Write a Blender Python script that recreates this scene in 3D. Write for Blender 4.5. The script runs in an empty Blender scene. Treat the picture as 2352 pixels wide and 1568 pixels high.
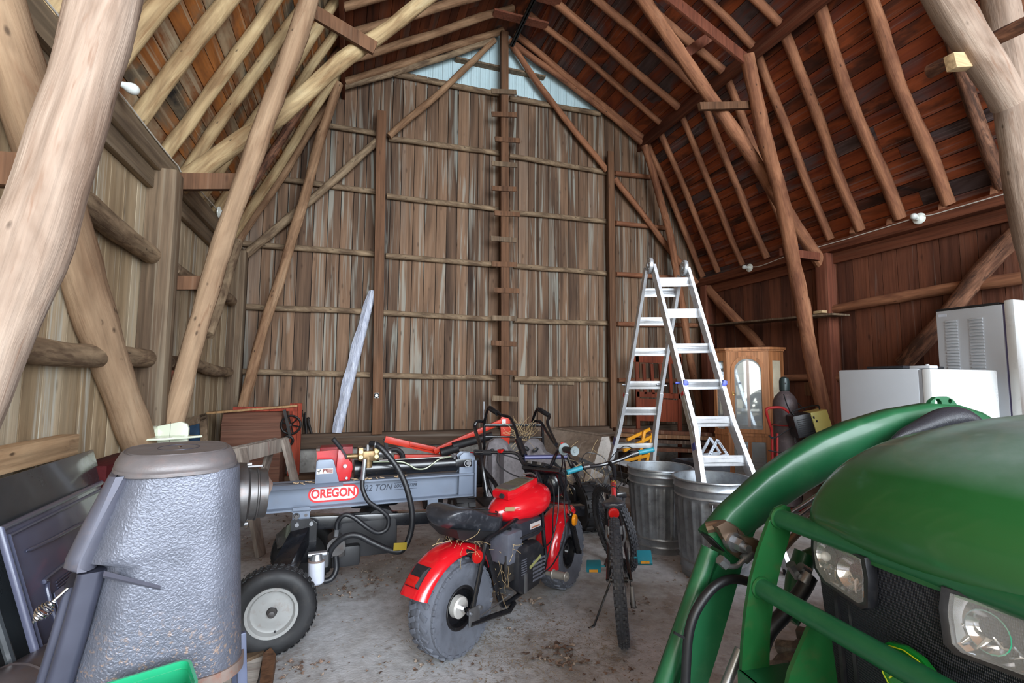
import bpy, bmesh, math, random
from mathutils import Vector, Matrix, Euler
random.seed(7)
PI = math.pi
C = bpy.context.scene.collection
SC = bpy.context.scene

# ---------------------------------------------------------------- camera, sky, daylight, exposure
CAM_H = 1.32
FOC, YAW, PITCH, ROLL = 1122.9, .3188, .0822, .0058
cam = bpy.data.cameras.new('camera'); camo = bpy.data.objects.new('camera', cam); C.objects.link(camo)
cam.sensor_width = 36.0; cam.lens = FOC/2352*36.0; cam.clip_start = .02; cam.clip_end = 200
_r = Vector((math.cos(YAW), -math.sin(YAW), 0)); _f = Vector((math.sin(YAW), math.cos(YAW), 0)); _z = Vector((0, 0, 1))
_d = _f*math.cos(PITCH)+_z*math.sin(PITCH); _u = -_f*math.sin(PITCH)+_z*math.cos(PITCH)
# roll: image axes turned clockwise by ROLL
_x = _r*math.cos(ROLL)+_u*math.sin(ROLL); _y = -_r*math.sin(ROLL)+_u*math.cos(ROLL)
camo.matrix_world = Matrix(((_x.x, _y.x, -_d.x, 0), (_x.y, _y.y, -_d.y, 0), (_x.z, _y.z, -_d.z, CAM_H), (0, 0, 0, 1)))
SC.camera = camo

w = bpy.data.worlds.new('sky'); SC.world = w; w.use_nodes = True
_n = w.node_tree.nodes; _bg = _n['Background']
_bg.inputs[0].default_value = (.80, .90, 1.0, 1); _bg.inputs[1].default_value = 2.2

def area(name, loc, rot, sx, sy, power, col):
    l = bpy.data.lights.new(name, 'AREA'); l.shape = 'RECTANGLE'; l.size = sx; l.size_y = sy; l.energy = power; l.color = col
    o = bpy.data.objects.new(name, l); C.objects.link(o); o.location = loc; o.rotation_euler = rot
    return o
# overcast daylight over the yard, coming in through the open end of the barn behind the camera
area('yard_daylight', (4.6, -9.5, 4.4), (math.radians(80), 0, math.radians(6)), 14, 8, 2700, (.86, .93, 1.0))
# warm area light at the closed left wall, behind the camera
area('left_warm_area', (-1.3, -1.6, 1.9), (math.radians(90), 0, math.radians(-62)), 1.8, 2.6, 45, (1.0, .97, .86))
SC.view_settings.view_transform = 'Standard'; SC.view_settings.look = 'None'
SC.view_settings.gamma = 1; SC.view_settings.use_curve_mapping = False
SC.view_settings.exposure = 0.78

# ---------------------------------------------------------------- surveying: a point of the photo meets a known plane
def ray(px, py):
    a, b = px-1176, py-784
    a, b = a*math.cos(ROLL)+b*math.sin(ROLL), -a*math.sin(ROLL)+b*math.cos(ROLL)
    r, u = a/FOC, -b/FOC
    fw = math.cos(PITCH)-u*math.sin(PITCH); z = math.sin(PITCH)+u*math.cos(PITCH)
    return Vector((r*math.cos(YAW)+fw*math.sin(YAW), -r*math.sin(YAW)+fw*math.cos(YAW), z))
O = Vector((0, 0, CAM_H))
def on_plane(px, py, n, q):
    d = ray(px, py); n = Vector(n); return O+d*(n.dot(Vector(q)-O)/n.dot(d))
def on_x(px, py, X): return on_plane(px, py, (1, 0, 0), (X, 0, 0))
def on_y(px, py, Y): return on_plane(px, py, (0, 1, 0), (0, Y, 0))
def on_z(px, py, Z=0): return on_plane(px, py, (0, 0, 1), (0, 0, Z))
def at_d(px, py, D): return O+ray(px, py)*D

# ---------------------------------------------------------------- mesh builder
class B:
    def __init__(s): s.bm = bmesh.new()
    def box(s, c, d, rot=None, bev=0, M=None):
        R = (rot if isinstance(rot, Matrix) else Euler(rot or (0, 0, 0)).to_matrix()).to_4x4()
        m = Matrix.Translation(Vector(c)) @ R @ Matrix.Diagonal((*d, 1))
        if M: m = M @ m
        g = bmesh.ops.create_cube(s.bm, size=1, matrix=m)
        if bev:
            es = set(e for v in g['verts'] for e in v.link_edges)
            bmesh.ops.bevel(s.bm, geom=list(es), offset=bev, segments=2, profile=.6, affect='EDGES', clamp_overlap=True)
        return s
    def box2(s, a, b, bev=0):
        a, b = Vector(a), Vector(b)
        return s.box((a+b)/2, [abs(t) for t in (b-a)], bev=bev)
    def beam(s, p0, p1, w_, h_, up=(0, 0, 1), bev=0):
        p0, p1 = Vector(p0), Vector(p1); z = (p1-p0).normalized(); x = Vector(up).cross(z)
        if x.length < 1e-4: x = Vector((1, 0, 0))
        x.normalize(); y = z.cross(x)
        R = Matrix((x, y, z)).transposed()
        return s.box((p0+p1)/2, (w_, h_, (p1-p0).length), rot=R, bev=bev)
    def loft(s, rings, cap0=True, cap1=True, cyc=False):
        vs = [[s.bm.verts.new(p) for p in r] for r in rings]; n = len(vs[0])
        L = len(vs)
        for i in range(L if cyc else L-1):
            a, b = vs[i], vs[(i+1) % L]
            for k in range(n):
                try: s.bm.faces.new((a[k], a[(k+1) % n], b[(k+1) % n], b[k]))
                except ValueError: pass
        if not cyc:
            if cap0: s.bm.faces.new(vs[0][::-1])
            if cap1: s.bm.faces.new(vs[-1])
        return s
    def tube(s, pts, r, n=8, cyc=False, flat=None):
        pts = [Vector(p) for p in pts]; L = len(pts); rs = r if isinstance(r, (list, tuple)) else [r]*L
        T = []
        for i in range(L):
            a = pts[(i-1) % L] if (cyc or i > 0) else pts[i]; b = pts[(i+1) % L] if (cyc or i < L-1) else pts[i]
            T.append((b-a).normalized())
        x = T[0].orthogonal().normalized()
        if flat is not None: x = (Vector(flat)-T[0]*T[0].dot(Vector(flat))).normalized()
        rings = []
        for i in range(L):
            if i: x = (x-T[i]*x.dot(T[i])); x = x.normalized() if x.length > 1e-6 else T[i].orthogonal().normalized()
            y = T[i].cross(x)
            rings.append([pts[i]+(x*math.cos(2*PI*k/n)+y*math.sin(2*PI*k/n))*rs[i] for k in range(n)])
        return s.loft(rings, cyc=cyc)
    def cyl(s, p0, p1, r, r1=None, n=16):
        return s.tube([p0, p1], [r, r if r1 is None else r1], n)
    def lathe(s, prof, M=None, n=24, a0=0, a1=2*PI, sx=1, sy=1):
        M = M or Matrix.Identity(4); full = abs(a1-a0-2*PI) < 1e-6
        ks = n if full else n+1
        cols = [[s.bm.verts.new(M @ Vector((r*math.cos(a0+(a1-a0)*k/n)*sx, r*math.sin(a0+(a1-a0)*k/n)*sy, z))) for r, z in prof] for k in range(ks)]
        for k in range(n):
            a, b = cols[k], cols[(k+1) % ks]
            for i in range(len(prof)-1):
                if prof[i][0] == 0 and prof[i+1][0] == 0: continue
                try: s.bm.faces.new((a[i], b[i], b[i+1], a[i+1]))
                except ValueError: pass
        bmesh.ops.remove_doubles(s.bm, verts=[v for c in cols for v in c], dist=1e-6)
        return s
    def prism(s, poly, d, M=None, bev=0):
        M = M or Matrix.Identity(4)
        a = [s.bm.verts.new(M @ Vector((x, y, -d/2))) for x, y in poly]; b = [s.bm.verts.new(M @ Vector((x, y, d/2))) for x, y in poly]
        n = len(poly); fs = [s.bm.faces.new(a[::-1]), s.bm.faces.new(b)]
        for k in range(n): fs.append(s.bm.faces.new((a[k], a[(k+1) % n], b[(k+1) % n], b[k])))
        if bev:
            es = set(e for f in fs[:2] for e in f.edges)
            bmesh.ops.bevel(s.bm, geom=list(es), offset=bev, segments=2, profile=.6, affect='EDGES', clamp_overlap=True)
        return s
    def sph(s, c, r, sc=(1, 1, 1), n=16, rot=None):
        R = Euler(rot or (0, 0, 0)).to_matrix().to_4x4()
        bmesh.ops.create_uvsphere(s.bm, u_segments=n, v_segments=max(6, n//2), radius=r, matrix=Matrix.Translation(Vector(c)) @ R @ Matrix.Diagonal((*sc, 1)))
        return s
    def torus(s, M, R, r, n=32, m=10, sz=1.0):
        rings = [[M @ Vector(((R+r*math.cos(2*PI*j/m))*math.cos(2*PI*k/n), (R+r*math.cos(2*PI*j/m))*math.sin(2*PI*k/n), r*sz*math.sin(2*PI*j/m))) for j in range(m)] for k in range(n)]
        return s.loft(rings, cyc=True)
    def build(s, name, mat, parent=None, world=False, sharp=35, sub=0, solid=0, base=None, smooth=True):
        bm = s.bm; bmesh.ops.recalc_face_normals(bm, faces=bm.faces)
        me = bpy.data.meshes.new(name); 
        if parent is None:
            vs = [v.co for v in bm.verts]
            if base is None: base = Vector(((min(v.x for v in vs)+max(v.x for v in vs))/2, (min(v.y for v in vs)+max(v.y for v in vs))/2, min(v.z for v in vs)))
            base = Vector(base); bmesh.ops.translate(bm, verts=bm.verts, vec=-base)
        bm.to_mesh(me); bm.free()
        for m in (mat if isinstance(mat, (list, tuple)) else [mat]): me.materials.append(m)
        if smooth:
            me.polygons.foreach_set('use_smooth', [True]*len(me.polygons)); me.set_sharp_from_angle(angle=math.radians(sharp))
        o = bpy.data.objects.new(name, me); C.objects.link(o)
        if parent is None: o.location = base
        else:
            o.parent = parent
            if world: o.matrix_parent_inverse = WM(parent).inverted()
        if solid:
            q = o.modifiers.new('solid', 'SOLIDIFY'); q.thickness = solid; q.offset = 0
        if sub:
            q = o.modifiers.new('sub', 'SUBSURF'); q.levels = sub; q.render_levels = sub
        return o
def WM(o):
    m = o.matrix_basis.copy()
    if o.parent: m = WM(o.parent) @ o.matrix_parent_inverse @ m
    return m
def smoothpath(pts, k=6, cyc=False):
    P = [Vector(p) for p in pts]; n = len(P); out = []
    for i in range(n if cyc else n-1):
        if cyc: p0, p1, p2, p3 = P[(i-1) % n], P[i], P[(i+1) % n], P[(i+2) % n]
        else: p0, p1, p2, p3 = P[max(i-1, 0)], P[i], P[i+1], P[min(i+2, n-1)]
        for j in range(k):
            t = j/k; out.append(.5*((2*p1)+(p2-p0)*t+(2*p0-5*p1+4*p2-p3)*t*t+(3*p1-p0-3*p2+p3)*t**3))
    if not cyc: out.append(P[-1])
    return out
def tag(o, label, cat, group=None, kind=None):
    o['label'] = label; o['category'] = cat
    if group: o['group'] = group
    if kind: o['kind'] = kind
    return o
def thing(name, label, cat, loc=(0, 0, 0), rotz=0, group=None):
    o = bpy.data.objects.new(name, None); C.objects.link(o); o.location = loc; o.rotation_euler = (0, 0, rotz); o.empty_display_size = .1
    return tag(o, label, cat, group)
def struct(b, name, mat, **k):
    o = b.build(name, mat, **k); o['kind'] = 'structure'; return o
def look(p, z, x=None):
    """matrix with origin p and local Z along z"""
    z = Vector(z).normalized(); x = Vector(x) if x else z.orthogonal(); x = (x-z*x.dot(z)).normalized(); y = z.cross(x)
    m = Matrix((x, y, z)).transposed().to_4x4(); m.translation = Vector(p); return m
def textobj(name, body, size, M, mat, parent, font_shear=0, depth=.0008, bold=0, sx=1):
    cu = bpy.data.curves.new(name, 'FONT'); cu.body = body; cu.size = size; cu.align_x = 'CENTER'; cu.align_y = 'CENTER'; cu.extrude = depth; cu.offset = bold; cu.shear = font_shear
    t = bpy.data.objects.new(name+'_tmp', cu); C.objects.link(t)
    dg = bpy.context.evaluated_depsgraph_get(); me = bpy.data.meshes.new_from_object(t.evaluated_get(dg))
    bpy.data.objects.remove(t); me.transform(M @ Matrix.Diagonal((sx, 1, 1, 1))); me.materials.clear(); me.materials.append(mat)
    o = bpy.data.objects.new(name, me); C.objects.link(o)
    if parent: o.parent = parent
    return o

# ---------------------------------------------------------------- materials
def lin(c):
    c = [x/255 for x in c]; return tuple(x/12.92 if x <= .04045 else ((x+.055)/1.055)**2.4 for x in c)+(1,)
MATS = {}
def newmat(name):
    m = bpy.data.materials.new(name); m.use_nodes = True; return m, m.node_tree.nodes, m.node_tree.links, m.node_tree.nodes['Principled BSDF']
def nmap(N, L, sc, isl=0, space='Object'):
    tc = N.new('ShaderNodeTexCoord'); mp = N.new('ShaderNodeMapping'); mp.inputs['Scale'].default_value = sc
    L.new(tc.outputs[space], mp.inputs[0])
    if isl:
        g = N.new('ShaderNodeNewGeometry'); mu = N.new('ShaderNodeMath'); mu.operation = 'MULTIPLY'; mu.inputs[1].default_value = 80
        L.new(g.outputs['Random Per Island'], mu.inputs[0]); ad = N.new('ShaderNodeVectorMath'); ad.operation = 'ADD'
        L.new(mp.outputs[0], ad.inputs[0]); L.new(mu.outputs[0], ad.inputs[1]); return ad.outputs[0]
    return mp.outputs[0]
def noise(N, L, vec, scale=1, det=4, rough=.55, dist=0):
    n = N.new('ShaderNodeTexNoise'); n.inputs['Scale'].default_value = scale; n.inputs['Detail'].default_value = det
    n.inputs['Roughness'].default_value = rough; n.inputs['Distortion'].default_value = dist; L.new(vec, n.inputs['Vector']); return n.outputs[0]
def ramp(N, L, fac, stops, interp='LINEAR'):
    r = N.new('ShaderNodeValToRGB'); r.color_ramp.interpolation = interp; e = r.color_ramp.elements
    while len(e) > 1: e.remove(e[-1])
    e[0].position = stops[0][0]; e[0].color = stops[0][1]
    for p, c in stops[1:]: q = e.new(p); q.color = c
    L.new(fac, r.inputs[0]); return r.outputs[0]
def mixc(N, L, fac, a, b, mode='MIX'):
    m = N.new('ShaderNodeMix'); m.data_type = 'RGBA'; m.blend_type = mode; m.clamp_factor = True
    for i, v in ((0, fac), (6, a), (7, b)):
        if isinstance(v, (float, int)): m.inputs[i].default_value = v
        elif isinstance(v, tuple): m.inputs[i].default_value = v
        else: L.new(v, m.inputs[i])
    return m.outputs[2]
def math_(N, L, op, a, b=None, clamp=False):
    m = N.new('ShaderNodeMath'); m.operation = op; m.use_clamp = clamp
    for i, v in ((0, a), (1, b)):
        if v is None: continue
        if isinstance(v, (float, int)): m.inputs[i].default_value = v
        else: L.new(v, m.inputs[i])
    return m.outputs[0]
def bump(N, L, P, h, strength=.3, dist=.01):
    b = N.new('ShaderNodeBump'); b.inputs['Strength'].default_value = strength; b.inputs['Distance'].default_value = dist
    L.new(h, b.inputs['Height']); L.new(b.outputs[0], P.inputs['Normal'])
W1, K0 = (1, 1, 1, 1), (0, 0, 0, 1)
KN = {}
def wood(name, cols, axis='z', streak=None, samt=.5, rough=.8, across=30, along=1.1, isl=1, bm=.35, knots=.0, patch=(3.2, .55), sfreq=(16, .3), islw=.55, dark=.55, thr=.56):
    """weathered timber: grain runs along axis, each board of a mesh has its own tone"""
    m, N, L, P = newmat(name)
    def sc(a, b): return {'z': (a, a, b), 'y': (a, b, a), 'x': (b, a, a)}[axis]
    v1 = nmap(N, L, sc(across, along), isl); fine = noise(N, L, v1, 1, 5, .6, .3)
    v2 = nmap(N, L, sc(*patch), isl); pat = noise(N, L, v2, 1, 4, .6, .6)
    fac = math_(N, L, 'MULTIPLY_ADD', pat, 1.5); fac.node.inputs[2].default_value = -.25-islw/2
    if isl:
        g = N.new('ShaderNodeNewGeometry'); q = math_(N, L, 'MULTIPLY_ADD', g.outputs['Random Per Island'], islw); L.new(fac, q.node.inputs[2]); fac = q
    k = len(cols); col = ramp(N, L, fac, [(i/(k-1), lin(c)) for i, c in enumerate(cols)])
    col = mixc(N, L, dark, col, ramp(N, L, fine, [(.32, (.28, .28, .28, 1)), (.58, (1.12, 1.12, 1.12, 1))]), 'MULTIPLY')
    if streak:
        v3 = nmap(N, L, sc(*sfreq), isl); s = noise(N, L, v3, 1, 3, .65, .8)
        col = mixc(N, L, ramp(N, L, s, [(thr, K0), (thr+.1, (samt, samt, samt, 1))]), col, lin(streak))
    if knots:
        v4 = nmap(N, L, sc(*((9, 3.2) if isl else (17, 8))), isl); vo = N.new('ShaderNodeTexVoronoi'); vo.inputs['Scale'].default_value = 1; L.new(v4, vo.inputs['Vector'])
        kd = vo.outputs['Distance']
        if not isl: kd = math_(N, L, 'ADD', kd, ramp(N, L, noise(N, L, nmap(N, L, sc(7, 3)), 1, 3, .6), [(.42, W1), (.56, K0)]))
        col = mixc(N, L, ramp(N, L, kd, [(.05, (knots,)*3+(1,)), (.16, K0)] if isl else [(.07, (knots,)*3+(1,)), (.2, K0)]), col, lin((38, 24, 18)))
    L.new(col, P.inputs['Base Color']); P.inputs['Roughness'].default_value = rough; P.inputs['Specular IOR Level'].default_value = .25
    bump(N, L, P, fine, min(1, bm*1.5), .008); MATS[name] = m; return m
def paint(name, col, rough=.4, metal=0, var=.12, scale=6, dirt=None, damt=.4, bm=0, bscale=120, coat=0, spec=.5):
    m, N, L, P = newmat(name)
    v = nmap(N, L, (1, 1, 1)); n = noise(N, L, v, scale, 5, .6)
    c = lin(col); a = tuple(x*(1-var) for x in c[:3])+(1,); b = tuple(min(1, x*(1+var)) for x in c[:3])+(1,)
    o = ramp(N, L, n, [(.3, a), (.7, b)])
    if dirt:
        n2 = noise(N, L, v, scale*2.3, 6, .7); o = mixc(N, L, ramp(N, L, n2, [(.52, K0), (.68, (damt,)*3+(1,))]), o, lin(dirt))
    L.new(o, P.inputs['Base Color']); P.inputs['Metallic'].default_value = metal; P.inputs['Specular IOR Level'].default_value = spec
    L.new(ramp(N, L, n, [(.3, (rough*.8,)*3+(1,)), (.7, (min(1, rough*1.2),)*3+(1,))]), P.inputs['Roughness'])
    if coat: P.inputs['Coat Weight'].default_value = coat; P.inputs['Coat Roughness'].default_value = .08
    if bm: bump(N, L, P, noise(N, L, v, bscale, 3, .6), bm, .004)
    MATS[name] = m; return m
def glassm(name, tint=(1, 1, 1, 1), rough=.02, alpha=.25):
    m, N, L, P = newmat(name); P.inputs['Base Color'].default_value = tint; P.inputs['Roughness'].default_value = rough
    P.inputs['Alpha'].default_value = alpha; P.inputs['Specular IOR Level'].default_value = .8; MATS[name] = m; return m

M_ = dict
wall_tan = wood('wall_tan', [(112, 92, 72), (160, 138, 108), (190, 172, 144), (176, 164, 142)], 'z', (196, 196, 184), .7, across=16, along=.7, patch=(3.2, .45), sfreq=(12, .4), dark=.38, knots=.4)
wall_brown = wood('wall_brown', [(58, 44, 36), (98, 76, 60), (130, 102, 80), (122, 104, 90)], 'z', (166, 170, 160), .5, across=26, along=.8, patch=(4, .45), sfreq=(12, .42), dark=.5, knots=.5, thr=.535)
wall_red = wood('wall_red', [(50, 30, 25), (92, 56, 42), (118, 72, 52), (92, 68, 58)], 'z', (132, 122, 114), .6, patch=(2.2, .5), knots=.6, dark=.4, thr=.62)
roof_mix = wood('roof_mix', [(50, 50, 50), (120, 106, 86), (178, 112, 56), (132, 86, 54), (176, 156, 126), (58, 55, 52)], 'y', (190, 176, 148), .6, patch=(3.0, 1.3), islw=.55, dark=.4, across=18)
roof_red = wood('roof_red', [(44, 32, 30), (88, 50, 36), (150, 78, 44), (118, 58, 38), (92, 78, 78), (58, 42, 38)], 'y', (138, 120, 114), .45, patch=(2.6, .9), islw=.6, dark=.35, across=18)
roof_up = wood('roof_up', [(66, 38, 28), (108, 58, 36), (132, 74, 46), (96, 78, 70)], 'y', (120, 104, 92), .2, patch=(3.0, .4), islw=.8, dark=.35)
log_pale = wood('log_pale', [(136, 108, 76), (184, 160, 120), (212, 196, 158), (188, 166, 126)], 'z', (128, 92, 64), .55, across=34, along=1.6, isl=0, knots=.75, patch=(7, 1.6), sfreq=(22, 2.2), dark=.35, thr=.6, bm=.5)
log_pink = wood('log_pink', [(132, 110, 94), (170, 150, 134), (194, 182, 170), (160, 134, 114)], 'z', (126, 90, 68), .5, across=34, along=1.2, isl=0, knots=.7, patch=(6, 1.4), sfreq=(22, 2.0), dark=.3, thr=.6, bm=.5)
log_tan = wood('log_tan', [(134, 106, 82), (168, 140, 112), (190, 166, 138), (156, 124, 98)], 'z', (124, 86, 62), .4, across=34, along=1.2, isl=0, knots=.7, patch=(5, 1.0), sfreq=(22, 2.0), dark=.3, thr=.6, bm=.5)
log_brown = wood('log_brown', [(122, 90, 66), (160, 126, 96), (190, 160, 128), (150, 118, 92)], 'z', (92, 66, 50), .55, across=34, along=1.2, isl=0, knots=.8, patch=(8, 1.8), sfreq=(24, 2.4), dark=.4, thr=.58, bm=.5)
log_red = wood('log_red', [(116, 74, 54), (160, 110, 80), (190, 142, 110), (142, 96, 72)], 'z', (96, 62, 48), .5, across=34, along=1.2, isl=0, knots=.8, patch=(7, 1.6), sfreq=(22, 2.2), dark=.38, thr=.6, bm=.5)
log_girt = wood('log_girt', [(104, 84, 66), (150, 128, 102), (172, 152, 124), (128, 104, 82)], 'z', (84, 64, 50), .6, across=20, along=2.2, isl=0, knots=.7, patch=(9, 3), sfreq=(20, 3.5), dark=.5, thr=.55, bm=.7)
log_bark = wood('log_bark', [(88, 58, 44), (134, 94, 72), (160, 122, 98), (108, 72, 56)], 'z', (62, 44, 36), .8, across=22, along=3, isl=0, knots=.8, patch=(9, 3), sfreq=(24, 4), dark=.6, thr=.5, bm=1)
timber_gray = wood('timber_gray', [(96, 78, 62), (128, 108, 86), (150, 130, 104)], 'z', (160, 150, 130), .3, isl=0, patch=(4, .8), knots=.4, bm=.3)
timber_y = wood('timber_y', [(100, 84, 68), (140, 122, 98), (170, 152, 126)], 'y', (160, 148, 128), .3, isl=1, patch=(4, .8), knots=.3)
timber_brown = wood('timber_brown', [(84, 58, 42), (112, 80, 58), (128, 94, 70)], 'z', (140, 118, 98), .25, isl=1, patch=(5, .8), knots=.4)
timber_red = wood('timber_red', [(86, 46, 34), (118, 68, 50), (134, 82, 62)], 'z', (140, 104, 84), .25, isl=1, patch=(5, .8), knots=.4)
timber_redy = wood('timber_redy', [(80, 42, 30), (112, 64, 44), (126, 76, 54)], 'y', (140, 104, 84), .25, isl=1, patch=(5, .8), knots=.4)
dark_gap = paint('dark_gap', (22, 18, 16), .95, var=.1)
# ---------------------------------------------------------------- the barn shell
XL, XR, YB, ZP, XW, ZU, ZR, XC = -1.474, 5.926, 7.15, 3.163, 2.531, 5.53, 6.979, 2.226
YF = -3.6                                   # the open doorway end, behind the camera
PL, PR = XC-XW, XC+XW
def roof_z(x):
    x = 2*XC-x if x > XC else x
    return ZP+(x-XL)*(ZU-ZP)/(PL-XL) if x < PL else ZU+(x-PL)*(ZR-ZU)/(XC-PL)
rnd = random.Random(3)
def boards_wall(b, plane, c, out, u0, u1, z0, zf, wmin, wmax, th=.022, gap=.006):
    u = u0
    while u < u1:
        wd = min(rnd.uniform(wmin, wmax), u1-u)
        if wd < .03: break
        z1 = max(zf(u+.01), zf(u+wd-.01)); off = rnd.uniform(0, .006); t2 = th+off
        a, e = u+gap/2, u+wd-gap/2
        if plane == 'y': b.box2((a, c, z0), (e, c+out*th, z1))
        else: b.box2((c, a, z0), (c+out*th, e, z1))
        u += wd
def sheet(b, plane, c, u0, u1, z0, z1, th=.01):
    if plane == 'y': b.box2((u0, c, z0), (u1, c+th, z1))
    else: b.box2((c, u0, z0), (c+th, u1, z1))
def two(b1, b2, name, m1, m2):
    """boards and the dark sheathing seen in their gaps, one mesh"""
    n1 = len(b1.bm.faces); me = bpy.data.meshes.new('t'); b2.bm.to_mesh(me); b2.bm.free()
    b1.bm.from_mesh(me); bpy.data.meshes.remove(me); b1.bm.faces.ensure_lookup_table()
    for i in range(n1, len(b1.bm.faces)): b1.bm.faces[i].material_index = 1
    return struct(b1, name, [m1, m2], smooth=False)

# end wall: brown boards to the gable girt, pale siding in the gable above it
GZL, GZR = on_y(910, 166, YB).z, on_y(1375, 262, YB).z
gx0, gx1 = on_y(910, 166, YB).x, on_y(1375, 262, YB).x
def girt_z(x): return GZL+(x-gx0)*(GZR-GZL)/(gx1-gx0)
b = B(); boards_wall(b, 'y', YB, 1, XL, XR, .42, lambda x: min(roof_z(x), girt_z(x)+.03), .13, .19, gap=.009)
bb = B(); bb.prism([(XL, .4), (XR, .4), (XR+.1, ZP), (PR+.1, ZU+.08), (XC, ZR+.12), (PL-.1, ZU+.08), (XL-.1, ZP)], .01, Matrix(((1, 0, 0, 0), (0, 0, 1, YB+.12), (0, 1, 0, 0), (0, 0, 0, 1))))
bb.box2((XL, YB+.026, .4), (XR, YB+.03, 5.3))
two(b, bb, 'wall_far', wall_brown, dark_gap)
siding = paint('siding_pale', (196, 220, 226), .5, var=.05, scale=3, dirt=(170, 186, 186), damt=.2)
b = B(); u = gx0-.35
while u < gx1+.4:
    z0 = girt_z(u)-.12; z1 = roof_z(min(max(u, PL), PR))+.05
    if z1 > z0+.02:
        b.box2((u+.002, YB+.035, z0), (u+.148, YB+.05, z1))
        for q in (.04, .09, .12): b.box2((u+q, YB+.029, z0), (u+q+.012, YB+.04, z1))
    u += .15
struct(b, 'wall_gable', siding, smooth=False)
b = B(); boards_wall(b, 'x', XL, -1, YF, YB, .3, lambda y: ZP+.02, .15, .21, gap=.009)
bb = B(); sheet(bb, 'x', XL-.036, YF, YB, .25, ZP); two(b, bb, 'wall_left', wall_tan, dark_gap)
b = B(); boards_wall(b, 'x', XR, 1, YF, YB, .3, lambda y: ZP+.02, .15, .22)
bb = B(); sheet(bb, 'x', XR+.026, YF, YB, .25, ZP); two(b, bb, 'wall_right', wall_red, dark_gap)
# roof: boards run the length of the barn, pieces of different length butted end to end
def roof(name, A, Bp, mat, wmin, wmax):
    A, Bp = Vector(A), Vector(Bp); s = (Bp-A); L = s.length; s.normalize(); n = Vector((0, 1, 0)).cross(s)
    if n.z < 0: n = -n
    b, bb = B(), B(); t = -.05
    while t < L+.04:
        wd = rnd.uniform(wmin, wmax); y = YF-rnd.uniform(0, 2)
        while y < YB+.06:
            ln = rnd.uniform(1.6, 4.2); y1 = min(y+ln, YB+.06)
            p = A+s*(t+wd/2)+n*(.013+rnd.uniform(0, .004)); R = Matrix((s, Vector((0, 1, 0)), s.cross(Vector((0, 1, 0))))).transposed()
            b.box((p.x, (max(y, YF)+y1)/2, p.z), (wd-.007, y1-max(y, YF)-.003, .022), rot=R); y = y1
            if y >= YB+.06: break
        t += wd
    p = (A+Bp)/2+n*.06
    bb.box((p.x, (YF+YB)/2, p.z), (L+.2, YB-YF+.1, .03), rot=Matrix((s, Vector((0, 1, 0)), s.cross(Vector((0, 1, 0))))).transposed())
    return two(b, bb, name, mat, dark_gap)
roof('ceiling_left_lower', (XL, 0, ZP), (PL, 0, ZU), roof_mix, .14, .2)
roof('ceiling_right_lower', (XR, 0, ZP), (PR, 0, ZU), roof_red, .12, .17)
roof('ceiling_left_upper', (PL, 0, ZU), (XC, 0, ZR), roof_up, .13, .18)
roof('ceiling_right_upper', (PR, 0, ZU), (XC, 0, ZR), roof_red, .16, .22)
# concrete footing under the end wall and the side walls
found = paint('footing', (150, 146, 140), .9, var=.25, scale=5, dirt=(96, 88, 84), damt=.8, bm=.8, bscale=12)
struct(B().box2((XL, YB-.04, 0), (XR, YB+.2, .45)), 'wall_footing_far', found)
struct(B().box2((XL-.2, YF, 0), (XL, YB, .32)), 'wall_footing_left', found)
struct(B().box2((XR, YF, 0), (XR+.2, YB, .32)), 'wall_footing_right', found)
sill = wood('sill', [(76, 60, 48), (104, 86, 72), (124, 104, 88)], 'x', (140, 132, 122), .4, isl=0, knots=.3)
struct(B().box2((XL, YB-.16, .43), (XR, YB, .62), bev=.01), 'trim_1', sill)
# concrete floor, dusty and stained
m, N, L, P = newmat('floor_concrete')
v = nmap(N, L, (1, 1, 1)); n1 = noise(N, L, v, .9, 5, .6, .4); n2 = noise(N, L, v, 14, 6, .7); n3 = noise(N, L, v, 90, 3, .6)
col = ramp(N, L, n1, [(.34, lin((108, 94, 84))), (.45, lin((150, 146, 142))), (.6, lin((184, 186, 190)))])
col = mixc(N, L, .55, col, ramp(N, L, n2, [(.3, (.5, .48, .46, 1)), (.6, (1.15, 1.15, 1.15, 1))]), 'MULTIPLY')
col = mixc(N, L, ramp(N, L, noise(N, L, v, 3.2, 6, .75), [(.54, K0), (.64, (.55, .55, .55, 1))]), col, lin((112, 98, 86)))
L.new(col, P.inputs['Base Color']); P.inputs['Roughness'].default_value = .85
bump(N, L, P, math_(N, L, 'ADD', n3, n2), .28, .01)
floor_m = m
b = B(); b.box2((XL-.2, YF-.2, -.15), (XR+.2, YB+.2, 0)); struct(b, 'floor', floor_m, smooth=False)
yard = paint('yard_gravel', (150, 146, 136), .95, var=.2, scale=3)
struct(B().box2((-30, -45, -.4), (36, YF-.2, -.12)), 'ground', yard)

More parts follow.
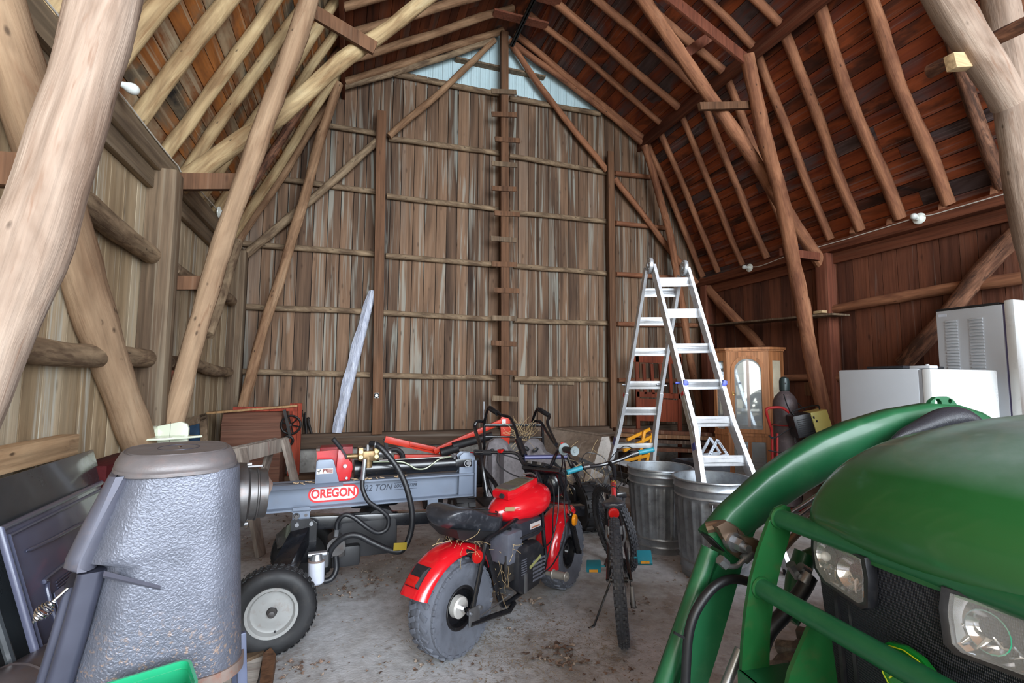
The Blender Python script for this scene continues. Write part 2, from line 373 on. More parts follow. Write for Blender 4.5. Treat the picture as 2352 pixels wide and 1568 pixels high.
# ---------------------------------------------------------------- round timbers
def pole(name, label, pts, r, mat, cat='log', group=None, wob=.35, seed=None, r1=None, parent=None, kn=.14, n=14):
    pts = [Vector(p) for p in pts]; rr = random.Random(seed if seed is not None else int(abs(pts[0].x*977+pts[-1].z*613+pts[0].y*311)*10))
    M = look(pts[0], pts[-1]-pts[0]); Mi = M.inverted(); lp = [Mi @ p for p in pts]
    path = smoothpath(lp, 6) if len(lp) > 2 else lp
    tot = sum((path[i+1]-path[i]).length for i in range(len(path)-1)); ns = max(8, int(tot/.09)); out = []
    acc = 0; i = 0; seg = (path[1]-path[0]).length
    for k in range(ns+1):
        t = tot*k/ns
        while t > acc+seg+1e-9 and i < len(path)-2: acc += seg; i += 1; seg = (path[i+1]-path[i]).length
        out.append(path[i].lerp(path[i+1], min(1, max(0, (t-acc)/seg))))
    ph = [rr.uniform(0, 6.28) for _ in range(6)]; rs = []
    r1 = r if r1 is None else r1
    for k, p in enumerate(out):
        t = k/ns; e = min(1, 6*t, 6*(1-t)); zz = p.z
        p.x += wob*r*e*(math.sin(zz*2.1+ph[0])*.6+math.sin(zz*5.3+ph[1])*.25); p.y += wob*r*e*(math.sin(zz*1.8+ph[2])*.6+math.sin(zz*4.7+ph[3])*.25)
        rs.append((r+(r1-r)*t)*(1+.04*math.sin(zz*6+ph[4])+.025*math.sin(zz*15+ph[5])))
    bd = B(); T = []; x = Vector((1, 0, 0)); rings = []
    knots = [(rr.uniform(0, tot), rr.uniform(0, 6.28)) for _ in range(int(tot*3.2))]
    dist = 0
    for k in range(ns+1):
        a = out[max(k-1, 0)]; c_ = out[min(k+1, ns)]; t = (c_-a).normalized(); x = (x-t*x.dot(t)).normalized(); y = t.cross(x); ring = []
        if k: dist += (out[k]-out[k-1]).length
        for j in range(n):
            an = 2*PI*j/n; f = 1+rr.uniform(-.02, .02)
            for kd, ka in knots:
                dd = abs(dist-kd)
                if dd < .07:
                    da = abs((an-ka+PI) % (2*PI)-PI)
                    if da < .7: f += kn*(1-dd/.07)*(1-da/.7)
            ring.append(out[k]+(x*math.cos(an)+y*math.sin(an))*rs[k]*f)
        rings.append(ring)
    bd.loft(rings)
    bm = bd.bm; bmesh.ops.recalc_face_normals(bm, faces=bm.faces); me = bpy.data.meshes.new(name); bm.to_mesh(me); bm.free(); me.materials.append(mat)
    me.polygons.foreach_set('use_smooth', [True]*len(me.polygons)); me.set_sharp_from_angle(angle=math.radians(50))
    o = bpy.data.objects.new(name, me); C.objects.link(o); o.matrix_world = M
    if parent: o.parent = parent; o.matrix_parent_inverse = WM(parent).inverted()
    else: tag(o, label, cat, group)
    return o
ORD = ['first', 'second', 'third', 'fourth', 'fifth', 'sixth', 'seventh', 'eighth', 'ninth', 'tenth', 'eleventh', 'twelfth']
# rafters: y positions surveyed from the photo
YLL = [7.02, 6.72, 6.28, 5.87, 5.38, 4.86, 4.40, 3.87, 3.37, 2.84, 2.30]
YRR = [7.02, 6.64, 6.10, 5.62, 5.13, 4.60, 4.20, 3.74, 3.27, 2.83, 2.32]
def slope_pt(side, t, y, off):
    A, Bq = (Vector((XL, 0, ZP)), Vector((PL, 0, ZU))) if side == 'L' else (Vector((XR, 0, ZP)), Vector((PR, 0, ZU)))
    s = (Bq-A).normalized(); n = Vector((s.z, 0, -s.x)) if side == 'L' else Vector((-s.z, 0, s.x)); 
    p = A.lerp(Bq, t)+n*off; p.y = y; return p
def slope_up(side, t, y, off):
    A = Vector((PL, 0, ZU)) if side == 'L' else Vector((PR, 0, ZU)); Bq = Vector((XC, 0, ZR)); s = (Bq-A).normalized()
    n = Vector((s.z, 0, -s.x)) if side == 'L' else Vector((-s.z, 0, s.x)); p = A.lerp(Bq, t)+n*off; p.y = y; return p
LDESC = ['hard against the end wall', 'just off the end wall']
rad = random.Random(11)
for i, y in enumerate(YLL):
    r = rad.uniform(.047, .056)+(.004 if y < 5 else 0)
    m = log_bark if i == 2 else (log_pale if y < 6.9 else log_brown)
    pole('log_rafter', 'pale peeled log rafter, %s from the end wall on the steep left roof slope' % ORD[i], [slope_pt('L', -.035, y, r+.004), slope_pt('L', .5, y+rad.uniform(-.03, .03), r+.004), slope_pt('L', 1.0, y, r+.004)], r, m, 'rafter', 'rafters of the steep left roof slope')
for i, y in enumerate(YRR):
    r = rad.uniform(.046, .056)+(.008 if y < 4.5 else 0)
    m = log_bark if i == 9 else log_red
    pole('log_rafter', 'reddish log rafter, %s from the end wall on the steep right roof slope' % ORD[i], [slope_pt('R', .02, y, r+.004), slope_pt('R', .5, y+rad.uniform(-.03, .03), r+.004), slope_pt('R', .99, y-.03, r+.004)], r, m, 'rafter', 'rafters of the steep right roof slope')
for i, y in enumerate([7.0, 6.5, 6.02, 5.55, 5.08, 4.57, 4.16, 3.7]):
    for sd, m in (('L', log_brown), ('R', log_red)):
        r = rad.uniform(.045, .055)
        pole('log_rafter', '%s log rafter, %s from the end wall on the shallow upper %s roof slope' % ('light brown' if sd == 'L' else 'reddish', ORD[i], 'left' if sd == 'L' else 'right'),
             [slope_up(sd, .03, y, r+.004), slope_up(sd, .5, y+rad.uniform(-.04, .04), r+.004), slope_up(sd, .95, y, r+.004)], r, m, 'rafter', 'rafters of the upper %s roof slope' % ('left' if sd == 'L' else 'right'))
    if y < 6.9:
        b = B(); b.beam((XC-.42, y-.075, ZR-.33), (XC+.42, y-.075, ZR-.33), .03, .14, up=(0, 1, 0)); 
        tag(b.build('ridge_tie_board', timber_red), 'short brown board tying the %s rafter pair from the end wall under the ridge' % ORD[i], 'board', 'tie boards under the ridge')
# purlins and plates, squared timber along the barn
def along(name, label, a, bq, w_, h_, mat, up=(0, 0, 1), cat='beam'):
    o = B().beam(a, bq, w_, h_, up=up, bev=.006).build(name, mat); tag(o, label, cat); return o
sL = Vector((PL-XL, 0, ZU-ZP)).normalized()
along('purlin_beam', 'flat brown purlin plank where the two left roof slopes meet', (PL+.09, YF, ZU-.10), (PL+.09, YB, ZU-.10), .05, .17, timber_redy)
along('purlin_beam', 'flat reddish purlin plank where the two right roof slopes meet', (PR-.09, YF, ZU-.10), (PR-.09, YB, ZU-.10), .05, .19, timber_redy)
t = thing('wall_plate', 'heavy grey brown plate beam along the top of the left wall', 'beam', (XL+.1, 3.5, ZP-.2))
B().box2((XL, YF, ZP-.29), (XL+.09, YB-.02, ZP-.115), bev=.01).build('beam', timber_y, t, world=True)
B().box2((XL+.002, YF, ZP-.43), (XL+.05, YB-.02, ZP-.29), bev=.012).build('lower_board', timber_y, t, world=True)
t = thing('wall_plate', 'reddish plate beam along the top of the right wall', 'beam', (XR-.1, 3.5, ZP-.2))
B().box2((XR-.16, YF, ZP-.16), (XR, YB-.02, ZP-.03), bev=.01).build('beam', timber_redy, t, world=True)
B().box2((XR-.045, YF, ZP-.30), (XR-.002, YB-.02, ZP-.16), bev=.008).build('lower_board', timber_redy, t, world=True)
# posts
def post(label, x0, y0, x1, y1, z1, mat=timber_gray):
    o = B().box2((x0, y0, 0), (x1, y1, z1), bev=.012).build('timber_post', mat); tag(o, label, 'post', 'squared timber posts'); return o
pL = on_x(393, 600, XL+.19)
post('grey brown squared post halfway along the left wall', XL, pL.y, XL+.19, pL.y+.17, on_x(393, 372, XL+.19).z)
post('squared post in the left back corner of the barn', XL, YB-.3, XL+.17, YB-.13, ZP-.2)
pR = on_x(1880, 800, XR-.16)
post('reddish squared post halfway along the right wall', XR-.16, pR.y-.17, XR, pR.y, ZP-.16, timber_red)
post('reddish squared post in the right back corner of the barn', XR-.16, YB-.3, XR, YB-.14, ZP-.16, timber_red)
# the two tall boards standing off the end wall and the centre post with its ladder rungs
for (x0, t0), (x1, t1), w_, lab in [((876, 255), (866, 1000), .13, 'tall flat board post left of centre on the end wall'), ((1402, 348), (1410, 1000), .11, 'tall flat board post right of centre on the end wall')]:
    a = on_y(x0, t0, YB-.2); c = on_y(x1, t1, YB-.2); c.z = .6
    o = B().beam(a, c, w_, .045, up=(0, 1, 0), bev=.004).build('board_post', timber_brown); tag(o, lab, 'post')
lad = thing('wall_ladder', 'wooden rung ladder nailed up the centre post of the end wall', 'ladder', on_y(1158, 1000, YB-.2))
a = on_y(1158, 75, YB-.22); c = on_y(1158, 1000, YB-.22)
B().beam(a, Vector((c.x, c.y, .62)), .12, .09, up=(0, 1, 0), bev=.005).build('centre_post', timber_brown, lad, world=True)
for k, py in enumerate([211, 264, 321, 377, 434, 491, 549, 608, 668, 732, 789, 855, 916]):
    j = rad.uniform(-5, 5); p = on_y(1132+j, py-2, YB-.28); q = on_y(1190+j, py+rad.uniform(-1, 3), YB-.28)
    B().beam(p, q, .075, .022, up=(0, 1, 0), bev=.003).build('rung', timber_brown if k % 3 else timber_gray, lad, world=True)
# girts: thin logs across the end wall
GIRT = {'topmost': [((905, 170), (1146, 216)), ((1170, 226), (1378, 262))],
        'second': [((715, 283), (869, 308)), ((893, 318), (1147, 352)), ((1170, 358), (1393, 396)), ((1412, 397), (1495, 407))],
        'third': [((636, 410), (862, 440)), ((888, 450), (1146, 481)), ((1170, 488), (1393, 508)), ((1414, 512), (1530, 524))],
        'fourth': [((556, 559), (860, 583)), ((886, 587), (1140, 608)), ((1180, 610), (1395, 628)), ((1415, 629), (1580, 640))],
        'fifth': [((548, 703), (853, 716)), ((880, 718), (1138, 733)), ((1180, 736), (1398, 742)), ((1418, 743), (1600, 747))],
        'lowest': [((546, 853), (850, 860)), ((878, 862), (1138, 868)), ((1180, 869), (1400, 872)), ((1420, 873), (1600, 876))]}
SEG = ['left end', 'left middle', 'right middle', 'right end']
for row, segs in GIRT.items():
    for k, (p, q) in enumerate(segs):
        s = SEG[k+1] if row == 'topmost' else SEG[k]
        pole('girt_log', 'thin barked log girt nailed across the end wall, %s row, %s piece' % (row, s), [on_y(*p, YB-.05), on_y(*q, YB-.05)], .04, log_girt if k < 3 else log_red, 'girt', 'log girts across the end wall', wob=.2, kn=.2)
tag(B().beam(on_y(1196, 878, YB-.03), on_y(1318, 880, YB-.03), .05, .02, up=(0, 1, 0)).build('lath', timber_gray), 'pale lath nailed just under the lowest girt row, right of the centre post', 'lath')
tag(B().beam(on_y(1045, 137, YB-.01), on_y(1250, 180, YB-.01), .03, .13, up=(0, 1, 0)).build('nailing_board', timber_gray), 'grey board nailed across the pale gable siding behind the centre post', 'board')
# diagonal braces on the end wall
DB = YB-.13
pole('brace_log', 'long diagonal log on the end wall, lower part left of the tall board', [on_y(556, 592, DB), on_y(700, 470, DB), on_y(866, 325, DB)], .055, log_girt, 'brace')
pole('brace_log', 'diagonal log running up to the ridge, left of the centre post', [on_y(893, 313, DB), on_y(1010, 210, DB), on_y(1136, 92, DB)], .05, log_brown, 'brace', r1=.045)
pole('brace_log', 'diagonal log running down from the ridge, right of the centre post', [on_y(1176, 104, DB), on_y(1290, 262, DB), on_y(1394, 392, DB)], .05, log_red, 'brace')
pole('brace_log', 'lower diagonal log on the right part of the end wall', [on_y(1412, 410, DB), on_y(1480, 500, DB), on_y(1600, 650, DB)], .048, log_red, 'brace')
pole('end_rafter_log', 'log along the rake of the end wall, upper left', [on_y(783, 200, YB-.12), on_y(960, 150, YB-.12), on_y(1135, 92, YB-.12)], .045, log_girt, 'rafter')
pole('end_rafter_log', 'log along the rake of the end wall, upper right', [on_y(1170, 92, YB-.12), on_y(1330, 210, YB-.12), on_y(1474, 328, YB-.12)], .048, log_red, 'rafter')
# leaning struts and long curved braces of the three frames
def leaning(label, pts, Y, r, mat, r1=None, cat='strut', wob=.3, seed=None): return pole('strut_log', label, [on_y(x, y, Y) for x, y in pts], r, mat, cat, wob=wob, r1=r1, seed=seed)
leaning('thick pinkish peeled log leaning across the near left corner', [(268, -120), (210, 130), (88, 500), (-60, 850), (-190, 1250)], 2.05, .102, log_pink, wob=.12)
leaning('peeled log strut leaning in front of the halfway post on the left', [(712, -5), (668, 130), (600, 300), (535, 480), (470, 700), (402, 962), (386, 1022)], 4.35, .078, log_tan, r1=.072, wob=.15)
leaning('log strut leaning against the end wall frame on the left', [(777, 192), (720, 380), (650, 610), (557, 935)], 6.75, .062, log_brown)
leaning('long peeled log strut beside the halfway post on the right', [(1716, 130), (1752, 290), (1790, 450), (1840, 690), (1905, 1000), (1925, 1100)], 4.5, .082, log_red)
leaning('thin reddish log strut leaning at the end wall on the right', [(1480, 335), (1510, 430), (1545, 580), (1600, 900), (1626, 1060)], 6.8, .058, log_red)
leaning('near pale log strut at the right edge of the photo', [(2285, -60), (2310, 120), (2345, 380), (2400, 640), (2478, 1010)], 2.1, .105, log_pink, wob=.15)
leaning('long curved pale log brace rising from the left post to the far roof', [(402, 432), (520, 345), (645, 262), (720, 200), (800, 130), (885, 72), (975, 0), (1060, -70)], 4.72, .084, log_pale, r1=.066, cat='brace', wob=.1)
leaning('long curved log brace rising from the right post to the far roof', [(1887, 606), (1785, 452), (1720, 350), (1640, 238), (1560, 120), (1465, -20)], 4.72, .078, log_red, cat='brace', wob=.1)
leaning('thick pale log brace ending against the near right strut', [(2318, 236), (2250, 130), (2185, 20), (2120, -90)], 1.96, .1, log_pink, cat='brace', wob=.1)
q = on_y(2240, 112, 2.05)
pole('split_log', 'split grey log end lying on a block beside the near right brace', [on_x(2134, 165, q.x), q, on_x(2400, 35, q.x)], .048, log_bark, 'log', wob=.1)
o = B().beam(on_y(2182, 143, 2.0), on_y(2262, 140, 2.0), .1, .06, up=(0, 1, 0), bev=.003).build('wood_block', wood('new_wood', [(190, 160, 120), (206, 180, 140), (214, 192, 156)], 'x', (170, 130, 92), .3, isl=0, patch=(4, 1)), )
tag(o, 'pale sawn wood block under the split log end', 'block')
# wall braces and side girts
WX = XL+.10
pole('wall_brace_log', 'thick peeled log leaning along the left wall in front of the camera side', [on_x(-30, -60, WX), on_x(78, 300, WX), on_x(160, 520, WX), on_x(236, 770, WX), on_x(308, 985, WX), on_x(322, 1030, WX)], .1, log_tan, 'brace', wob=.12)
pole('wall_brace_log', 'grey round brace beside the left back corner post', [on_x(546, 556, WX+.04), on_x(478, 770, WX+.04)], .055, log_girt, 'brace', wob=.1)
pole('side_girt_log', 'upper barked log girt on the left wall, near piece', [on_x(90, 405, XL+.07), on_x(172, 455, XL+.07), on_x(372, 602, XL+.07)], .068, log_girt, 'girt', 'log girts on the left wall', kn=.2)
pole('side_girt_log', 'upper log girt on the left wall, behind the halfway post', [on_x(396, 615, XL+.07), on_x(533, 692, XL+.07)], .06, log_girt, 'girt', 'log girts on the left wall')
pole('side_girt_log', 'lower barked log girt on the left wall, near piece', [on_x(-20, 795, XL+.07), on_x(120, 806, XL+.07), on_x(352, 823, XL+.07)], .068, log_girt, 'girt', 'log girts on the left wall', kn=.2)
pole('side_girt_log', 'lower log girt on the left wall, behind the halfway post', [on_x(384, 832, XL+.07), on_x(524, 854, XL+.07)], .06, log_girt, 'girt', 'log girts on the left wall')
pole('wall_brace_log', 'rough brace log against the right wall, above the tall grey cabinet', [on_x(2400, 480, XR-.09), on_x(2270, 615, XR-.09), on_x(2075, 835, XR-.09)], .085, log_bark, 'brace')
pole('wall_brace_log', 'dark log brace on the right wall between ladder and display cabinet', [on_x(1612, 645, XR-.08), on_x(1748, 800, XR-.08)], .075, log_red, 'brace')
pole('side_girt_log', 'upper log girt along the right wall, near piece', [on_x(1905, 712, XR-.05), on_x(2360, 636, XR-.05)], .06, log_red, 'girt', 'log girts on the right wall')
pole('side_girt_log', 'lower log girt along the right wall, near piece', [on_x(1905, 868, XR-.05), on_x(2360, 850, XR-.05)], .06, log_red, 'girt', 'log girts on the right wall')
pole('side_girt_log', 'lower log girt along the right wall, far piece', [on_x(1640, 872, XR-.05), on_x(1878, 866, XR-.05)], .05, log_red, 'girt', 'log girts on the right wall')
# sawn blocks and ties at the frames
def plank(name, label, a, bq, w_, th, mat, up=(0, 1, 0), cat='board', group=None):
    o = B().beam(a, bq, w_, th, up=up, bev=.004).build(name, mat); tag(o, label, cat, group); return o
plank('spacer_board', 'brown board between the halfway left post and its strut, at plate height', on_y(385, 418, 4.5), on_y(560, 418, 4.5), .135, .05, timber_brown)
plank('spacer_board', 'brown board between the halfway left post and its strut, at mid height', on_y(392, 650, 4.4), on_y(485, 650, 4.4), .11, .05, timber_brown)
plank('spacer_board', 'dark red board low between the halfway left post and its strut', on_y(376, 868, 4.4), on_y(425, 868, 4.4), .12, .05, timber_red)
plank('spacer_board', 'brown board stub at the left edge behind the thick leaning log', on_y(-30, 388, 2.25), on_y(178, 402, 2.25), .125, .05, timber_brown)
plank('spacer_board', 'brown board across the halfway right frame near the roof', on_y(1606, 245, 4.6), on_y(1726, 242, 4.6), .09, .05, timber_brown)
plank('spacer_board', 'reddish board between the halfway right post and its strut, at plate height', on_y(1793, 578, 4.6), on_y(1880, 590, 4.6), .1, .05, timber_red)
plank('collar_plank', 'flat brown plank from the left purlin down to the curved brace', on_y(700, 15, 4.55), on_y(862, 112, 4.62), .13, .04, timber_brown)
plank('collar_plank', 'flat reddish plank from the right purlin up under the roof', on_y(1712, 136, 4.5), on_y(1520, -20, 4.5), .14, .04, timber_red)
plank('bridging_board', 'short reddish board beside the curved right brace', on_y(1562, 132, 4.9), on_y(1640, 78, 4.75), .12, .03, timber_red)
plank('wall_shelf', 'thin grey shelf board along the right wall behind the ladder', on_x(1632, 748, XR-.2), on_x(1932, 722, XR-.2), .3, .025, timber_gray, up=(0, 0, 1), cat='shelf')
B_ = on_x(1840, 738, XR-.25); tag(B().box(B_, (.1, .05, .14), bev=.004).build('wood_block', timber_brown), 'small brown block hanging at the shelf beside the long strut', 'block')
B_ = on_x(1884, 722, XR-.2); tag(B().box((B_.x, B_.y, B_.z+.03), (.09, .13, .035), bev=.004).build('wood_block', MATS['new_wood']), 'pale offcut block lying on the wall shelf end', 'block')
B_ = on_y(1860, 893, 4.7); tag(B().box(B_, (.07, .1, .17), bev=.004).build('wood_block', timber_brown), 'brown block low on the left side of the right strut', 'block')
# hay track under the ridge
ht = thing('hay_track', 'black iron hay carrier track hanging under the ridge', 'track', (XC, 5.5, ZR-.3))
iron = paint('black_iron', (34, 31, 30), .5, .6, dirt=(70, 50, 40), damt=.3)
B().box2((XC-.03, 2.5, ZR-.47), (XC+.03, YB-.3, ZR-.43)).box2((XC-.008, 2.5, ZR-.47), (XC+.008, YB-.3, ZR-.40)).build('rail', iron, ht, world=True)
for y in (6.6, 5.7, 4.8): B().cyl((XC, y, ZR-.42), (XC, y, ZR-.05), .01).build('hanger', iron, ht, world=True)
# ---------------------------------------------------------------- shared object materials
steel = paint('steel', (150, 152, 156), .35, .85, var=.12, scale=20)
dark_steel = paint('dark_steel', (92, 90, 90), .4, .8, var=.2, scale=14, dirt=(96, 66, 50), damt=.4)
alu = paint('aluminium', (205, 208, 212), .42, .55, var=.06, scale=9, dirt=(150, 150, 152), damt=.3)
chrome = paint('chrome', (205, 205, 208), .12, 1, var=.05)
black_paint = paint('black_paint', (22, 23, 27), .28, var=.2, coat=.4)
black_rough = paint('black_rough', (30, 30, 33), .6, var=.25)
black_plastic = paint('black_plastic', (32, 33, 38), .38, var=.2, scale=12, dirt=(88, 84, 82), damt=.25)
hose_rubber = paint('hose_rubber', (24, 25, 29), .45, var=.15, scale=30)
red_paint = paint('red_paint', (196, 18, 30), .22, var=.06, coat=.7, dirt=(150, 30, 34), damt=.25)
orange_paint = paint('orange_paint', (214, 52, 24), .4, var=.1, dirt=(130, 40, 26), damt=.4)
tire_gray = paint('tire_gray', (92, 96, 106), .75, var=.2, scale=9, dirt=(70, 70, 76), damt=.5, bm=.2, bscale=60)
tire_black = paint('tire_black', (30, 30, 32), .6, var=.3, scale=8, dirt=(92, 86, 80), damt=.18)
white_mat = paint('white_enamel', (226, 230, 230), .3, var=.03, coat=.3)
board_new = MATS['new_wood']

# ---------------------------------------------------------------- the wood stove
SO, SA = Vector((-.58, 1.98, 0)), math.radians(16.3)
stove = thing('wood_stove', 'grey pebbled cast iron wood stove with oval lid at the left front', 'stove', SO, SA)
m, N, L, P = newmat('stove_pebbled')
v = nmap(N, L, (1, 1, 1)); vo = N.new('ShaderNodeTexVoronoi'); vo.feature = 'SMOOTH_F1'; vo.inputs['Scale'].default_value = 150; vo.inputs['Smoothness'].default_value = .6
wn = N.new('ShaderNodeTexNoise'); wn.inputs['Scale'].default_value = 60; L.new(v, wn.inputs['Vector'])
vm = N.new('ShaderNodeVectorMath'); vm.operation = 'MULTIPLY_ADD'; L.new(wn.outputs[1], vm.inputs[0]); vm.inputs[1].default_value = (.02,)*3; L.new(v, vm.inputs[2]); L.new(vm.outputs[0], vo.inputs['Vector'])
n_ = noise(N, L, v, 7, 4); col = ramp(N, L, n_, [(.3, lin((84, 87, 97))), (.7, lin((106, 109, 121)))])
spl = noise(N, L, v, 75, 3, .6); sz = N.new('ShaderNodeSeparateXYZ'); L.new(v, sz.inputs[0])
low = math_(N, L, 'MULTIPLY', math_(N, L, 'SUBTRACT', .66, sz.outputs[2], True), 2.6, True)
col = mixc(N, L, math_(N, L, 'MULTIPLY', low, ramp(N, L, spl, [(.56, K0), (.66, W1)]), True), col, lin((176, 142, 110)))
L.new(col, P.inputs['Base Color']); P.inputs['Metallic'].default_value = .35; P.inputs['Roughness'].default_value = .42
bump(N, L, P, vo.outputs['Distance'], .45, .003); P.inputs['Coat Weight'].default_value = .0
stove_m = m
stove_sm = paint('stove_smooth', (84, 85, 97), .45, .3, var=.08, scale=8, dirt=(112, 96, 90), damt=.25)
stove_dk = paint('stove_dark', (58, 60, 74), .4, .3, var=.1)
rusty = paint('rusty_iron', (128, 112, 104), .65, .3, var=.2, scale=12, dirt=(140, 82, 60), damt=.6)
def interp(tab, z):
    for (z0, a), (z1, c) in zip(tab, tab[1:]):
        if z0 <= z <= z1: return a+(c-a)*(z-z0)/(z1-z0)
    return tab[0][1] if z < tab[0][0] else tab[-1][1]
def rr_ring(x0, x1, y0, y1, z, r, k=5, bulge=0):
    """rounded rectangle, the near side (y0) bulging towards the viewer"""
    pts = []
    for cx, cy, a0 in ((x1-r, y1-r, 0), (x0+r, y1-r, PI/2), (x0+r, y0+r, PI), (x1-r, y0+r, 1.5*PI)):
        for j in range(k+1): a = a0+PI/2*j/k; pts.append(Vector((cx+r*math.cos(a), cy+r*math.sin(a), z)))
    return pts
LB = [(.40, -.208), (.45, -.200), (.60, -.172), (.775, -.142), (.787, -.188), (.82, -.180), (.92, -.150), (1.03, -.116)]
b = B(); rings = []
for z in [.40, .45, .5, .55, .6, .65, .7, .773, .789, .81, .85, .9, .95, 1.0, 1.03]:
    x0 = interp(LB, z); x1 = .238-(z-.36)*.05; hd = .225-(z-.36)*.02; bt = 0
    rings.append(rr_ring(x0, x1, -hd, hd, z, .10, 9))
b.loft(rings); b.build('stove_body', stove_m, stove, sharp=60)
# smooth hood over the door, and the door frame below it
b = B(); rings = []
for z, x0 in ((.772, -.215), (.785, -.232), (.81, -.228), (.90, -.197), (1.032, -.146)):
    rings.append(rr_ring(x0, interp(LB, max(z, .79))+.03, -.185, .185, z, .04, 6))
b.loft(rings); b.build('hood', stove_sm, stove, sharp=50)
b = B(); rings = []
for z, off in ((.39, 0), (.45, 0), (.6, 0), (.768, 0)):
    rings.append(rr_ring(interp(LB, z)-.055, interp(LB, z)+.01, -.19, .19, z, .018, 5))
b.loft(rings); b.build('door_frame', stove_dk, stove, sharp=50)
b = B(); rings = []
for z in (.40, .5, .6, .725):
    rings.append(rr_ring(interp(LB, z)-.078, interp(LB, z)-.05, -.15, .15, z, .01, 5))
b.loft(rings); d_ = b.build('door', stove_dk, stove, sharp=50)
b = B(); hp = [Vector((-.262+.0*k, -.13, .60)) for k in range(1)]; 
cp = [Vector((-.245-.0011*k, -.165-.0003*k, .70-.0013*k)) for k in range(34)]
b.tube([cp[0]+Vector((.03, .0, .03)), cp[0]], .004)
hel = []
for k in range(34*8):
    t = k/(34*8); a = t*2*PI*9; rr_ = .016*math.sin(PI*min(1, t*1.05+.02))+.002; p = cp[0].lerp(cp[-1], t); hel.append(p+Vector((math.cos(a)*rr_*.8, math.sin(a)*rr_, -math.cos(a)*rr_*.7)))
b.tube(hel, .0022, 5); b.build('door_handle', chrome, stove)
# ridge moulding on the side and the seam line
b = B(); rg = []
for t in (0, .25, .5, .75, 1):
    x = -.135+t*.135; z = .768-t*.068; h = .010*(1-t*.35); rg.append([Vector((x, -.220, z+h)), Vector((x, -.232+.006*t, z)), Vector((x, -.220, z-h)), Vector((x, -.2, z))])
b.loft(rg); b.build('side_moulding', stove_sm, stove)
# lid
b = B(); pr = [(0, 1.088), (.150, 1.088), (.152, 1.084), (.158, 1.084), (.160, 1.087), (.170, 1.080), (.182, 1.058), (.185, 1.046), (.184, 1.041), (.188, 1.036), (.188, 1.026), (.178, 1.022), (0, 1.022)]
M = Matrix.Translation((.028, 0, 0))
sup = lambda a: (abs(math.cos(a))**2.7+abs(math.sin(a))**2.7)**(-1/2.7)
b.loft([[M @ Vector((max(r, .001)*.93*sup(2*PI*k/64)*math.cos(2*PI*k/64), max(r, .001)*1.24*sup(2*PI*k/64)*math.sin(2*PI*k/64), z)) for k in range(64)] for r, z in pr]); b.build('lid', paint('stove_lid', (104, 99, 100), .5, .2, var=.12, scale=10, dirt=(128, 106, 100), damt=.3, bm=.15, bscale=180), stove, sharp=40)
b = B().sph((.03, 0, 1.089), .006, (1, 1, .5)); b.build('lid_screw', chrome, stove)
b = B(); b.tube([Vector((.028+.06*math.cos(a*PI/24), .08*math.sin(a*PI/24), 1.0885)) for a in range(48)], .0012, 4, cyc=True); b.build('lid_ring', stove_dk, stove)
# flue collar at the right
b = B(); FM = look((.215, 0, .905), (1, 0, -.03))
b.lathe([(0, -.01), (.112, -.01), (.114, .0), (.112, .02), (.100, .026), (.092, .03), (.092, .052), (.096, .054), (.096, .058), (.088, .062), (.088, .088), (.0855, .089), (.0855, .03), (0, .03)], FM, 40)
b.build('flue_collar', dark_steel, stove, sharp=35)
b = B().lathe([(0, .03), (.084, .03), (.07, .055), (0, .056)], look((.245, 0, .905), (.85, 0, -.5)), 30); b.build('flue_damper', rusty, stove)
b = B().prism([(-.02, -.008), (.05, -.004), (.055, .006), (-.02, .01)], .006, look((.238, -.03, 1.006), (0, .3, 1), (1, 0, 0))); b.build('damper_lever', dark_steel, stove)
for a in (40, 220):
    p = FM @ Vector((.105*math.cos(math.radians(a)), .105*math.sin(math.radians(a)), .02)); B().cyl(p, p+Vector((.018, 0, 0)), .007).build('collar_bolt', steel, stove)
# rusty skirt rim and the legs
b = B(); outer = rr_ring(-.21, .243, -.232, .232, .375, .11, 9); inner = rr_ring(-.2, .233, -.222, .222, .375, .10, 9)
b.loft([[p+Vector((0, 0, 0)) for p in outer], [p+Vector((0, 0, .035)) for p in outer], [p+Vector((0, 0, .035)) for p in inner], [p for p in inner]], cyc=True)
b.build('skirt_rim', rusty, stove)
for x, y in ((.235, -.10), (.235, .10), (-.17, -.15), (-.17, .15)):
    b = B(); b.beam((x, y, .46), (x+(.028 if x > 0 else -.02), y*1.12, 0), .03, .022, up=(0, 1, 0), bev=.004); b.build('leg', paint('leg_paint', (84, 90, 112), .4, .2) if 'leg_paint' not in MATS else MATS['leg_paint'], stove)

# ---------------------------------------------------------------- black panels leaning on the left wall
def quadpanel(b, P0, ex, ey, w_, h_, th, off=0, x=0, y=0, bev=.004):
    n = ex.cross(ey).normalized(); c = P0+ex*(x+w_/2)+ey*(y+h_/2)+n*off
    R = Matrix((ex, ey, n)).transposed(); b.box(c, (w_, h_, th), rot=R, bev=bev)
glossy = paint('glossy_black', (56, 60, 64), .3, var=.3, scale=5, dirt=(84, 82, 80), damt=.15, coat=.5)
TR_, BR_ = on_x(200, 1035, -1.38), on_x(262, 1135, -1.30)
ex = (TR_-on_x(0, 1098, -1.38)).normalized(); ey = (BR_-TR_); ey = (ey-ex*ey.dot(ex)).normalized()
b = B(); quadpanel(b, TR_-ex*1.15, ex, ey, 1.15, .86, .02, off=-.02)
t = tag(b.build('glossy_sheet', glossy, sharp=30), 'large glossy black sheet leaning on the left wall behind the moulded panel', 'panel')
mp = thing('moulded_panel', 'dark moulded vehicle door liner panel with ridges leaning behind the stove', 'panel', (-1.15, 2.55, 0))
P0 = on_x(-8, 1218, -1.20); PR_ = on_x(222, 1112, -1.29); PB = on_x(118, 1462, -1.08)
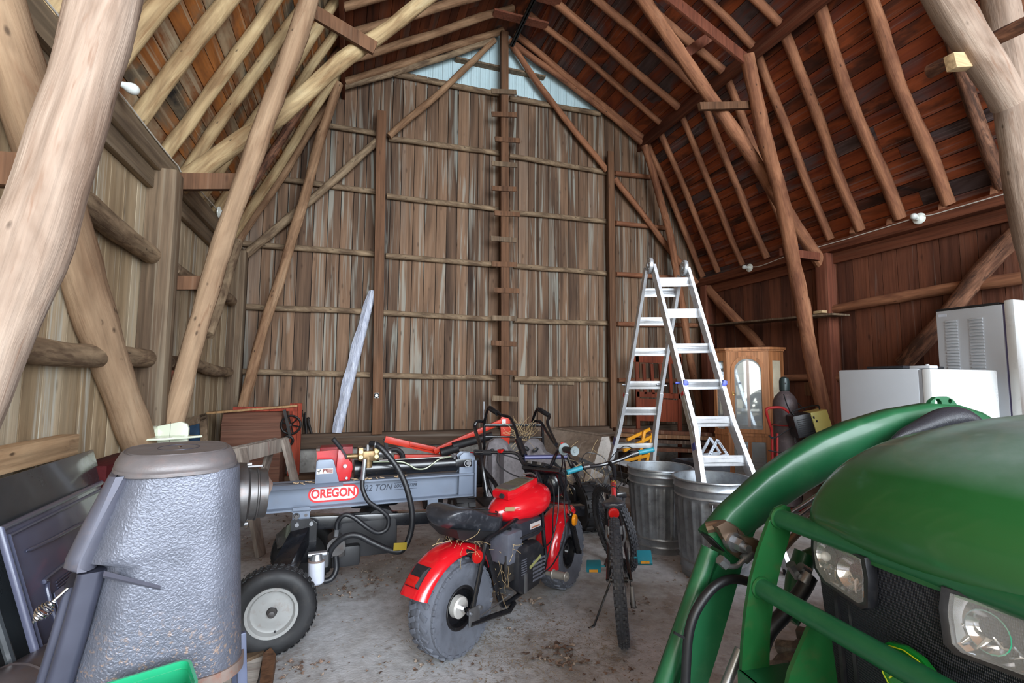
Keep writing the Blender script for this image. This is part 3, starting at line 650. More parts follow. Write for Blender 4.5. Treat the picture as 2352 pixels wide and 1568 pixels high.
ex = (PR_-P0).normalized(); ey = PB-P0; ey = (ey-ex*ey.dot(ex)).normalized(); Lx, Ly = 1.0, (PB-P0).length
moul = paint('moulded_gray', (84, 87, 108), .36, .1, var=.12, scale=6, coat=.35)
nn = ex.cross(ey).normalized(); nn = nn if nn.x > 0 else -nn
def onp(x, y, o=0): return P0+ex*x+ey*y+nn*o
def qp(b, x, y, w_, h_, th, off, bev=.006):
    b.box(onp(x+w_/2, y+h_/2, off), (w_, h_, th), rot=Matrix((ex, ey, ex.cross(ey).normalized())).transposed(), bev=bev)
b = B(); qp(b, 0, 0, Lx, Ly, .012, 0); b.build('panel_sheet', moul, mp, world=True)
b = B()
b.tube([onp(0, Ly, .01), onp(0, 0, .01), onp(Lx, 0, .01)], .013, 10); b.tube([onp(.035, Ly, .012), onp(.035, .035, .012), onp(Lx, .035, .012)], .008, 8)
b.build('raised_rim', moul, mp, world=True)
b = B(); b.tube(smoothpath([onp(.12, .12, .012), onp(.3, .13, .018), onp(.7, .14, .02)], 5), [.002]+[.007]*9+[.006], 8)
b.tube(smoothpath([onp(.19, Ly*1, .01), onp(.19, .32, .01), onp(.21, .28, .01), onp(.25, .26, .01), onp(Lx, .26, .01)], 6), .008, 8)
for k in range(4): b.tube([onp(.27, .30+.012*k, .01), onp(.5, .30+.012*k, .01)], .003, 6)
b.build('pressed_ridge', moul, mp, world=True)
b = B(); qp(b, .225, .33, .085, .35, .004, .012, .0); b.build('lining_plate', paint('lining_plate', (138, 142, 168), .35, .3), mp, world=True)
b = B(); qp(b, .25, .5, .1, .045, .03, .02, .004); b.build('clip', black_plastic, mp, world=True)
b = B()
for k in range(3): b.tube([onp(-.06-.045*k, Ly*.98, -.03-.03*k), onp(-.075-.045*k, .1, -.03-.03*k)], .014, 8)
tag(b.build('folded_trim_strips', glossy), 'dark grooved trim strips stacked behind the moulded panel edge', 'trim')
a_, c_ = on_x(-60, 1070, XL+.06), on_x(158, 1040, XL+.06)
c_.z = a_.z; tag(B().beam(a_, c_, .085, .11, up=(0, 0, 1), bev=.006).build('sawn_plank', wood('plank_y', [(168, 134, 100), (198, 168, 132), (214, 190, 158)], 'y', (90, 66, 50), .5, isl=0, knots=.8, patch=(6, 2), sfreq=(10, 4), thr=.62)), 'pale sawn plank with dark knots along the left wall above the black sheet', 'plank')
# drum lying at the lower left
b = B(); M = look((-1.10, 2.05, .175), (.32, .8, 0))
b.lathe([(0, .0), (.06, .002), (.12, .02), (.155, .06), (.168, .11), (.17, .16), (.174, .165), (.17, .17), (.17, .3), (.174, .305), (.17, .31), (.165, .38), (.12, .44), (0, .46)], M, 40)
tag(b.build('metal_tank', paint('tank_metal', (96, 88, 90), .38, .5, var=.2, scale=8, dirt=(110, 76, 60), damt=.5)), 'dark rust tinted metal tank lying on the floor under the panels', 'tank')
# box added for the dark red shade on the wall behind the stove
o = B().box2((XL+.03, 3.35, 0), (XL+.2, 3.92, .84), bev=.01).build('red_shade_box', wood('dark_red_shade', [(62, 12, 16), (84, 18, 20), (70, 22, 24)], 'y', isl=0)); tag(o, 'added dark red box standing in for shade on the left wall behind the stove', 'shade box')
# cream enamel shelf unit
cs = thing('enamel_shelf_unit', 'cream enamelled stove back shelf with rounded ends, seen over the stove lid', 'shelf', (-1.15, 4.2, 0))
cream = paint('cream_enamel', (214, 220, 198), .25, var=.04, coat=.5)
YC = 4.15; a_ = on_y(338, 1010, YC); c_ = on_y(432, 968, YC)
zt = on_y(432, 967, YC).z; xl_, xr_ = a_.x, on_y(434, 1000, YC).x
b = B(); b.prism([(xl_+.06, 0), (xr_, 0), (xr_, zt-.05), (xr_-.012, zt-.02), (xr_-.05, zt), (xl_+.06, zt-.03)], .035, Matrix(((1, 0, 0, 0), (0, 0, 1, YC), (0, 1, 0, 0), (0, 0, 0, 1))), bev=.008)
b.build('back_panel', cream, cs, world=True)
b = B(); b.prism([(YC-.18, 0), (YC+.02, 0), (YC+.02, zt-.03), (YC-.04, zt-.035), (YC-.12, zt-.07), (YC-.17, zt-.13), (YC-.18, zt-.18)], .06, Matrix(((0, 0, 1, xl_+.035), (1, 0, 0, 0), (0, 1, 0, 0), (0, 0, 0, 1))), bev=.02)
b.build('end_panel', cream, cs, world=True, sharp=60)
b = B(); b.prism([(xl_+.06, YC), (xr_+.06, YC-.02), (xr_+.10, YC-.06), (xr_-.02, YC-.15), (xl_+.16, YC-.2), (xl_+.06, YC-.2)], .014, Matrix.Translation((0, 0, zt-.105)), bev=.003)
b.build('half_shelf', cream, cs, world=True)
B().box2((xr_-.115, YC-.019, 0), (xr_-.113, YC-.017, zt)).build('seam', black_rough, cs, world=True)
# leaning framed sash behind it
fr_ = thing('framed_sash', 'weathered grey framed sash with dark glass leaning left of the old mill', 'window sash', on_y(470, 1060, 5.2))
Pa, Pb, Pc = on_y(428, 962, 5.3), on_y(475, 950, 5.3), on_y(503, 1015, 5.1)
ex = (Pb-Pa).normalized(); ey = Pc-Pb; ey = (ey-ex*ey.dot(ex)).normalized(); P0 = Pb-ex*.42
def bar(b, x, y, w_, h_, th=.03, o=0): b.box(P0+ex*(x+w_/2)+ey*(y+h_/2)+ex.cross(ey)*o, (w_, h_, th), rot=Matrix((ex, ey, ex.cross(ey))).transposed(), bev=.004)
b = B(); bar(b, 0, 0, .42, .09); bar(b, .36, 0, .06, .8); bar(b, 0, 0, .06, .8); bar(b, 0, .74, .42, .06); b.build('sash_frame', timber_gray, fr_, world=True)
b = B(); bar(b, .05, .08, .32, .68, .006); b.build('pane', paint('blue_dark_glass', (40, 62, 84), .1, var=.5, scale=5), fr_, world=True)
# the old fanning mill
ml = thing('fanning_mill', 'old brown wooden fanning mill with iron wheel on its right side, against the end wall', 'farm machine', on_y(590, 1100, 6.2))
Y0, Y1 = 6.0, 6.6; ax = on_y(510, 950, Y0).x; bx_ = on_y(648, 945, Y0).x; zt = on_y(560, 945, Y0).z
mill_w = wood('mill_wood', [(70, 44, 36), (98, 64, 50), (116, 82, 66)], 'x', (150, 120, 100), .2, isl=1)
mill_r = wood('mill_red', [(110, 42, 30), (148, 62, 42), (130, 54, 40)], 'z', (90, 60, 50), .4, isl=1)
b = B(); prof = [(Y0+.16, 0), (Y1, 0), (Y1, zt), (Y0+.08, zt), (Y0+.015, zt-.05), (Y0-.01, zt-.12), (Y0-.02, zt-.2), (Y0-.02, .12), (Y0+.16, 0)]
b.prism(prof[:-1], bx_-ax, Matrix(((0, 0, 1, (ax+bx_)/2), (1, 0, 0, 0), (0, 1, 0, 0), (0, 0, 0, 1))), bev=.01); b.build('hopper_box', mill_w, ml, world=True)
b = B(); b.box2((ax+.0, Y0-.03, zt-.145), (bx_, Y0+.0, zt-.125)); b.build('moulding', mill_w, ml, world=True)
xr2 = on_y(683, 940, Y0).x
b = B(); b.box2((bx_+.02, Y1-.06, 0), (xr2, Y1, zt+.06)); b.box2((xr2-.04, Y0, 0), (xr2, Y1, .08)); b.box2((xr2-.045, Y0+.02, .3), (xr2, Y0+.07, zt+.07)); b.box2((ax+.1, Y0+.01, zt-.0), (xr2, Y0+.06, zt+.05)); b.build('side_frame', mill_r, ml, world=True)
b = B(); cx_ = (bx_+xr2)/2+.02; M = look((cx_, Y0-.03, zt-.15), (0, 1, 0)); b.torus(M, .1, .012, 24, 8); b.torus(Matrix.Translation((-.02, -.03, -.17)) @ M, .05, .014, 18, 8)
for k in range(6): a = k*PI/3; b.cyl(M @ Vector((0, 0, 0)), M @ Vector((.1*math.cos(a), .1*math.sin(a), 0)), .008, n=6)
b.cyl((cx_, Y0-.07, zt-.15), (cx_, Y0+.2, zt-.15), .014); b.beam((cx_-.07, Y0-.06, zt+.02), (cx_+.01, Y0-.06, zt-.3), .03, .02, up=(0, 1, 0)); b.build('gear_wheel', iron, ml, world=True)
tag(B().beam(on_y(478, 948, Y0+.05), on_y(684, 931, Y0+.05), .14, .022, up=(0, 0, 1), bev=.003).build('loose_board', wood('yellow_board', [(150, 116, 80), (176, 142, 100)], 'z', isl=0)), 'long yellowish board lying across the top of the old mill', 'board')
# grey tools standing on the sill
sl = on_y(690, 1004, YB-.1).z
t = B().box((on_y(683, 990, YB-.1).x, YB-.1, .62+.11), (.12, .03, .22), bev=.004).build('wood_offcut', timber_gray); tag(t, 'grey notched wood offcut standing on the sill right of the mill', 'offcut')
for k, (px, h) in enumerate(((692, .30), (700, .26), (708, .2))):
    x = on_y(px, 1000, YB-.09).x; b = B(); b.tube([Vector((x+.02*k, YB-.10, .62)), Vector((x, YB-.08, .62+h*.6)), Vector((x-.01, YB-.06, .62+h))], [.016, .02, .012], 8); b.sph((x-.01, YB-.06, .62+h), .017)
    tag(b.build('iron_tool', iron), '%s dark iron tool standing on the sill right of the mill' % ('tallest' if k == 0 else 'middle' if k == 1 else 'shortest'), 'tool', 'iron tools on the sill')
# sawhorse
sh = thing('sawhorse', 'weathered wooden sawhorse with paint drips behind the log splitter', 'sawhorse', at_d(590, 1180, 4.0))
saww = wood('saw_wood', [(104, 92, 84), (138, 126, 116), (160, 150, 140)], 'z', (120, 48, 48), .35, isl=1, patch=(6, 1.5), sfreq=(10, 2.5), thr=.6)
def onfloor(v): v = v.copy(); v.z = 0; return v
A1, A2 = at_d(520, 1062, 3.7), at_d(648, 1022, 4.5); A2.z = A1.z = .74
dv = (A2-A1).normalized(); sd = Vector((-dv.y, dv.x, 0))
B().beam(A1-sd*.035, A2-sd*.035, .03, .12, up=(0, 0, 1), bev=.003).build('rail', saww, sh, world=True)
B().beam(A1+sd*.075, A2+sd*.075, .03, .1, up=(0, 0, 1), bev=.003).build('rail', saww, sh, world=True)
for E_, q in ((A1+dv*.1, -1), (A2-dv*.06, 1)):
    for s_ in (-1, 1):
        top = E_+sd*s_*.05+Vector((0, 0, .05)); ft = onfloor(E_+sd*s_*.27+dv*q*.04); B().beam(ft, top, .10, .03, up=sd, bev=.003).build('leg', saww, sh, world=True)
    B().beam(E_-sd*.16+Vector((0, 0, -.4)), E_+sd*.16+Vector((0, 0, -.4)), .09, .02, up=(0, 0, 1)).build('brace', saww, sh, world=True)
# dark planks stacked on the floor by the end wall
for k, (x0, x1, y0, z0, w_) in enumerate(((-1.1, 1.0, 6.2, 0, .3), (-.9, 1.15, 6.5, 0, .25), (-1.0, .7, 6.3, .06, .35), (-.2, 1.4, 5.7, 0, .2), (-1.1, .6, 6.62, .12, .22))):
    o = B().box(((x0+x1)/2, y0, z0+.03), (x1-x0, w_, .055), rot=(0, 0, .03*(k-2)), bev=.004).build('floor_plank', wood('plank_dark%d' % k, [(72, 50, 36), (106, 80, 60), (128, 104, 84)], 'x', isl=0))
    tag(o, ['long brown plank lying by the end wall footing', 'brown plank tight along the end wall footing', 'wide brown plank lying on top of the pair by the end wall', 'short brown plank on the floor behind the log splitter tongue', 'narrow plank lying topmost on the planks by the end wall'][k], 'plank')
# red metal box with a rusty side
rb = thing('red_metal_box', 'old red painted metal box with rusty side behind the splitter wedge', 'box', on_y(765, 1100, 5.9))
xa, xb = on_y(735, 1030, 5.8).x, on_y(810, 1030, 5.8).x; zt = on_y(760, 1027, 5.8).z
B().box2((xa, 5.8, 0), (xb, 6.05, zt), bev=.006).build('box', paint('old_red', (148, 20, 28), .5, var=.15, dirt=(90, 50, 40), damt=.6), rb, world=True)
B().box2((xa-.04, 5.79, 0), (xa, 6.06, zt-.01), bev=.004).build('side_plate', rusty, rb, world=True)
# plastic wrapped roll leaning on the wall
roll = thing('wrapped_roll', 'long tube wrapped in clear whitish plastic leaning on the end wall', 'roll', on_y(772, 1003, YB-.12))
p0, p1 = on_y(776, 1000, YB-.12), on_y(857, 668, YB-.12); p0.z = .63
m, N, L, P = newmat('plastic_wrap'); v = nmap(N, L, (30, 30, 5)); nz = noise(N, L, v, 1, 5, .7, 1.2)
L.new(ramp(N, L, nz, [(.3, lin((150, 158, 182))), (.65, lin((214, 218, 230)))]), P.inputs['Base Color']); P.inputs['Roughness'].default_value = .25; bump(N, L, P, nz, 1, .02); wrap = m
B().cyl(p0, p1, .05, .045, 20).build('tube', wrap, roll, world=True)
rg = []; dd = (p1-p0).normalized(); xx = Vector((1, 0, 0)); yy = Vector((0, -1, 0))
for k in range(31):
    t = k/30; c_ = p0.lerp(p1, t); wv = .045+.03*math.sin(t*PI*1.1)+.008*math.sin(t*23)
    rg.append([c_-xx*(.03+wv), c_-xx*.03+yy*(.053+.004*math.sin(t*31)), c_+xx*.02+yy*.054, c_-xx*.02+yy*.03])
B().loft(rg).build('loose_plastic', wrap, roll, world=True)
pl_ = on_y(865, 908, YB-.24); lt = thing('hook_latch', 'small black hook and latch on the left tall board post', 'latch', pl_)
B().box(pl_, (.05, .012, .07)).build('backplate', white_mat, lt, world=True); B().torus(look(pl_+Vector((0, -.012, 0)), (0, 1, 0)), .028, .007, 18, 6).build('ring', iron, lt, world=True)
# bottom left: green bin and pieces of white painted board
gb = thing('green_bin', 'green plastic bin, its rim just showing at the bottom left edge', 'bin', (-.56, 1.18, 0))
greenp = paint('green_plastic', (34, 150, 104), .3, var=.06, coat=.3)
M = Matrix.Translation(at_d(335, 1668, 1.3)) @ Matrix.Rotation(math.radians(22), 4, 'Z'); zc = M.translation.z; M.translation.z = 0
def ring_(w_, d_, z, r): return [M @ p for p in rr_ring(-w_/2, w_/2, -d_/2, d_/2, z, r, 5)]
zt = at_d(330, 1578, 1.3).z
b = B(); b.loft([ring_(.16, .13, .002, .02), ring_(.19, .155, zt-.02, .03), ring_(.21, .175, zt-.02, .03), ring_(.21, .175, zt, .03), ring_(.195, .16, zt, .025), ring_(.165, .135, .01, .02)], cap1=True); b.build('tub', greenp, gb, world=True, sharp=40)
for k, (pts, h, lab, mt) in enumerate([
    ([(400, 1568), (415, 1555), (552, 1508), (606, 1494), (592, 1560), (560, 1640), (380, 1640)], .03, 'white painted board lying under the stove leg', 'w'),
    ([(588, 1640), (604, 1500), (622, 1486), (634, 1502), (612, 1640)], .06, 'brown edged timber strip beside the white board', 'b'),
    ([(470, 1535), (610, 1478), (607, 1496), (480, 1550)], .045, 'grey nailed lath lying across the white board', 'g')]):
    P3 = [on_z(x, y, h) for x, y in pts]; b = B(); vt = [b.bm.verts.new(p) for p in P3]; vb = [b.bm.verts.new((p.x, p.y, .0)) for p in P3]
    b.bm.faces.new(vt); b.bm.faces.new(vb[::-1]); n = len(P3)
    for i in range(n): b.bm.faces.new((vt[i], vb[i], vb[(i+1) % n], vt[(i+1) % n]))
    tag(b.build('board_piece', wood('white_board', [(190, 184, 176), (214, 210, 204)], 'x', (130, 100, 90), .3, isl=0) if mt == 'w' else timber_brown if mt == 'b' else timber_gray, sharp=20), lab, 'board')
# ---------------------------------------------------------------- log splitter (local x runs along the beam, z up)
spl_ = thing('log_splitter', 'grey towable log splitter with red wedge and black hoses in the middle left', 'log splitter', (-.414, 3.148, 0), math.radians(3.9))
sgray = paint('splitter_gray', (108, 118, 134), .4, .1, var=.05, scale=6, dirt=(112, 104, 100), damt=.12)
sred = paint('splitter_red', (178, 14, 24), .35, var=.1, dirt=(120, 20, 24), damt=.3, coat=.3)
X0 = -.32
b = B(); zb, zt = .578, .725
b.box2((X0, -.065, zt-.01), (1.20, .065, zt)); b.box2((X0, -.065, zb), (1.20, .065, zb+.01)); b.box2((X0, -.006, zb), (1.20, .006, zt)); b.build('beam', sgray, spl_)
# log cradles along the near and far edge of the beam
for s_ in (-1, 1):
    b = B(); b.prism([(.016, -.012), (.026, -.012), (.0, .006), (-.01, .006)], .72, Matrix(((0, 0, 1, .03), (-s_*-1 if s_ > 0 else -1, 0, 0, s_*.066), (0, 1, 0, zt-.005), (0, 0, 0, 1)))); b.build('log_cradle', sgray, spl_)
b = B(); b.prism([(-.06, 0), (.05, 0), (.05, .24), (.035, .265), (-.03, .27), (-.055, .25)], .014, Matrix(((1, 0, 0, 1.165), (0, 0, 1, -.035), (0, 1, 0, .585), (0, 0, 0, 1))), bev=.004)
b.prism([(-.06, 0), (.05, 0), (.05, .24), (.035, .265), (-.03, .27), (-.055, .25)], .014, Matrix(((1, 0, 0, 1.165), (0, 0, 1, .035), (0, 1, 0, .585), (0, 0, 0, 1))), bev=.004)
b.box2((1.10, -.05, zb+.0), (1.215, .05, zb+.012)); b.box2((1.205, -.07, zb-.005), (1.217, .07, zt+.08)); b.build('end_plate', sgray, spl_)
b = B(); b.cyl((1.16, -.075, .79), (1.16, .07, .79), .014); b.torus(look((1.155, -.07, .79), (.3, 1, 0)), .02, .003, 16, 6); b.build('cylinder_pin', steel, spl_)
B().box2((1.08, -.05, .765), (1.19, .05, .815), bev=.005).build('cylinder_tang', black_paint, spl_)
# splitting cylinder, gauge strip on it, thin steel line
b = B(); b.cyl((.48, 0, .785), (1.10, 0, .785), .048, n=28); b.cyl((.455, 0, .785), (.485, 0, .785), .056, n=28); b.cyl((.485, 0, .785), (.495, 0, .785), .052, n=28); b.build('hydraulic_cylinder', black_paint, spl_)
gs = B().beam((.60, -.018, .832), (1.09, -.018, .832), .022, .002, up=(0, 0, 1)).build('gauge_strip', paint('gauge_white', (220, 216, 214), .5), spl_)
b = B(); b.tube(smoothpath([(.56, -.055, .83), (.72, -.055, .822), (.78, -.06, .80), (.82, -.062, .775), (.88, -.062, .772), (.93, -.06, .80), (.98, -.055, .828), (1.08, -.045, .838)], 6), .005, 8); b.build('steel_line', paint('line_green', (150, 158, 136), .35, .6), spl_)
b = B(); b.cyl((1.05, -.05, .84), (1.08, -.04, .84), .012, n=6); b.cyl((1.075, -.04, .82), (1.075, -.04, .855), .01); b.build('line_fitting', steel, spl_)
# wedge and its red carriage
b = B(); b.prism([(.345, zt+.002), (.43, zt+.002), (.445, .80), (.44, .835), (.405, .86), (.395, .90), (.36, .915)], .10, Matrix(((1, 0, 0, 0), (0, 0, 1, 0), (0, 1, 0, 0), (0, 0, 0, 1))), bev=.006); b.build('wedge_carriage', sred, spl_)
b = B(); b.prism([(.26, zt+.03), (.36, zt+.002), (.36, .905), (.24, .9)], .018, Matrix(((1, 0, 0, 0), (0, 0, 1, .01), (0, 1, 0, 0), (0, 0, 0, 1)))); b.build('wedge_blade', sred, spl_)
b = B(); b.cyl((.40, -.062, .815), (.40, -.05, .815), .012, n=6); b.cyl((.41, -.062, .745), (.41, -.05, .745), .008, n=6); b.build('wedge_bolt', steel, spl_)
# footed bracket with warning label
b = B(); b.prism([(.235, zt), (.37, zt), (.335, .853), (.325, .86), (.25, .86), (.24, .85)], .03, Matrix(((1, 0, 0, 0), (0, 0, 1, -.055), (0, 1, 0, 0), (0, 0, 0, 1))), bev=.006)
b.build('stripper_bracket', sgray, spl_)
lb = B().box((.288, -.0715, .795), (.09, .001, .03)).build('warning_label', paint('label_white', (214, 210, 206), .5), spl_)
B().box((.303, -.0722, .795), (.056, .001, .024)).build('label_panel', paint('label_maroon', (110, 48, 42), .5), lb)
b = B(); b.prism([(-.009, -.008), (.009, -.008), (0, .008)], .001, look((.289, -.0728, .795), (0, -1, 0), (1, 0, 0))); b.build('warning_triangle', paint('label_cream', (226, 200, 190), .5), lb)
b = B(); b.box((.255, -.0722, .797), (.016, .001, .005)); b.box((.256, -.0722, .79), (.006, .001, .012)); b.box((.262, -.0722, .802), (.005, .001, .008)); b.build('label_pictogram', black_rough, lb)
for q in range(3): B().box((.314, -.0729, .789+.006*q), (.024, .0006, .0018)).build('label_line', MATS['label_cream'], lb)
# valve block, lever
brass = paint('valve_brass', (128, 106, 74), .4, .7, var=.3, scale=30, dirt=(90, 60, 44), damt=.5)
b = B(); b.box((.53, -.05, .87), (.10, .07, .06), bev=.008); b.box((.485, -.05, .885), (.03, .09, .075), bev=.008); b.box((.575, -.05, .885), (.03, .09, .075), bev=.008); b.cyl((.53, -.06, .80), (.53, -.06, .875), .026); b.cyl((.40, -.05, .87), (.49, -.05, .87), .016); b.build('valve_block', brass, spl_)
b = B(); 
for x in (.485, .575):
    for z in (.868, .9): b.cyl((x, -.1, z), (x, -.09, z), .0125, n=10)
b.build('valve_cap', paint('valve_cap', (206, 196, 140), .4, .3), spl_)
b = B(); b.cyl((.59, -.05, .88), (.64, -.05, .88), .026, n=12); b.cyl((.64, -.05, .88), (.665, -.05, .88), .02, n=16); b.cyl((.53, -.05, .90), (.53, -.05, .935), .012, n=6); b.build('valve_cap_end', steel, spl_)
b = B(); b.tube([(.405, -.06, .865), (.40, -.07, .88), (.365, -.11, .935)], .007); b.build('lever', steel, spl_)
B().tube([(.372, -.105, .925), (.325, -.12, .985)], [.012, .013], 12).build('lever_grip', black_rough, spl_)
# hoses
def hose(nm, pts, r, mt=hose_rubber): return B().tube(smoothpath(pts, 8), r, 12).build(nm, mt, spl_)
B().tube([(.505, -.12, .86), (.50, -.125, .80), (.495, -.13, .735)], [.013, .014, .013], 10).build('hose_ferrule', steel, spl_)
hose('hydraulic_hose', [(.495, -.13, .74), (.497, -.14, .69), (.53, -.15, .62), (.60, -.15, .565), (.645, -.15, .515), (.64, -.15, .455), (.59, -.15, .435), (.53, -.15, .47), (.45, -.14, .535), (.40, -.13, .55), (.365, -.12, .51), (.362, -.12, .46)], .013)
hose('hydraulic_hose', [(.54, -.08, .945), (.58, -.12, .935), (.645, -.15, .867), (.71, -.17, .77), (.755, -.19, .65), (.778, -.2, .52), (.765, -.2, .41), (.72, -.21, .34), (.66, -.21, .345), (.56, -.2, .395), (.47, -.19, .445), (.40, -.18, .44), (.34, -.16, .385), (.32, -.15, .33)], .017)
b = B(); b.torus(look((.565, -.11, .94), (1, -.3, -.1)), .02, .004, 14, 6); b.build('hose_clamp', steel, spl_)
B().box((.705, -.235, .37), (.075, .003, .042), rot=(0, .05, 0)).build('hose_tag', paint('tag_olive', (146, 124, 28), .5, .2), spl_)
B().tube([(.362, -.12, .47), (.36, -.12, .43)], .014).build('pump_fitting', steel, spl_)
b = B(); b.cyl((.36, -.16, .385), (.36, -.02, .385), .05, n=20); b.box((.37, -.12, .37), (.08, .05, .10), bev=.01); b.build('pump', dark_steel, spl_)
hose('suction_hose', [(.36, -.14, .33), (.365, -.15, .26), (.34, -.17, .22), (.30, -.17, .21)], .016)
b = B(); b.cyl((.259, -.2, .225), (.259, -.2, .335), .043, .043, 24); b.cyl((.259, -.2, .217), (.259, -.2, .225), .036, .043, 24); b.build('oil_filter', paint('filter_white', (196, 200, 212), .35, var=.08, dirt=(150, 140, 130), damt=.2), spl_)
b = B(); b.cyl((.259, -.2, .335), (.259, -.2, .345), .045, n=24); b.build('filter_rust_ring', rusty, spl_)
b = B(); b.cyl((.259, -.2, .345), (.259, -.2, .375), .04, .03, 20); b.cyl((.215, -.2, .37), (.31, -.2, .37), .016, n=12); b.cyl((.30, -.2, .37), (.30, -.19, .30), .022, n=8); b.build('filter_head', steel, spl_)
# brackets, post, tongue, axle arms
b = B(); b.box2((.125, -.075, .535), (.215, -.065, .60)); b.box2((.125, .065, .535), (.215, .075, .60)); b.box2((.12, -.075, .575), (.22, .075, .583)); b.build('mount_bracket', sgray, spl_)
b = B(); b.torus(look((.145, -.082, .555), (0, 1, 0)), .014, .004, 14, 6); b.cyl((.145, -.09, .555), (.145, -.06, .555), .009); b.cyl((.195, -.08, .555), (.195, -.062, .555), .008); b.build('pivot_pin', dark_steel, spl_)
b = B(); b.prism([(.12, .54), (.22, .54), (.255, .51), (.255, .30), (.17, .30), (.12, .42)], .012, Matrix(((1, 0, 0, 0), (0, 0, 1, -.095), (0, 1, 0, 0), (0, 0, 0, 1)))); b.build('pivot_plate', black_paint, spl_)
b = B()
for x in (.15, .225): b.cyl((x, -.112, .512), (x, -.1, .512), .012, n=6)
b.build('plate_bolt', steel, spl_)
b = B(); b.beam((.14, 0, .50), (2.05, 0, .40), .075, .075, up=(0, 1, 0), bev=.006); b.build('tongue', black_paint, spl_)
B().box2((.90, -.062, .47), (.965, -.055, .58)).build('beam_support', sgray, spl_)
for s_ in (-1, 1):
    b = B(); b.beam((.185, s_*.05, .46), (.07, s_*.36, .30), .095, .095, up=(0, 0, 1), bev=.006); b.build('axle_arm', black_paint, spl_)
b = B(); b.box2((.02, -.37, .26), (.16, -.33, .36), bev=.01); b.build('fender_bracket', black_rough, spl_)
# engine and tank below the beam on the far side
b = B(); b.box((.55, .06, .38), (.34, .2, .22), bev=.02); b.cyl((.62, -.02, .44), (.62, .28, .44), .1, n=24); b.box((.42, -.04, .30), (.16, .1, .12), bev=.02); b.build('oil_reservoir', black_rough, spl_)
b = B(); b.box((.60, .2, .58), (.30, .22, .12), bev=.03); b.cyl((.42, -.03, .42), (.42, .03, .42), .06, n=20); b.build('engine', black_paint, spl_)
# wheels
def swheel(v, sgn):
    M = look((.06 if v < 0 else .2, v, .203), (0, sgn, 0))
    b = B(); prof = [(.115, -.045), (.135, -.056), (.165, -.06), (.188, -.052), (.199, -.035), (.2015, -.015), (.2025, 0), (.2015, .015), (.199, .035), (.188, .052), (.165, .06), (.135, .056), (.115, .045)]
    b.lathe(prof, M, 56)
    for j in range(40):
        a = j*2*PI/40
        for q in (-.03, -.01, .01, .03): b.box(M @ Vector((.2035*math.cos(a+q), .2035*math.sin(a+q), q)), (.004, .018, .012), rot=(M.to_3x3() @ Matrix.Rotation(a, 3, 'Z')))
    wh = b.build('tire', tire_black, spl_, sharp=40)
    b = B(); b.lathe([(.024, .03), (.05, .034), (.08, .026), (.095, .03), (.105, .05), (.118, .052), (.119, .045), (.118, -.05), (0, -.05), (0, .02)], M, 48); r_ = b.build('wheel_rim', paint('rim_gray', (150, 150, 148), .45, .1, var=.06, scale=10, dirt=(120, 96, 80), damt=.4) if v < 0 else black_rough, spl_)  # far rim black: its lack of light is put into the colour
    b = B(); b.lathe([(0, .066), (.014, .064), (.019, .055), (.021, .03), (.024, .028), (.026, .02)], M, 20); b.build('hub_cap', rusty if False else dark_steel, r_)
    b = B(); p = M @ Vector((.05, .075, .03)); b.cyl(p, M @ Vector((.075, .10, .045)), .004); b.build('valve_stem', black_rough, r_)
swheel(-.42, -1); swheel(.42, 1)
# chips of wood lying on the beam
b = B(); rn = random.Random(4)
for k in range(26): x = rn.uniform(.45, .78) if k < 18 else rn.uniform(.12, .22); b.box((x, rn.uniform(-.06, -.02), zt+.004+rn.uniform(0, .006)), (rn.uniform(.015, .045), rn.uniform(.006, .015), .002), rot=(rn.uniform(-.4, .4), rn.uniform(-.3, .3), rn.uniform(0, 3)))
o = b.build('wood_chips', paint('chip_wood', (196, 168, 132), .8, var=.2)); 
o.location = spl_.matrix_basis @ o.location; o.rotation_euler.z = spl_.rotation_euler.z; tag(o, 'pale wood chips lying on the log splitter beam', 'wood chips', kind='stuff')
# lettering on the web of the beam, facing the camera
TM = lambda x, z, y=-.0075: Matrix(((1, 0, 0, x), (0, 0, -1, y), (0, 1, 0, z), (0, 0, 0, 1)))
zc = .652
def capsule(w_, h_, n=12): 
    r = h_/2; pts = []
    for k in range(n+1): a = -PI/2+PI*k/n; pts.append((w_/2-r+r*math.cos(a), r*math.sin(a)))
    for k in range(n+1): a = PI/2+PI*k/n; pts.append((-w_/2+r+r*math.cos(a), r*math.sin(a)))
    return pts
lred = paint('logo_red', (206, 28, 34), .4, var=.03); lwh = paint('logo_white', (216, 222, 228), .4, var=.03); lbk = paint('logo_dark', (36, 44, 60), .5, var=.05)
lg = B().prism(capsule(.285, .096), .001, TM(.345, zc)).build('logo_plate', lred, spl_)
B().prism(capsule(.262, .074), .0006, TM(.345, zc, -.0088)).build('logo_field', lwh, lg)
textobj('logo_lettering', 'OREGON', .068, TM(.343, zc+.0, -.0102), lred, lg, bold=.0028, sx=.86)
textobj('ton_lettering', '22 TON', .052, TM(.60, zc+.012, -.008), lbk, spl_, font_shear=.25, bold=.0004, sx=.92)
t_ = textobj('splitter_lettering', 'LOG SPLITTER', .026, TM(.77, zc+.014, -.008), lbk, spl_, font_shear=.25, bold=.0006, sx=.86)
B().box((.77, -.008, zc+.033), (.145, .001, .0025)).box((.77, -.008, zc-.007), (.145, .001, .0025)).build('lettering_rule', lbk, spl_)
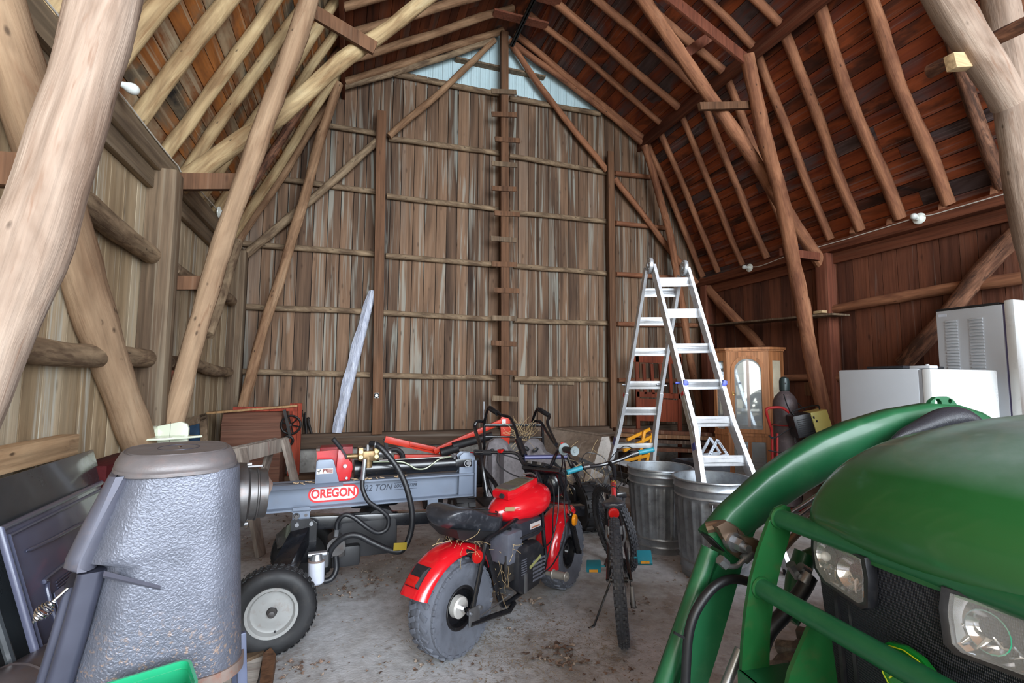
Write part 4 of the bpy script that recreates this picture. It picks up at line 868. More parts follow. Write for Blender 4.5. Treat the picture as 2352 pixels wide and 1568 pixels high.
# ---------------------------------------------------------------- red mini bike (local x forward, y to its left, near side is -y)
mk = thing('mini_bike', 'red mini bike with black seat and fat knobby tires in the middle foreground', 'mini bike', (.512, 2.462, 0), math.radians(34))
YZ = lambda y=0: Matrix(((1, 0, 0, 0), (0, 0, 1, y), (0, 1, 0, 0), (0, 0, 0, 1)))
seat_black = paint('seat_black', (40, 42, 48), .35, var=.15, scale=14, dirt=(110, 112, 118), damt=.35, coat=.2)
def fatwheel(x, parent, M=None, wd=.082, R=.23, rim_off=.03):
    M = M or look((x, 0, R), (0, -1, 0), (1, 0, 0))
    b = B(); pr = [(.10, -wd*.72), (.13, -wd*.86), (.17, -wd*.98), (.2, -wd*.97), (R-.018, -wd*.8), (R-.006, -wd*.45), (R-.003, 0), (R-.006, wd*.45), (R-.018, wd*.8), (.2, wd*.97), (.17, wd*.98), (.13, wd*.86), (.10, wd*.72)]
    b.lathe(pr, M, 64)
    R3 = M.to_3x3()
    for j in range(26):
        a = 2*PI*j/26
        for q, (zz, da, tw, sx_, sy_) in enumerate(((-.036, 0, .45, .042, .022), (.036, .5, -.45, .042, .022), (0, .25, .0, .02, .026), (0, .75, .5, .026, .02), (-wd*.86, .0, 0, .03, .024), (wd*.86, .5, 0, .03, .024), (-wd*.86, .5, 0, .02, .022), (wd*.86, 0, 0, .02, .022))):
            aa = a+da*2*PI/26; rr = R-.007 if abs(zz) < .05 else R-.027
            Rz = Matrix.Rotation(aa, 3, 'Z') @ Matrix.Rotation(tw, 3, 'X')
            b.box(M @ Vector((rr*math.cos(aa), rr*math.sin(aa), zz)), (.013, sy_, sx_), rot=R3 @ Rz, bev=.002)
    o = b.build('tire', tire_gray, parent, sharp=38)
    b = B(); b.lathe([(.018, wd*.15), (.03, wd*.5), (.045, wd*.5), (.05, wd*.2), (.085, wd*.25), (.088, wd*.7), (.098, wd*.75), (.108, wd*.72), (.110, wd*.6), (.108, -wd*.72), (.088, -wd*.7), (.03, -wd*.3)], M, 40)
    b.build('wheel_rim', black_paint, parent)
    return M
M = fatwheel(0, mk)
b = B(); b.lathe([(0, .062), (.042, .064), (.05, .058), (.052, .03), (0, .03)], M, 32); b.build('brake_drum', paint('drum_white', (206, 204, 200), .4, .3, dirt=(150, 140, 130), damt=.3), mk)
b = B(); b.lathe([(0, .11), (.012, .11), (.014, .06), (.03, .058), (.03, .05)], M, 6); b.build('axle_nut', chrome, mk)
b = B(); Ms = look((0, .09, .238), (0, 1, 0), (1, 0, 0)); b.lathe([(.02, 0), (.085, 0), (.092, .003), (.085, .006), (.02, .006)], Ms, 36); b.build('sprocket', dark_steel, mk)
# swing arms, frame tubes
for s_ in (-1, 1):
    b = B(); b.tube([(-.03, s_*.145, .19), (.27, s_*.145, .115+.03), (.33, s_*.13, .16)], .0135, 10); b.build('swing_arm', black_paint, mk)
    b = B(); b.tube(smoothpath([(.0, s_*.135, .25), (.055, s_*.135, .42), (.085, s_*.13, .50), (.125, s_*.12, .535), (.30, s_*.10, .55), (.50, s_*.07, .59), (.70, s_*.03, .66)], 5), .0125, 10); b.build('frame_tube', black_paint, mk)
    b = B(); b.tube(smoothpath([(.11, s_*.11, .52), (.18, s_*.11, .36), (.24, s_*.11, .19), (.30, s_*.11, .165), (.55, s_*.11, .20), (.68, s_*.09, .25), (.71, s_*.06, .40), (.72, s_*.03, .62)], 5), .0125, 10); b.build('frame_tube', black_paint, mk)
b = B(); b.box((-.005, -.15, .22), (.075, .006, .08), bev=.002); b.cyl((-.03, -.165, .235), (-.03, -.13, .235), .009, n=6); b.cyl((.035, -.16, .245), (.035, -.14, .245), .01, n=6); b.build('axle_plate', steel, mk)
b = B(); b.cyl((.05, -.145, .2), (.29, -.12, .205), .004, n=6); b.cyl((.30, -.14, .22), (.30, .14, .22), .014); b.build('brake_rod', steel, mk)
# rear fender: a curved band over the wheel
def fender(cx, cz, R, w_, a0, a1, nm, mat, M4=None, flare=.012, n=22, lip=.035, th=.004, taper=None):
    b = B(); prof = []
    m = 9; rings = []
    for i in range(n+1):
        a = a0+(a1-a0)*i/n; r = R(i/n) if callable(R) else R; ww = w_*(taper(i/n) if taper else 1); ring = []
        for sgn in (0, 1):
            for j in (range(m) if sgn == 0 else range(m-1, -1, -1)):
                t = -1+2*j/(m-1); drop = lip*max(0, abs(t)-.55)/.45*(abs(t)**2); rad_ = r-drop-sgn*th
                p = Vector((cx+rad_*math.cos(a), t*ww, cz+rad_*math.sin(a))); ring.append(M4 @ p if M4 else p)
        rings.append(ring)
    b.loft(rings); return b.build(nm, mat, mk, sharp=50)
fd = fender(.01, .238, lambda t: .266+.052*(1-t)**2+.012*t, .088, math.radians(158), math.radians(27), 'rear_fender', red_paint, taper=lambda t: 1 if t < .7 else 1-.55*(t-.7)/.3)
b = B(); TL = look((-.222, 0, .428), (-.80, 0, .60), (0, -1, 0)); b.loft([[TL @ Vector(p) for p in q] for q in ([(-.044, -.055, -.03), (.044, -.055, -.03), (.048, .055, -.03), (-.048, .055, -.03)], [(-.042, -.052, .018), (.042, -.052, .018), (.044, .05, .004), (-.044, .05, .004)], [(-.032, -.045, .03), (.032, -.045, .03), (.03, .02, .014), (-.03, .02, .014)])]); b.build('taillight_housing', black_plastic, mk)
b = B(); b.box(TL @ Vector((0, -.028, .022)), (.062, .045, .022), rot=TL.to_3x3(), bev=.004); b.build('taillight_lens', paint('lens_red', (170, 20, 18), .15, coat=.5), mk)
def refl(p, d, r, col, nm):
    b = B(); Mx = look(p, d); b.lathe([(0, .008), (r*.86, .007), (r*.9, .004), (r, .004), (r, -.006), (0, -.006)], Mx, 24); return b.build(nm, col, mk)
refl((.012, -.15, .485), (-.25, -1, .05), .03, MATS['lens_red'], 'reflector'); b = B(); b.cyl((.02, -.14, .487), (.02, -.05, .49), .014); b.build('reflector_mount', black_rough, mk)
# seat: rings along x
b = B(); rings = []
SP = [(-.125, .05, .675, .02), (-.115, .085, .70, .06), (-.07, .12, .716, .10), (.0, .13, .712, .115), (.07, .125, .685, .12), (.13, .118, .655, .135), (.19, .122, .634, .15), (.245, .115, .624, .145), (.29, .085, .618, .10), (.325, .045, .612, .05), (.335, .015, .608, .02)]
for x, hw, zt, dp in SP:
    ring = []
    for k in range(20):
        a = 2*PI*k/20; cy = math.cos(a); sn = math.sin(a); y = hw*(abs(cy)**.8)*(1 if cy >= 0 else -1)
        z = zt-.012+.016*sn-.012*(1-abs(cy)) if sn >= 0 else zt-.012-dp*abs(sn)**1.1*(1 if abs(y) > 0 else 1)
        ring.append(Vector((x, y, z)))
    rings.append(ring)
b.loft(rings); b.build('seat', seat_black, mk, sharp=60, sub=1)
b = B(); pts = []
for k in range(28):
    a = 2*PI*k/28; pts.append(Vector((.20+.105*math.cos(a), .085*math.sin(a), .637-.00*math.cos(a)-.18*(.105*math.cos(a)))))
b.tube(pts, .003, 6, cyc=True); b.build('seat_piping', black_rough, mk)
b = B(); b.loft([[Vector((x, y, z)) for x, y, z in q] for q in ([(.20, -.12, .55), (.20, .12, .55), (-.08, .1, .62), (-.08, -.1, .62)], [(.19, -.07, .49), (.19, .07, .49), (-.03, .07, .56), (-.03, -.07, .56)])]); b.build('seat_pan', black_rough, mk)
# fuel tank
b = B(); rings = []
TP = [(.29, .02, .595, .62), (.325, .06, .565, .645), (.38, .095, .54, .672), (.46, .13, .524, .698), (.55, .15, .525, .715), (.63, .15, .54, .722), (.70, .125, .565, .716), (.75, .085, .595, .70), (.775, .03, .635, .675)]
for x, hw, z0, z1 in TP:
    ring = []
    for k in range(24):
        a = 2*PI*k/24; cy, sn = math.cos(a), math.sin(a); zc_ = z0+(z1-z0)*.42
        ring.append(Vector((x, hw*(abs(cy)**.85)*(1 if cy >= 0 else -1), zc_+((z1-zc_) if sn > 0 else (zc_-z0))*sn*(abs(sn)**-.12 if abs(sn) > .01 else 1))))
    rings.append(ring)
b.loft(rings); tk = b.build('fuel_tank', red_paint, mk, sharp=70, sub=1)
b = B(); b.prism([(.37, -.055), (.43, -.07), (.60, -.062), (.67, -.045), (.67, .045), (.60, .062), (.43, .07), (.37, .055)], .05, look((0, 0, .645), (-.12, 0, 1), (1, 0, 0)) , bev=.016); b.build('tank_console', red_paint, tk)
cm = look((.50, 0, .797), (-.12, 0, 1), (1, 0, 0)); cm = look((0, 0, .6725), (-.12, 0, 1), (1, 0, 0))
b = B(); b.prism([(.39, -.05), (.44, -.06), (.63, -.045), (.63, .045), (.44, .06), (.39, .05)], .006, cm); b.build('tank_decal', paint('decal_olive', (92, 88, 72), .4), tk)
b = B(); b.prism([(.395, -.045), (.44, -.055), (.46, -.055), (.46, .055), (.44, .055), (.395, .045)], .002, Matrix.Translation((0, 0, .004)) @ cm); b.build('decal_plate', steel, tk)
b = B()
for k in range(7): b.box(cm @ Vector((.60, -.036+.012*k, .006)), (.018, .006, .004))
for k in range(4): b.box(cm @ Vector((.48+.025*k, 0, .0035)), (.004, .09-.008*k, .001))
b.build('decal_bars', steel, tk)
B().cyl((.352, -.03, .69), (.337, -.03, .695), .013, n=16).build('tank_key_switch', black_rough, tk)
b = B(); b.box((.335, -.095, .635), (.004, .05, .022), rot=(0, -.4, .75)); b.build('tank_badge', paint('badge_tan', (172, 148, 112), .5), tk)
b = B(); b.tube(smoothpath([(.645, -.045, .76), (.66, 0, .768), (.645, .045, .76)], 4), .006); b.build('tank_rail', steel, tk)
# engine
eg = [('engine_block', (.40, 0, .33), (.26, .20, .18), .02, black_rough), ('air_cleaner', (.315, -.085, .45), (.13, .13, .16), .018, None), ('engine_fuel_tank', (.47, -.045, .51), (.22, .20, .11), .035, None)]
eng_gray = paint('engine_gray', (92, 95, 106), .45, .1, var=.15, scale=14, dirt=(120, 120, 122), damt=.25)
for nm, c_, d_, bv, mt in eg: B().box(c_, d_, bev=bv).build(nm, mt or (eng_gray if nm == 'air_cleaner' else paint('engine_tank_black', (38, 40, 48), .35, var=.1, dirt=(100, 100, 104), damt=.2, coat=.2)), mk, sharp=50)
b = B(); b.box((.47, -.045, .487), (.235, .215, .01), bev=.003); b.build('tank_seam', black_rough, mk)
b = B(); b.cyl((.47, -.04, .56), (.47, -.04, .575), .045, n=24); b.cyl((.315, -.085, .53), (.315, -.085, .536), .03, n=20); b.box((.315, -.085, .54), (.05, .012, .01)); b.build('filler_cap', black_rough, mk)
b = B(); b.box((.50, -.147, .525), (.10, .002, .03)); b.build('caution_label', paint('label_grey', (176, 170, 168), .5), mk)
b = B(); b.box((.50, -.1485, .518), (.08, .001, .008)); b.build('label_stripe', paint('label_rust', (150, 92, 66), .5), mk)
rc = thing  # recoil starter cover on the near side of the engine
b = B(); b.prism([(.31, .42), (.34, .445), (.50, .445), (.55, .40), (.555, .27), (.50, .21), (.36, .20), (.31, .24)], .07, YZ(-.14), bev=.02); b.build('recoil_cover', black_plastic, mk, sharp=50)
b = B()
for k in range(9):
    for q in range(6): b.box((.44+.013*k, -.1765, .25+.02*q), (.008, .002, .012), rot=(0, .5, 0))
b.build('recoil_grille', paint('slot_gray', (92, 94, 104), .6), mk)
b = B()
for k in range(7): b.box((.355, -.1765, .31+.012*k), (.045, .003, .005))
b.build('recoil_slots', MATS['slot_gray'], mk)
b = B(); b.box((.365, -.18, .26), (.022, .008, .10), bev=.003); b.build('recoil_lever', steel, mk)
b = B(); b.box((.455, -.178, .345), (.11, .002, .016), rot=(0, -.35, 0)); b.build('recoil_decal', paint('decal_yellow', (150, 150, 96), .5), mk)
b = B(); b.box((.30, -.13, .36), (.1, .02, .13), bev=.006); b.box((.31, -.12, .30), (.08, .05, .03), bev=.008); b.cyl((.26, -.14, .33), (.26, -.12, .33), .01, n=6); b.build('carburetor', dark_steel, mk)
b = B(); b.tube(smoothpath([(.24, -.06, .30), (.235, -.09, .24), (.25, -.09, .19), (.27, -.08, .175)], 5), .011); b.build('exhaust_pipe', paint('brass_pipe', (150, 110, 70), .35, .8), mk)
b = B(); b.cyl((.28, .10, .26), (.52, .12, .28), .05, n=18); b.build('muffler', black_rough, mk)
# foot peg
b = B(); b.cyl((.60, -.11, .235), (.60, -.30, .25), .011); b.cyl((.60, -.20, .243), (.60, -.29, .25), .021, n=18); b.torus(look((.60, -.2, .243), (0, 1, 0)), .022, .005, 16, 6); b.torus(look((.60, -.285, .249), (0, 1, 0)), .022, .005, 16, 6); b.build('foot_peg', paint('peg_gray', (150, 146, 140), .4, .4, dirt=(90, 86, 80), damt=.4), mk)
b = B(); b.cyl((.60, .11, .235), (.60, .28, .25), .018, n=14); b.build('foot_peg', MATS['peg_gray'], mk)
# front end, turned a little to the bike's right
FA = math.radians(9); FC = Vector((1.0, 0, .23)); FR = Matrix.Translation(FC) @ Matrix.Rotation(FA, 4, 'Z') @ Matrix.Translation(-FC)
fatwheel(0, mk, M=FR @ look(FC, (0, -1, 0), (1, 0, 0)), wd=.078)
for s_ in (-1, 1):
    b = B(); b.tube([FR @ Vector((.71, s_*.105, .78)), FR @ Vector((.85, s_*.11, .575))], .017, 12); b.build('fork_upper', black_paint, mk)
    b = B(); b.tube([FR @ Vector((.845, s_*.11, .58)), FR @ Vector((.90, s_*.11, .475))], .0125, 12); b.build('fork_stanchion', chrome, mk)
    b = B(); b.tube([FR @ Vector((.885, s_*.11, .50)), FR @ Vector((1.01, s_*.115, .235))], .0195, 12); b.cyl(FR @ Vector((1.005, s_*.09, .238)), FR @ Vector((1.005, s_*.14, .238)), .013, n=6); b.build('fork_lower', black_paint, mk)
b = B(); b.box(FR @ Vector((.845, 0, .58)), (.05, .25, .035), rot=(0, .5, FA), bev=.008); b.build('lower_clamp', black_paint, mk); b = B(); b.box(FR @ Vector((.72, 0, .775)), (.09, .25, .018), rot=(0, .5, FA), bev=.006); b.build('upper_clamp', black_paint, mk)
b = B(); b.tube([(.70, 0, .80), (.82, 0, .52)], .024, 12); b.build('steering_head', black_paint, mk)
fender(FC.x, FC.z, lambda t: .275+.0*t+.02*max(0, (t-.8)/.2), .085, math.radians(188), math.radians(58), 'front_fender', red_paint, M4=FR, taper=lambda t: 1 if t < .8 else 1-.5*((t-.8)/.2)**2)
b = B(); b.sph((.90, 0, .68), .1, (.95, 1, 1), 24); b.lathe([(.09, 0), (.098, .02), (.09, .03), (0, .035)], look((.90, 0, .68), (1, 0, -.1)), 28); b.build('headlight_shell', black_paint, mk)
rf = B(); Mx = look((.90, -.165, .47), (.2, -1, 0)); rf.lathe([(0, .01), (.03, .008), (.034, .002), (.036, 0), (.036, -.008), (0, -.008)], Mx, 24); rf.build('side_marker', paint('lens_amber', (226, 140, 20), .2, coat=.4), mk)
# handlebar
hb = smoothpath([(.60, .40, .862), (.68, .28, .865), (.74, .17, .86), (.735, .11, .80), (.715, .05, .795), (.715, -.05, .80), (.72, -.10, .81), (.70, -.16, .90), (.60, -.25, .945), (.49, -.40, .955)], 6)
B().tube(hb, .011, 10).build('handlebar', black_paint, mk)
B().tube([(.615, .42, .861), (.655, .31, .863)], .018, 14).build('hand_grip', black_rough, mk); B().tube([(.54, -.32, .95), (.49, -.405, .955)], .018, 14).build('hand_grip', black_rough, mk)
b = B(); Mx = look((.485, -.41, .955), (-.5, -.85, 0)); b.lathe([(0, .006), (.008, .006), (.008, .003), (.024, .005), (.026, 0), (.024, -.004), (0, -.004)], Mx, 24)
Mx = look((.55, -.305, .95), (-.5, -.85, 0)); b.lathe([(.015, .004), (.032, .003), (.034, 0), (.032, -.003), (.015, -.003)], Mx, 28); b.build('grip_disc', paint('disc_grey', (112, 122, 124), .5), mk)
b = B(); b.box((.69, .26, .875), (.03, .03, .02)); b.box((.575, -.28, .975), (.03, .02, .015), rot=(0, 0, .5)); b.build('kill_switch', MATS['lens_red'], mk)
b = B()
for pts in ([(.67, .27, .86), (.75, .2, .83), (.78, .08, .78), (.78, .02, .66)], [(.60, -.25, .93), (.70, -.2, .84), (.79, -.12, .72), (.74, -.14, .52), (.62, -.16, .36), (.55, -.18, .30)], [(.58, -.27, .93), (.72, -.21, .80), (.80, -.15, .60), (.74, -.19, .42), (.6, -.2, .3), (.50, -.17, .26)], [(.66, .26, .86), (.64, .24, .80), (.68, .16, .74), (.76, .06, .70)], [(.80, -.04, .74), (.78, -.09, .64), (.75, -.1, .5), (.74, -.1, .38), (.6, -.12, .36)]):
    b.tube(smoothpath(pts, 6), .0042, 6)
b.build('control_cable', hose_rubber, mk)
b = B(); b.box((.73, 0, .81), (.07, .14, .03), rot=(0, .3, 0), bev=.008); b.build('bar_clamp', black_paint, mk)
for y in (-.035, .035):
    B().box((.705, y, .822), (.022, .03, .018), rot=(0, .5, 0), bev=.003).build('clamp_block', steel, mk)
b = B(); rn = random.Random(8)
for k in range(46):
    base = Vector((rn.uniform(-.06, .16), rn.uniform(-.14, .06), rn.uniform(.5, .56))) if k < 30 else Vector((rn.uniform(.14, .3), rn.uniform(-.16, -.1), rn.uniform(.22, .5)))
    p = [base]; d_ = Vector((rn.uniform(-1, 1), rn.uniform(-1, 1), rn.uniform(-1.2, .3))).normalized()
    for q in range(4): d_ = (d_+Vector((rn.uniform(-.5, .5), rn.uniform(-.5, .5), rn.uniform(-.4, .4)))).normalized(); p.append(p[-1]+d_*.025)
    b.tube(p, .0011, 3)
straw = paint('straw', (186, 162, 120), .8, var=.25, scale=30)
o = b.build('straw_wisps', straw); o.location = mk.matrix_basis @ o.location; o.rotation_euler.z = mk.rotation_euler.z; tag(o, 'dry straw caught under the mini bike seat', 'straw', kind='stuff')

# ---------------------------------------------------------------- bicycle leaning on its kickstand, seen from behind
bk = thing('bicycle', 'black and red mountain bicycle with teal grips and pedals, seen from behind', 'bicycle', (1.376, 2.302, 0), math.radians(61.5))
bk.rotation_euler = (math.radians(-4.5), 0, math.radians(60))
WR = .303
teal = paint('teal_rubber', (36, 128, 146), .45, var=.08, dirt=(90, 160, 170), damt=.2)
def thinwheel(c_, R3, nm):
    M = Matrix.Translation(c_) @ R3.to_4x4() @ look((0, 0, 0), (0, 1, 0), (1, 0, 0)); r3 = M.to_3x3()
    b = B(); b.torus(M, WR-.026, .027, 72, 10)
    for j in range(64):
        for q, (zz, da, rr) in enumerate(((0, 0, WR), (-.013, .5, WR-.002), (.013, .5, WR-.002), (-.022, 0, WR-.010), (.022, 0, WR-.010))):
            a = 2*PI*(j+da)/64; b.box(M @ Vector((rr*math.cos(a), rr*math.sin(a), zz)), (.008, .014, .009), rot=r3 @ Matrix.Rotation(a, 3, 'Z'))
    t = b.build('tire', paint('bike_tire', (52, 54, 60), .7, var=.2, scale=14, dirt=(120, 116, 112), damt=.35) if 'bike_tire' not in MATS else MATS['bike_tire'], bk, sharp=35)
    b = B(); b.lathe([(WR-.055, -.012), (WR-.043, -.013), (WR-.043, .013), (WR-.055, .012), (WR-.062, 0), (WR-.055, -.012)], M, 56); b.cyl(M @ Vector((0, 0, -.045)), M @ Vector((0, 0, .045)), .014, n=14); b.build('wheel_rim', black_paint, bk)
    b = B()
    for j in range(32):
        a = 2*PI*j/32; s_ = 1 if j % 2 else -1; h = a+.5*(1 if j % 4 < 2 else -1)
        b.cyl(M @ Vector((.014*math.cos(h), .014*math.sin(h), .028*s_)), M @ Vector(((WR-.056)*math.cos(a), (WR-.056)*math.sin(a), 0)), .0011, n=4)
    b.build('spokes', steel, bk)
thinwheel(Vector((0, 0, WR)), Matrix.Identity(3), 'rear')
SA_ = math.radians(27); HC = Vector((.84, 0, .5)); FRB = Matrix.Rotation(SA_, 3, 'Z'); stx = Vector((-.30, 0, 1)).normalized()
FRB = Matrix.Rotation(SA_, 3, stx); fc = HC+FRB @ (Vector((.965, 0, WR))-HC)
thinwheel(fc, FRB, 'front')
def fp(x, y, z): return HC+FRB @ (Vector((x, y, z))-HC)
b = B(); b.tube([(.40, 0, .27), (.30, 0, .60)], .016, 10); b.tube([(.40, 0, .27), (.77, 0, .535)], .022, 12); b.build('seat_tube', black_paint, bk)
for s_ in (-1, 1):
    b = B(); b.tube([(0, s_*.06, WR), (.39, s_*.03, .27)], .0095, 8); b.tube([(0, s_*.06, WR), (.30, s_*.022, .585)], .0085, 8); b.build('rear_stay', black_paint, bk)
b = B(); b.tube([(.30, 0, .565), (.62, 0, .63)], .017, 12); b.build('top_tube', red_paint, bk)
b = B(); b.tube([(.62, 0, .63), (.75, 0, .657)], .0172, 12); b.build('top_tube_front', black_paint, bk)
for k, cn in enumerate((1, 0, 0, 2, 2)):
    x = .645+.02*k; B().tube([(x, 0, .635+.004*k), (x+.008, 0, .637+.004*k)], .0178, 12).build('frame_stripe', [red_paint, paint('stripe_red', (190, 30, 30), .4), paint('stripe_amber', (222, 150, 50), .4)][cn] if 'stripe_amber' not in MATS else [red_paint, MATS['stripe_red'], MATS['stripe_amber']][cn], bk)
b = B(); b.tube([(.795, 0, .50), (.752, 0, .69)], .021, 12); b.build('head_tube', black_paint, bk)
b = B(); b.tube([fp(.75, 0, .69), fp(.735, 0, 0.762)], .015, 10); b.tube([fp(.735, 0, 0.752), fp(.79, 0, 0.777)], .015, 10); b.build('stem', black_paint, bk)
hb = smoothpath([fp(.755, .315, 0.794), fp(.765, .2, 0.797), fp(.79, .07, 0.777), fp(.79, -.07, 0.777), fp(.765, -.2, 0.797), fp(.755, -.315, 0.794)], 6)
B().tube(hb, .0125, 10).build('handlebar', black_paint, bk)
for s_ in (-1, 1):
    b = B(); b.tube([fp(.753, s_*.325, 0.794), fp(.762, s_*.215, 0.797)], .0165, 14); b.torus(look(fp(.753, s_*.325, 0.794), fp(.753, s_*.325, 0.794)-fp(.762, s_*.215, 0.797)), .014, .005, 16, 6); b.build('hand_grip', teal, bk)
    b = B(); b.tube([fp(.765, s_*.205, 0.797), fp(.77, s_*.16, 0.794)], .019, 12); b.tube([fp(.79, s_*.17, 0.787), fp(.82, s_*.24, 0.777), fp(.815, s_*.29, 0.772)], .005, 6); b.build('brake_lever', dark_steel, bk)
    b = B(); b.tube([fp(.795, s_*.052, .54), fp(.895, s_*.052, .40)], .015, 10); b.build('fork_stanchion', steel, bk)
    b = B(); b.tube([fp(.87, s_*.052, .455), fp(.968, s_*.055, WR)], .02, 10); b.build('fork_leg', black_paint, bk)
    b = B(); b.tube([(.065, s_*.045, .56), (.06, s_*.05, .50), (.07, s_*.03, .45)], .006, 6); b.box((.062, s_*.032, .535), (.015, .012, .04)); b.build('rim_brake', steel, bk)
b = B(); b.box(fp(.80, 0, .55), (.045, .14, .04), rot=(0, 0, SA_), bev=.01); b.build('fork_crown', black_paint, bk)
b = B()
for pts in ([fp(.80, .2, .83), fp(.9, .1, .86), fp(.86, 0, .80), (.80, .02, .66), (.62, .02, .60)], [fp(.80, -.2, .83), fp(.88, -.16, .84), fp(.9, -.03, .74), (.82, -.03, .58)], [fp(.80, .19, .83), fp(.86, .16, .76), fp(.84, .08, .64), (.76, .04, .60), (.6, .025, .58)], [fp(.80, -.19, .83), fp(.87, -.12, .76), (.80, -.06, .66), (.72, -.03, .62)]): b.tube(smoothpath(pts, 6), .003, 5)
b.build('control_cable', hose_rubber, bk)
b = B(); b.tube([(.297, 0, .58), (.288, 0, .625)], .0135, 10); b.build('seat_post', steel, bk)
b = B(); rings = []
for x, hw, z, t in ((.155, .03, .65, .02), (.17, .06, .657, .035), (.21, .073, .654, .04), (.26, .06, .65, .035), (.31, .034, .648, .028), (.38, .02, .646, .022), (.42, .012, .642, .014)):
    rings.append([Vector((x, hw*math.cos(2*PI*k/14), z-.012+(.012 if math.sin(2*PI*k/14) > 0 else t)*math.sin(2*PI*k/14))) for k in range(14)])
b.loft(rings); b.build('saddle', seat_black, bk, sub=1)
b = B(); Mx = look((.10, 0, .612), (-1, 0, 0)); b.lathe([(0, .006), (.026, .005), (.03, 0), (.03, -.008), (0, -.008)], Mx, 24); b.build('reflector', MATS['lens_red'], bk)
b = B(); b.cyl((.11, 0, .612), (.285, 0, .612), .006, n=8); b.build('reflector_stem', black_rough, bk)
# drivetrain on its right, pedals
b = B(); b.lathe([(.02, 0), (.065, .0), (.07, .002), (.065, .004), (.02, .004)], look((.40, -.055, .27), (0, -1, 0)), 32)
for k, r in enumerate((.042, .036, .03, .024)): b.lathe([(.012, 0), (r, 0), (r+.003, .001), (r, .002), (.012, .002)], look((0, -.032-.005*k, WR), (0, -1, 0)), 24)
b.build('chainring', dark_steel, bk)
b = B(); b.tube([(.40, -.057, .335), (0, -.045, WR+.038)], .004, 4); b.tube([(.40, -.057, .205), (.04, -.048, .16), (.0, -.046, .19)], .004, 4); b.build('chain', black_rough, bk)
b = B(); b.box((.0, -.06, .22), (.03, .02, .10), rot=(0, .3, 0), bev=.005); b.box((.035, -.065, .165), (.07, .014, .03), rot=(0, .3, 0), bev=.005); b.cyl((.05, -.045, .16), (.05, -.075, .16), .018, n=14); b.build('derailleur', dark_steel, bk)
for s_, x1, z1 in ((1, .36, .245), (-1, .44, .265)):
    b = B(); b.beam((.40, s_*.07, .27), (x1, s_*.085, z1), .022, .012, up=(0, 1, 0), bev=.003); b.build('crank_arm', dark_steel, bk)
    b = B(); b.box((x1, s_*.15, z1), (.085, .085, .026), rot=(0, .2*s_-.5, 0), bev=.006); b.cyl((x1, s_*.085, z1), (x1, s_*.19, z1), .006); p_ = b.build('pedal', teal, bk)
    B().box((x1-.043, s_*.15, z1-.012), (.006, .05, .014)).build('pedal_reflector', paint('pedal_amber', (214, 150, 50), .3) if 'pedal_amber' not in MATS else MATS['pedal_amber'], p_)
b = B(); b.tube([(.22, .035, .25), (.12, .16, .015)], .006, 8); b.tube([(.12, .16, .015), (.10, .19, .008)], .008, 8); b.build('kickstand', black_paint, bk)

# ---------------------------------------------------------------- two seat go-kart behind
kt = thing('go_kart', 'black tube frame go-kart with two faded grey seats behind the mini bike', 'go-kart', (1.55, 4.7, 0))
def kp(px, py, Y=4.7): return on_y(px, py, Y)
seatg = paint('seat_faded', (128, 122, 124), .8, var=.25, scale=14, dirt=(86, 78, 76), damt=.6)
def kseat(pts, Y, holes):
    P_ = [kp(x, y, Y) for x, y in pts]; st_ = B(); fr = [p+Vector((0, -.035, 0)) for p in P_]; bc = [p+Vector((0, .045, 0)) for p in P_]
    c0 = sum(P_, Vector())/len(P_)
    inn = [c0+(p-c0)*.82+Vector((0, .0, 0)) for p in P_]
    st_.loft([bc, fr, inn], cap0=True, cap1=True); s_ = st_.build('seat', seatg, kt, world=True, sharp=50)
    for hx, hy, rt in holes:
        p = kp(hx, hy, Y-.045); b = B(); b.sph(p, .034, (1.2, .35, .8), 14, rot=(0, rt, 0)); b.build('belt_slot', black_rough, s_, world=True) if False else None
        o = b.build('belt_slot', black_rough, s_, world=False); 
    return s_
S1 = [(1110, 1128), (1112, 1062), (1116, 1035), (1122, 1015), (1136, 1006), (1152, 1006), (1163, 1014), (1172, 1030), (1190, 1040), (1200, 1050), (1198, 1110), (1186, 1150), (1130, 1150)]
S2 = [(1184, 1110), (1186, 1060), (1196, 1036), (1202, 1018), (1214, 1007), (1232, 1006), (1244, 1016), (1252, 1034), (1266, 1042), (1272, 1060), (1268, 1120), (1255, 1145), (1200, 1145)]
kseat(S1, 4.85, []); kseat(S2, 4.95, [])
for hx, hy, Y in ((1128, 1036, 4.78), (1152, 1036, 4.78), (1209, 1030, 4.88), (1230, 1033, 4.88)): B().sph(kp(hx, hy, Y), .03, (1.25, .4, .75), 14, rot=(0, .5 if hx % 2 else -.5, 0)).build('belt_slot', black_rough, kt, world=True)
for hx in (1122, 1148): B().loft([[kp(hx+dx, y, 4.79-.02*k)+Vector((0, o_, 0)) for dx, o_ in ((0, 0), (9, 0), (9, .008), (0, .008))] for k, y in enumerate((1036, 1062, 1090, 1120))]).build('seat_belt', paint('belt_dark', (60, 54, 56), .8), kt, world=True)
def kt_tube(nm, pts, r=.0165, mt=black_paint, sm=True):
    P_ = [kp(*p) for p in pts]; return B().tube(smoothpath(P_, 5) if sm else P_, r, 10).build(nm, mt, kt, world=True)
kt_tube('roll_bar', [(1250, 1200, 5.15), (1248, 1100, 5.15), (1246, 975, 5.15)], sm=False)
kt_tube('roll_bar', [(1115, 1190, 5.15), (1112, 1100, 5.15), (1112, 972, 5.15)], sm=False)
kt_tube('roll_bar', [(1112, 976, 5.15), (1246, 976, 5.15)], sm=False)
kt_tube('roll_bar', [(1112, 1002, 5.15), (1246, 1004, 5.15)], .01, sm=False)
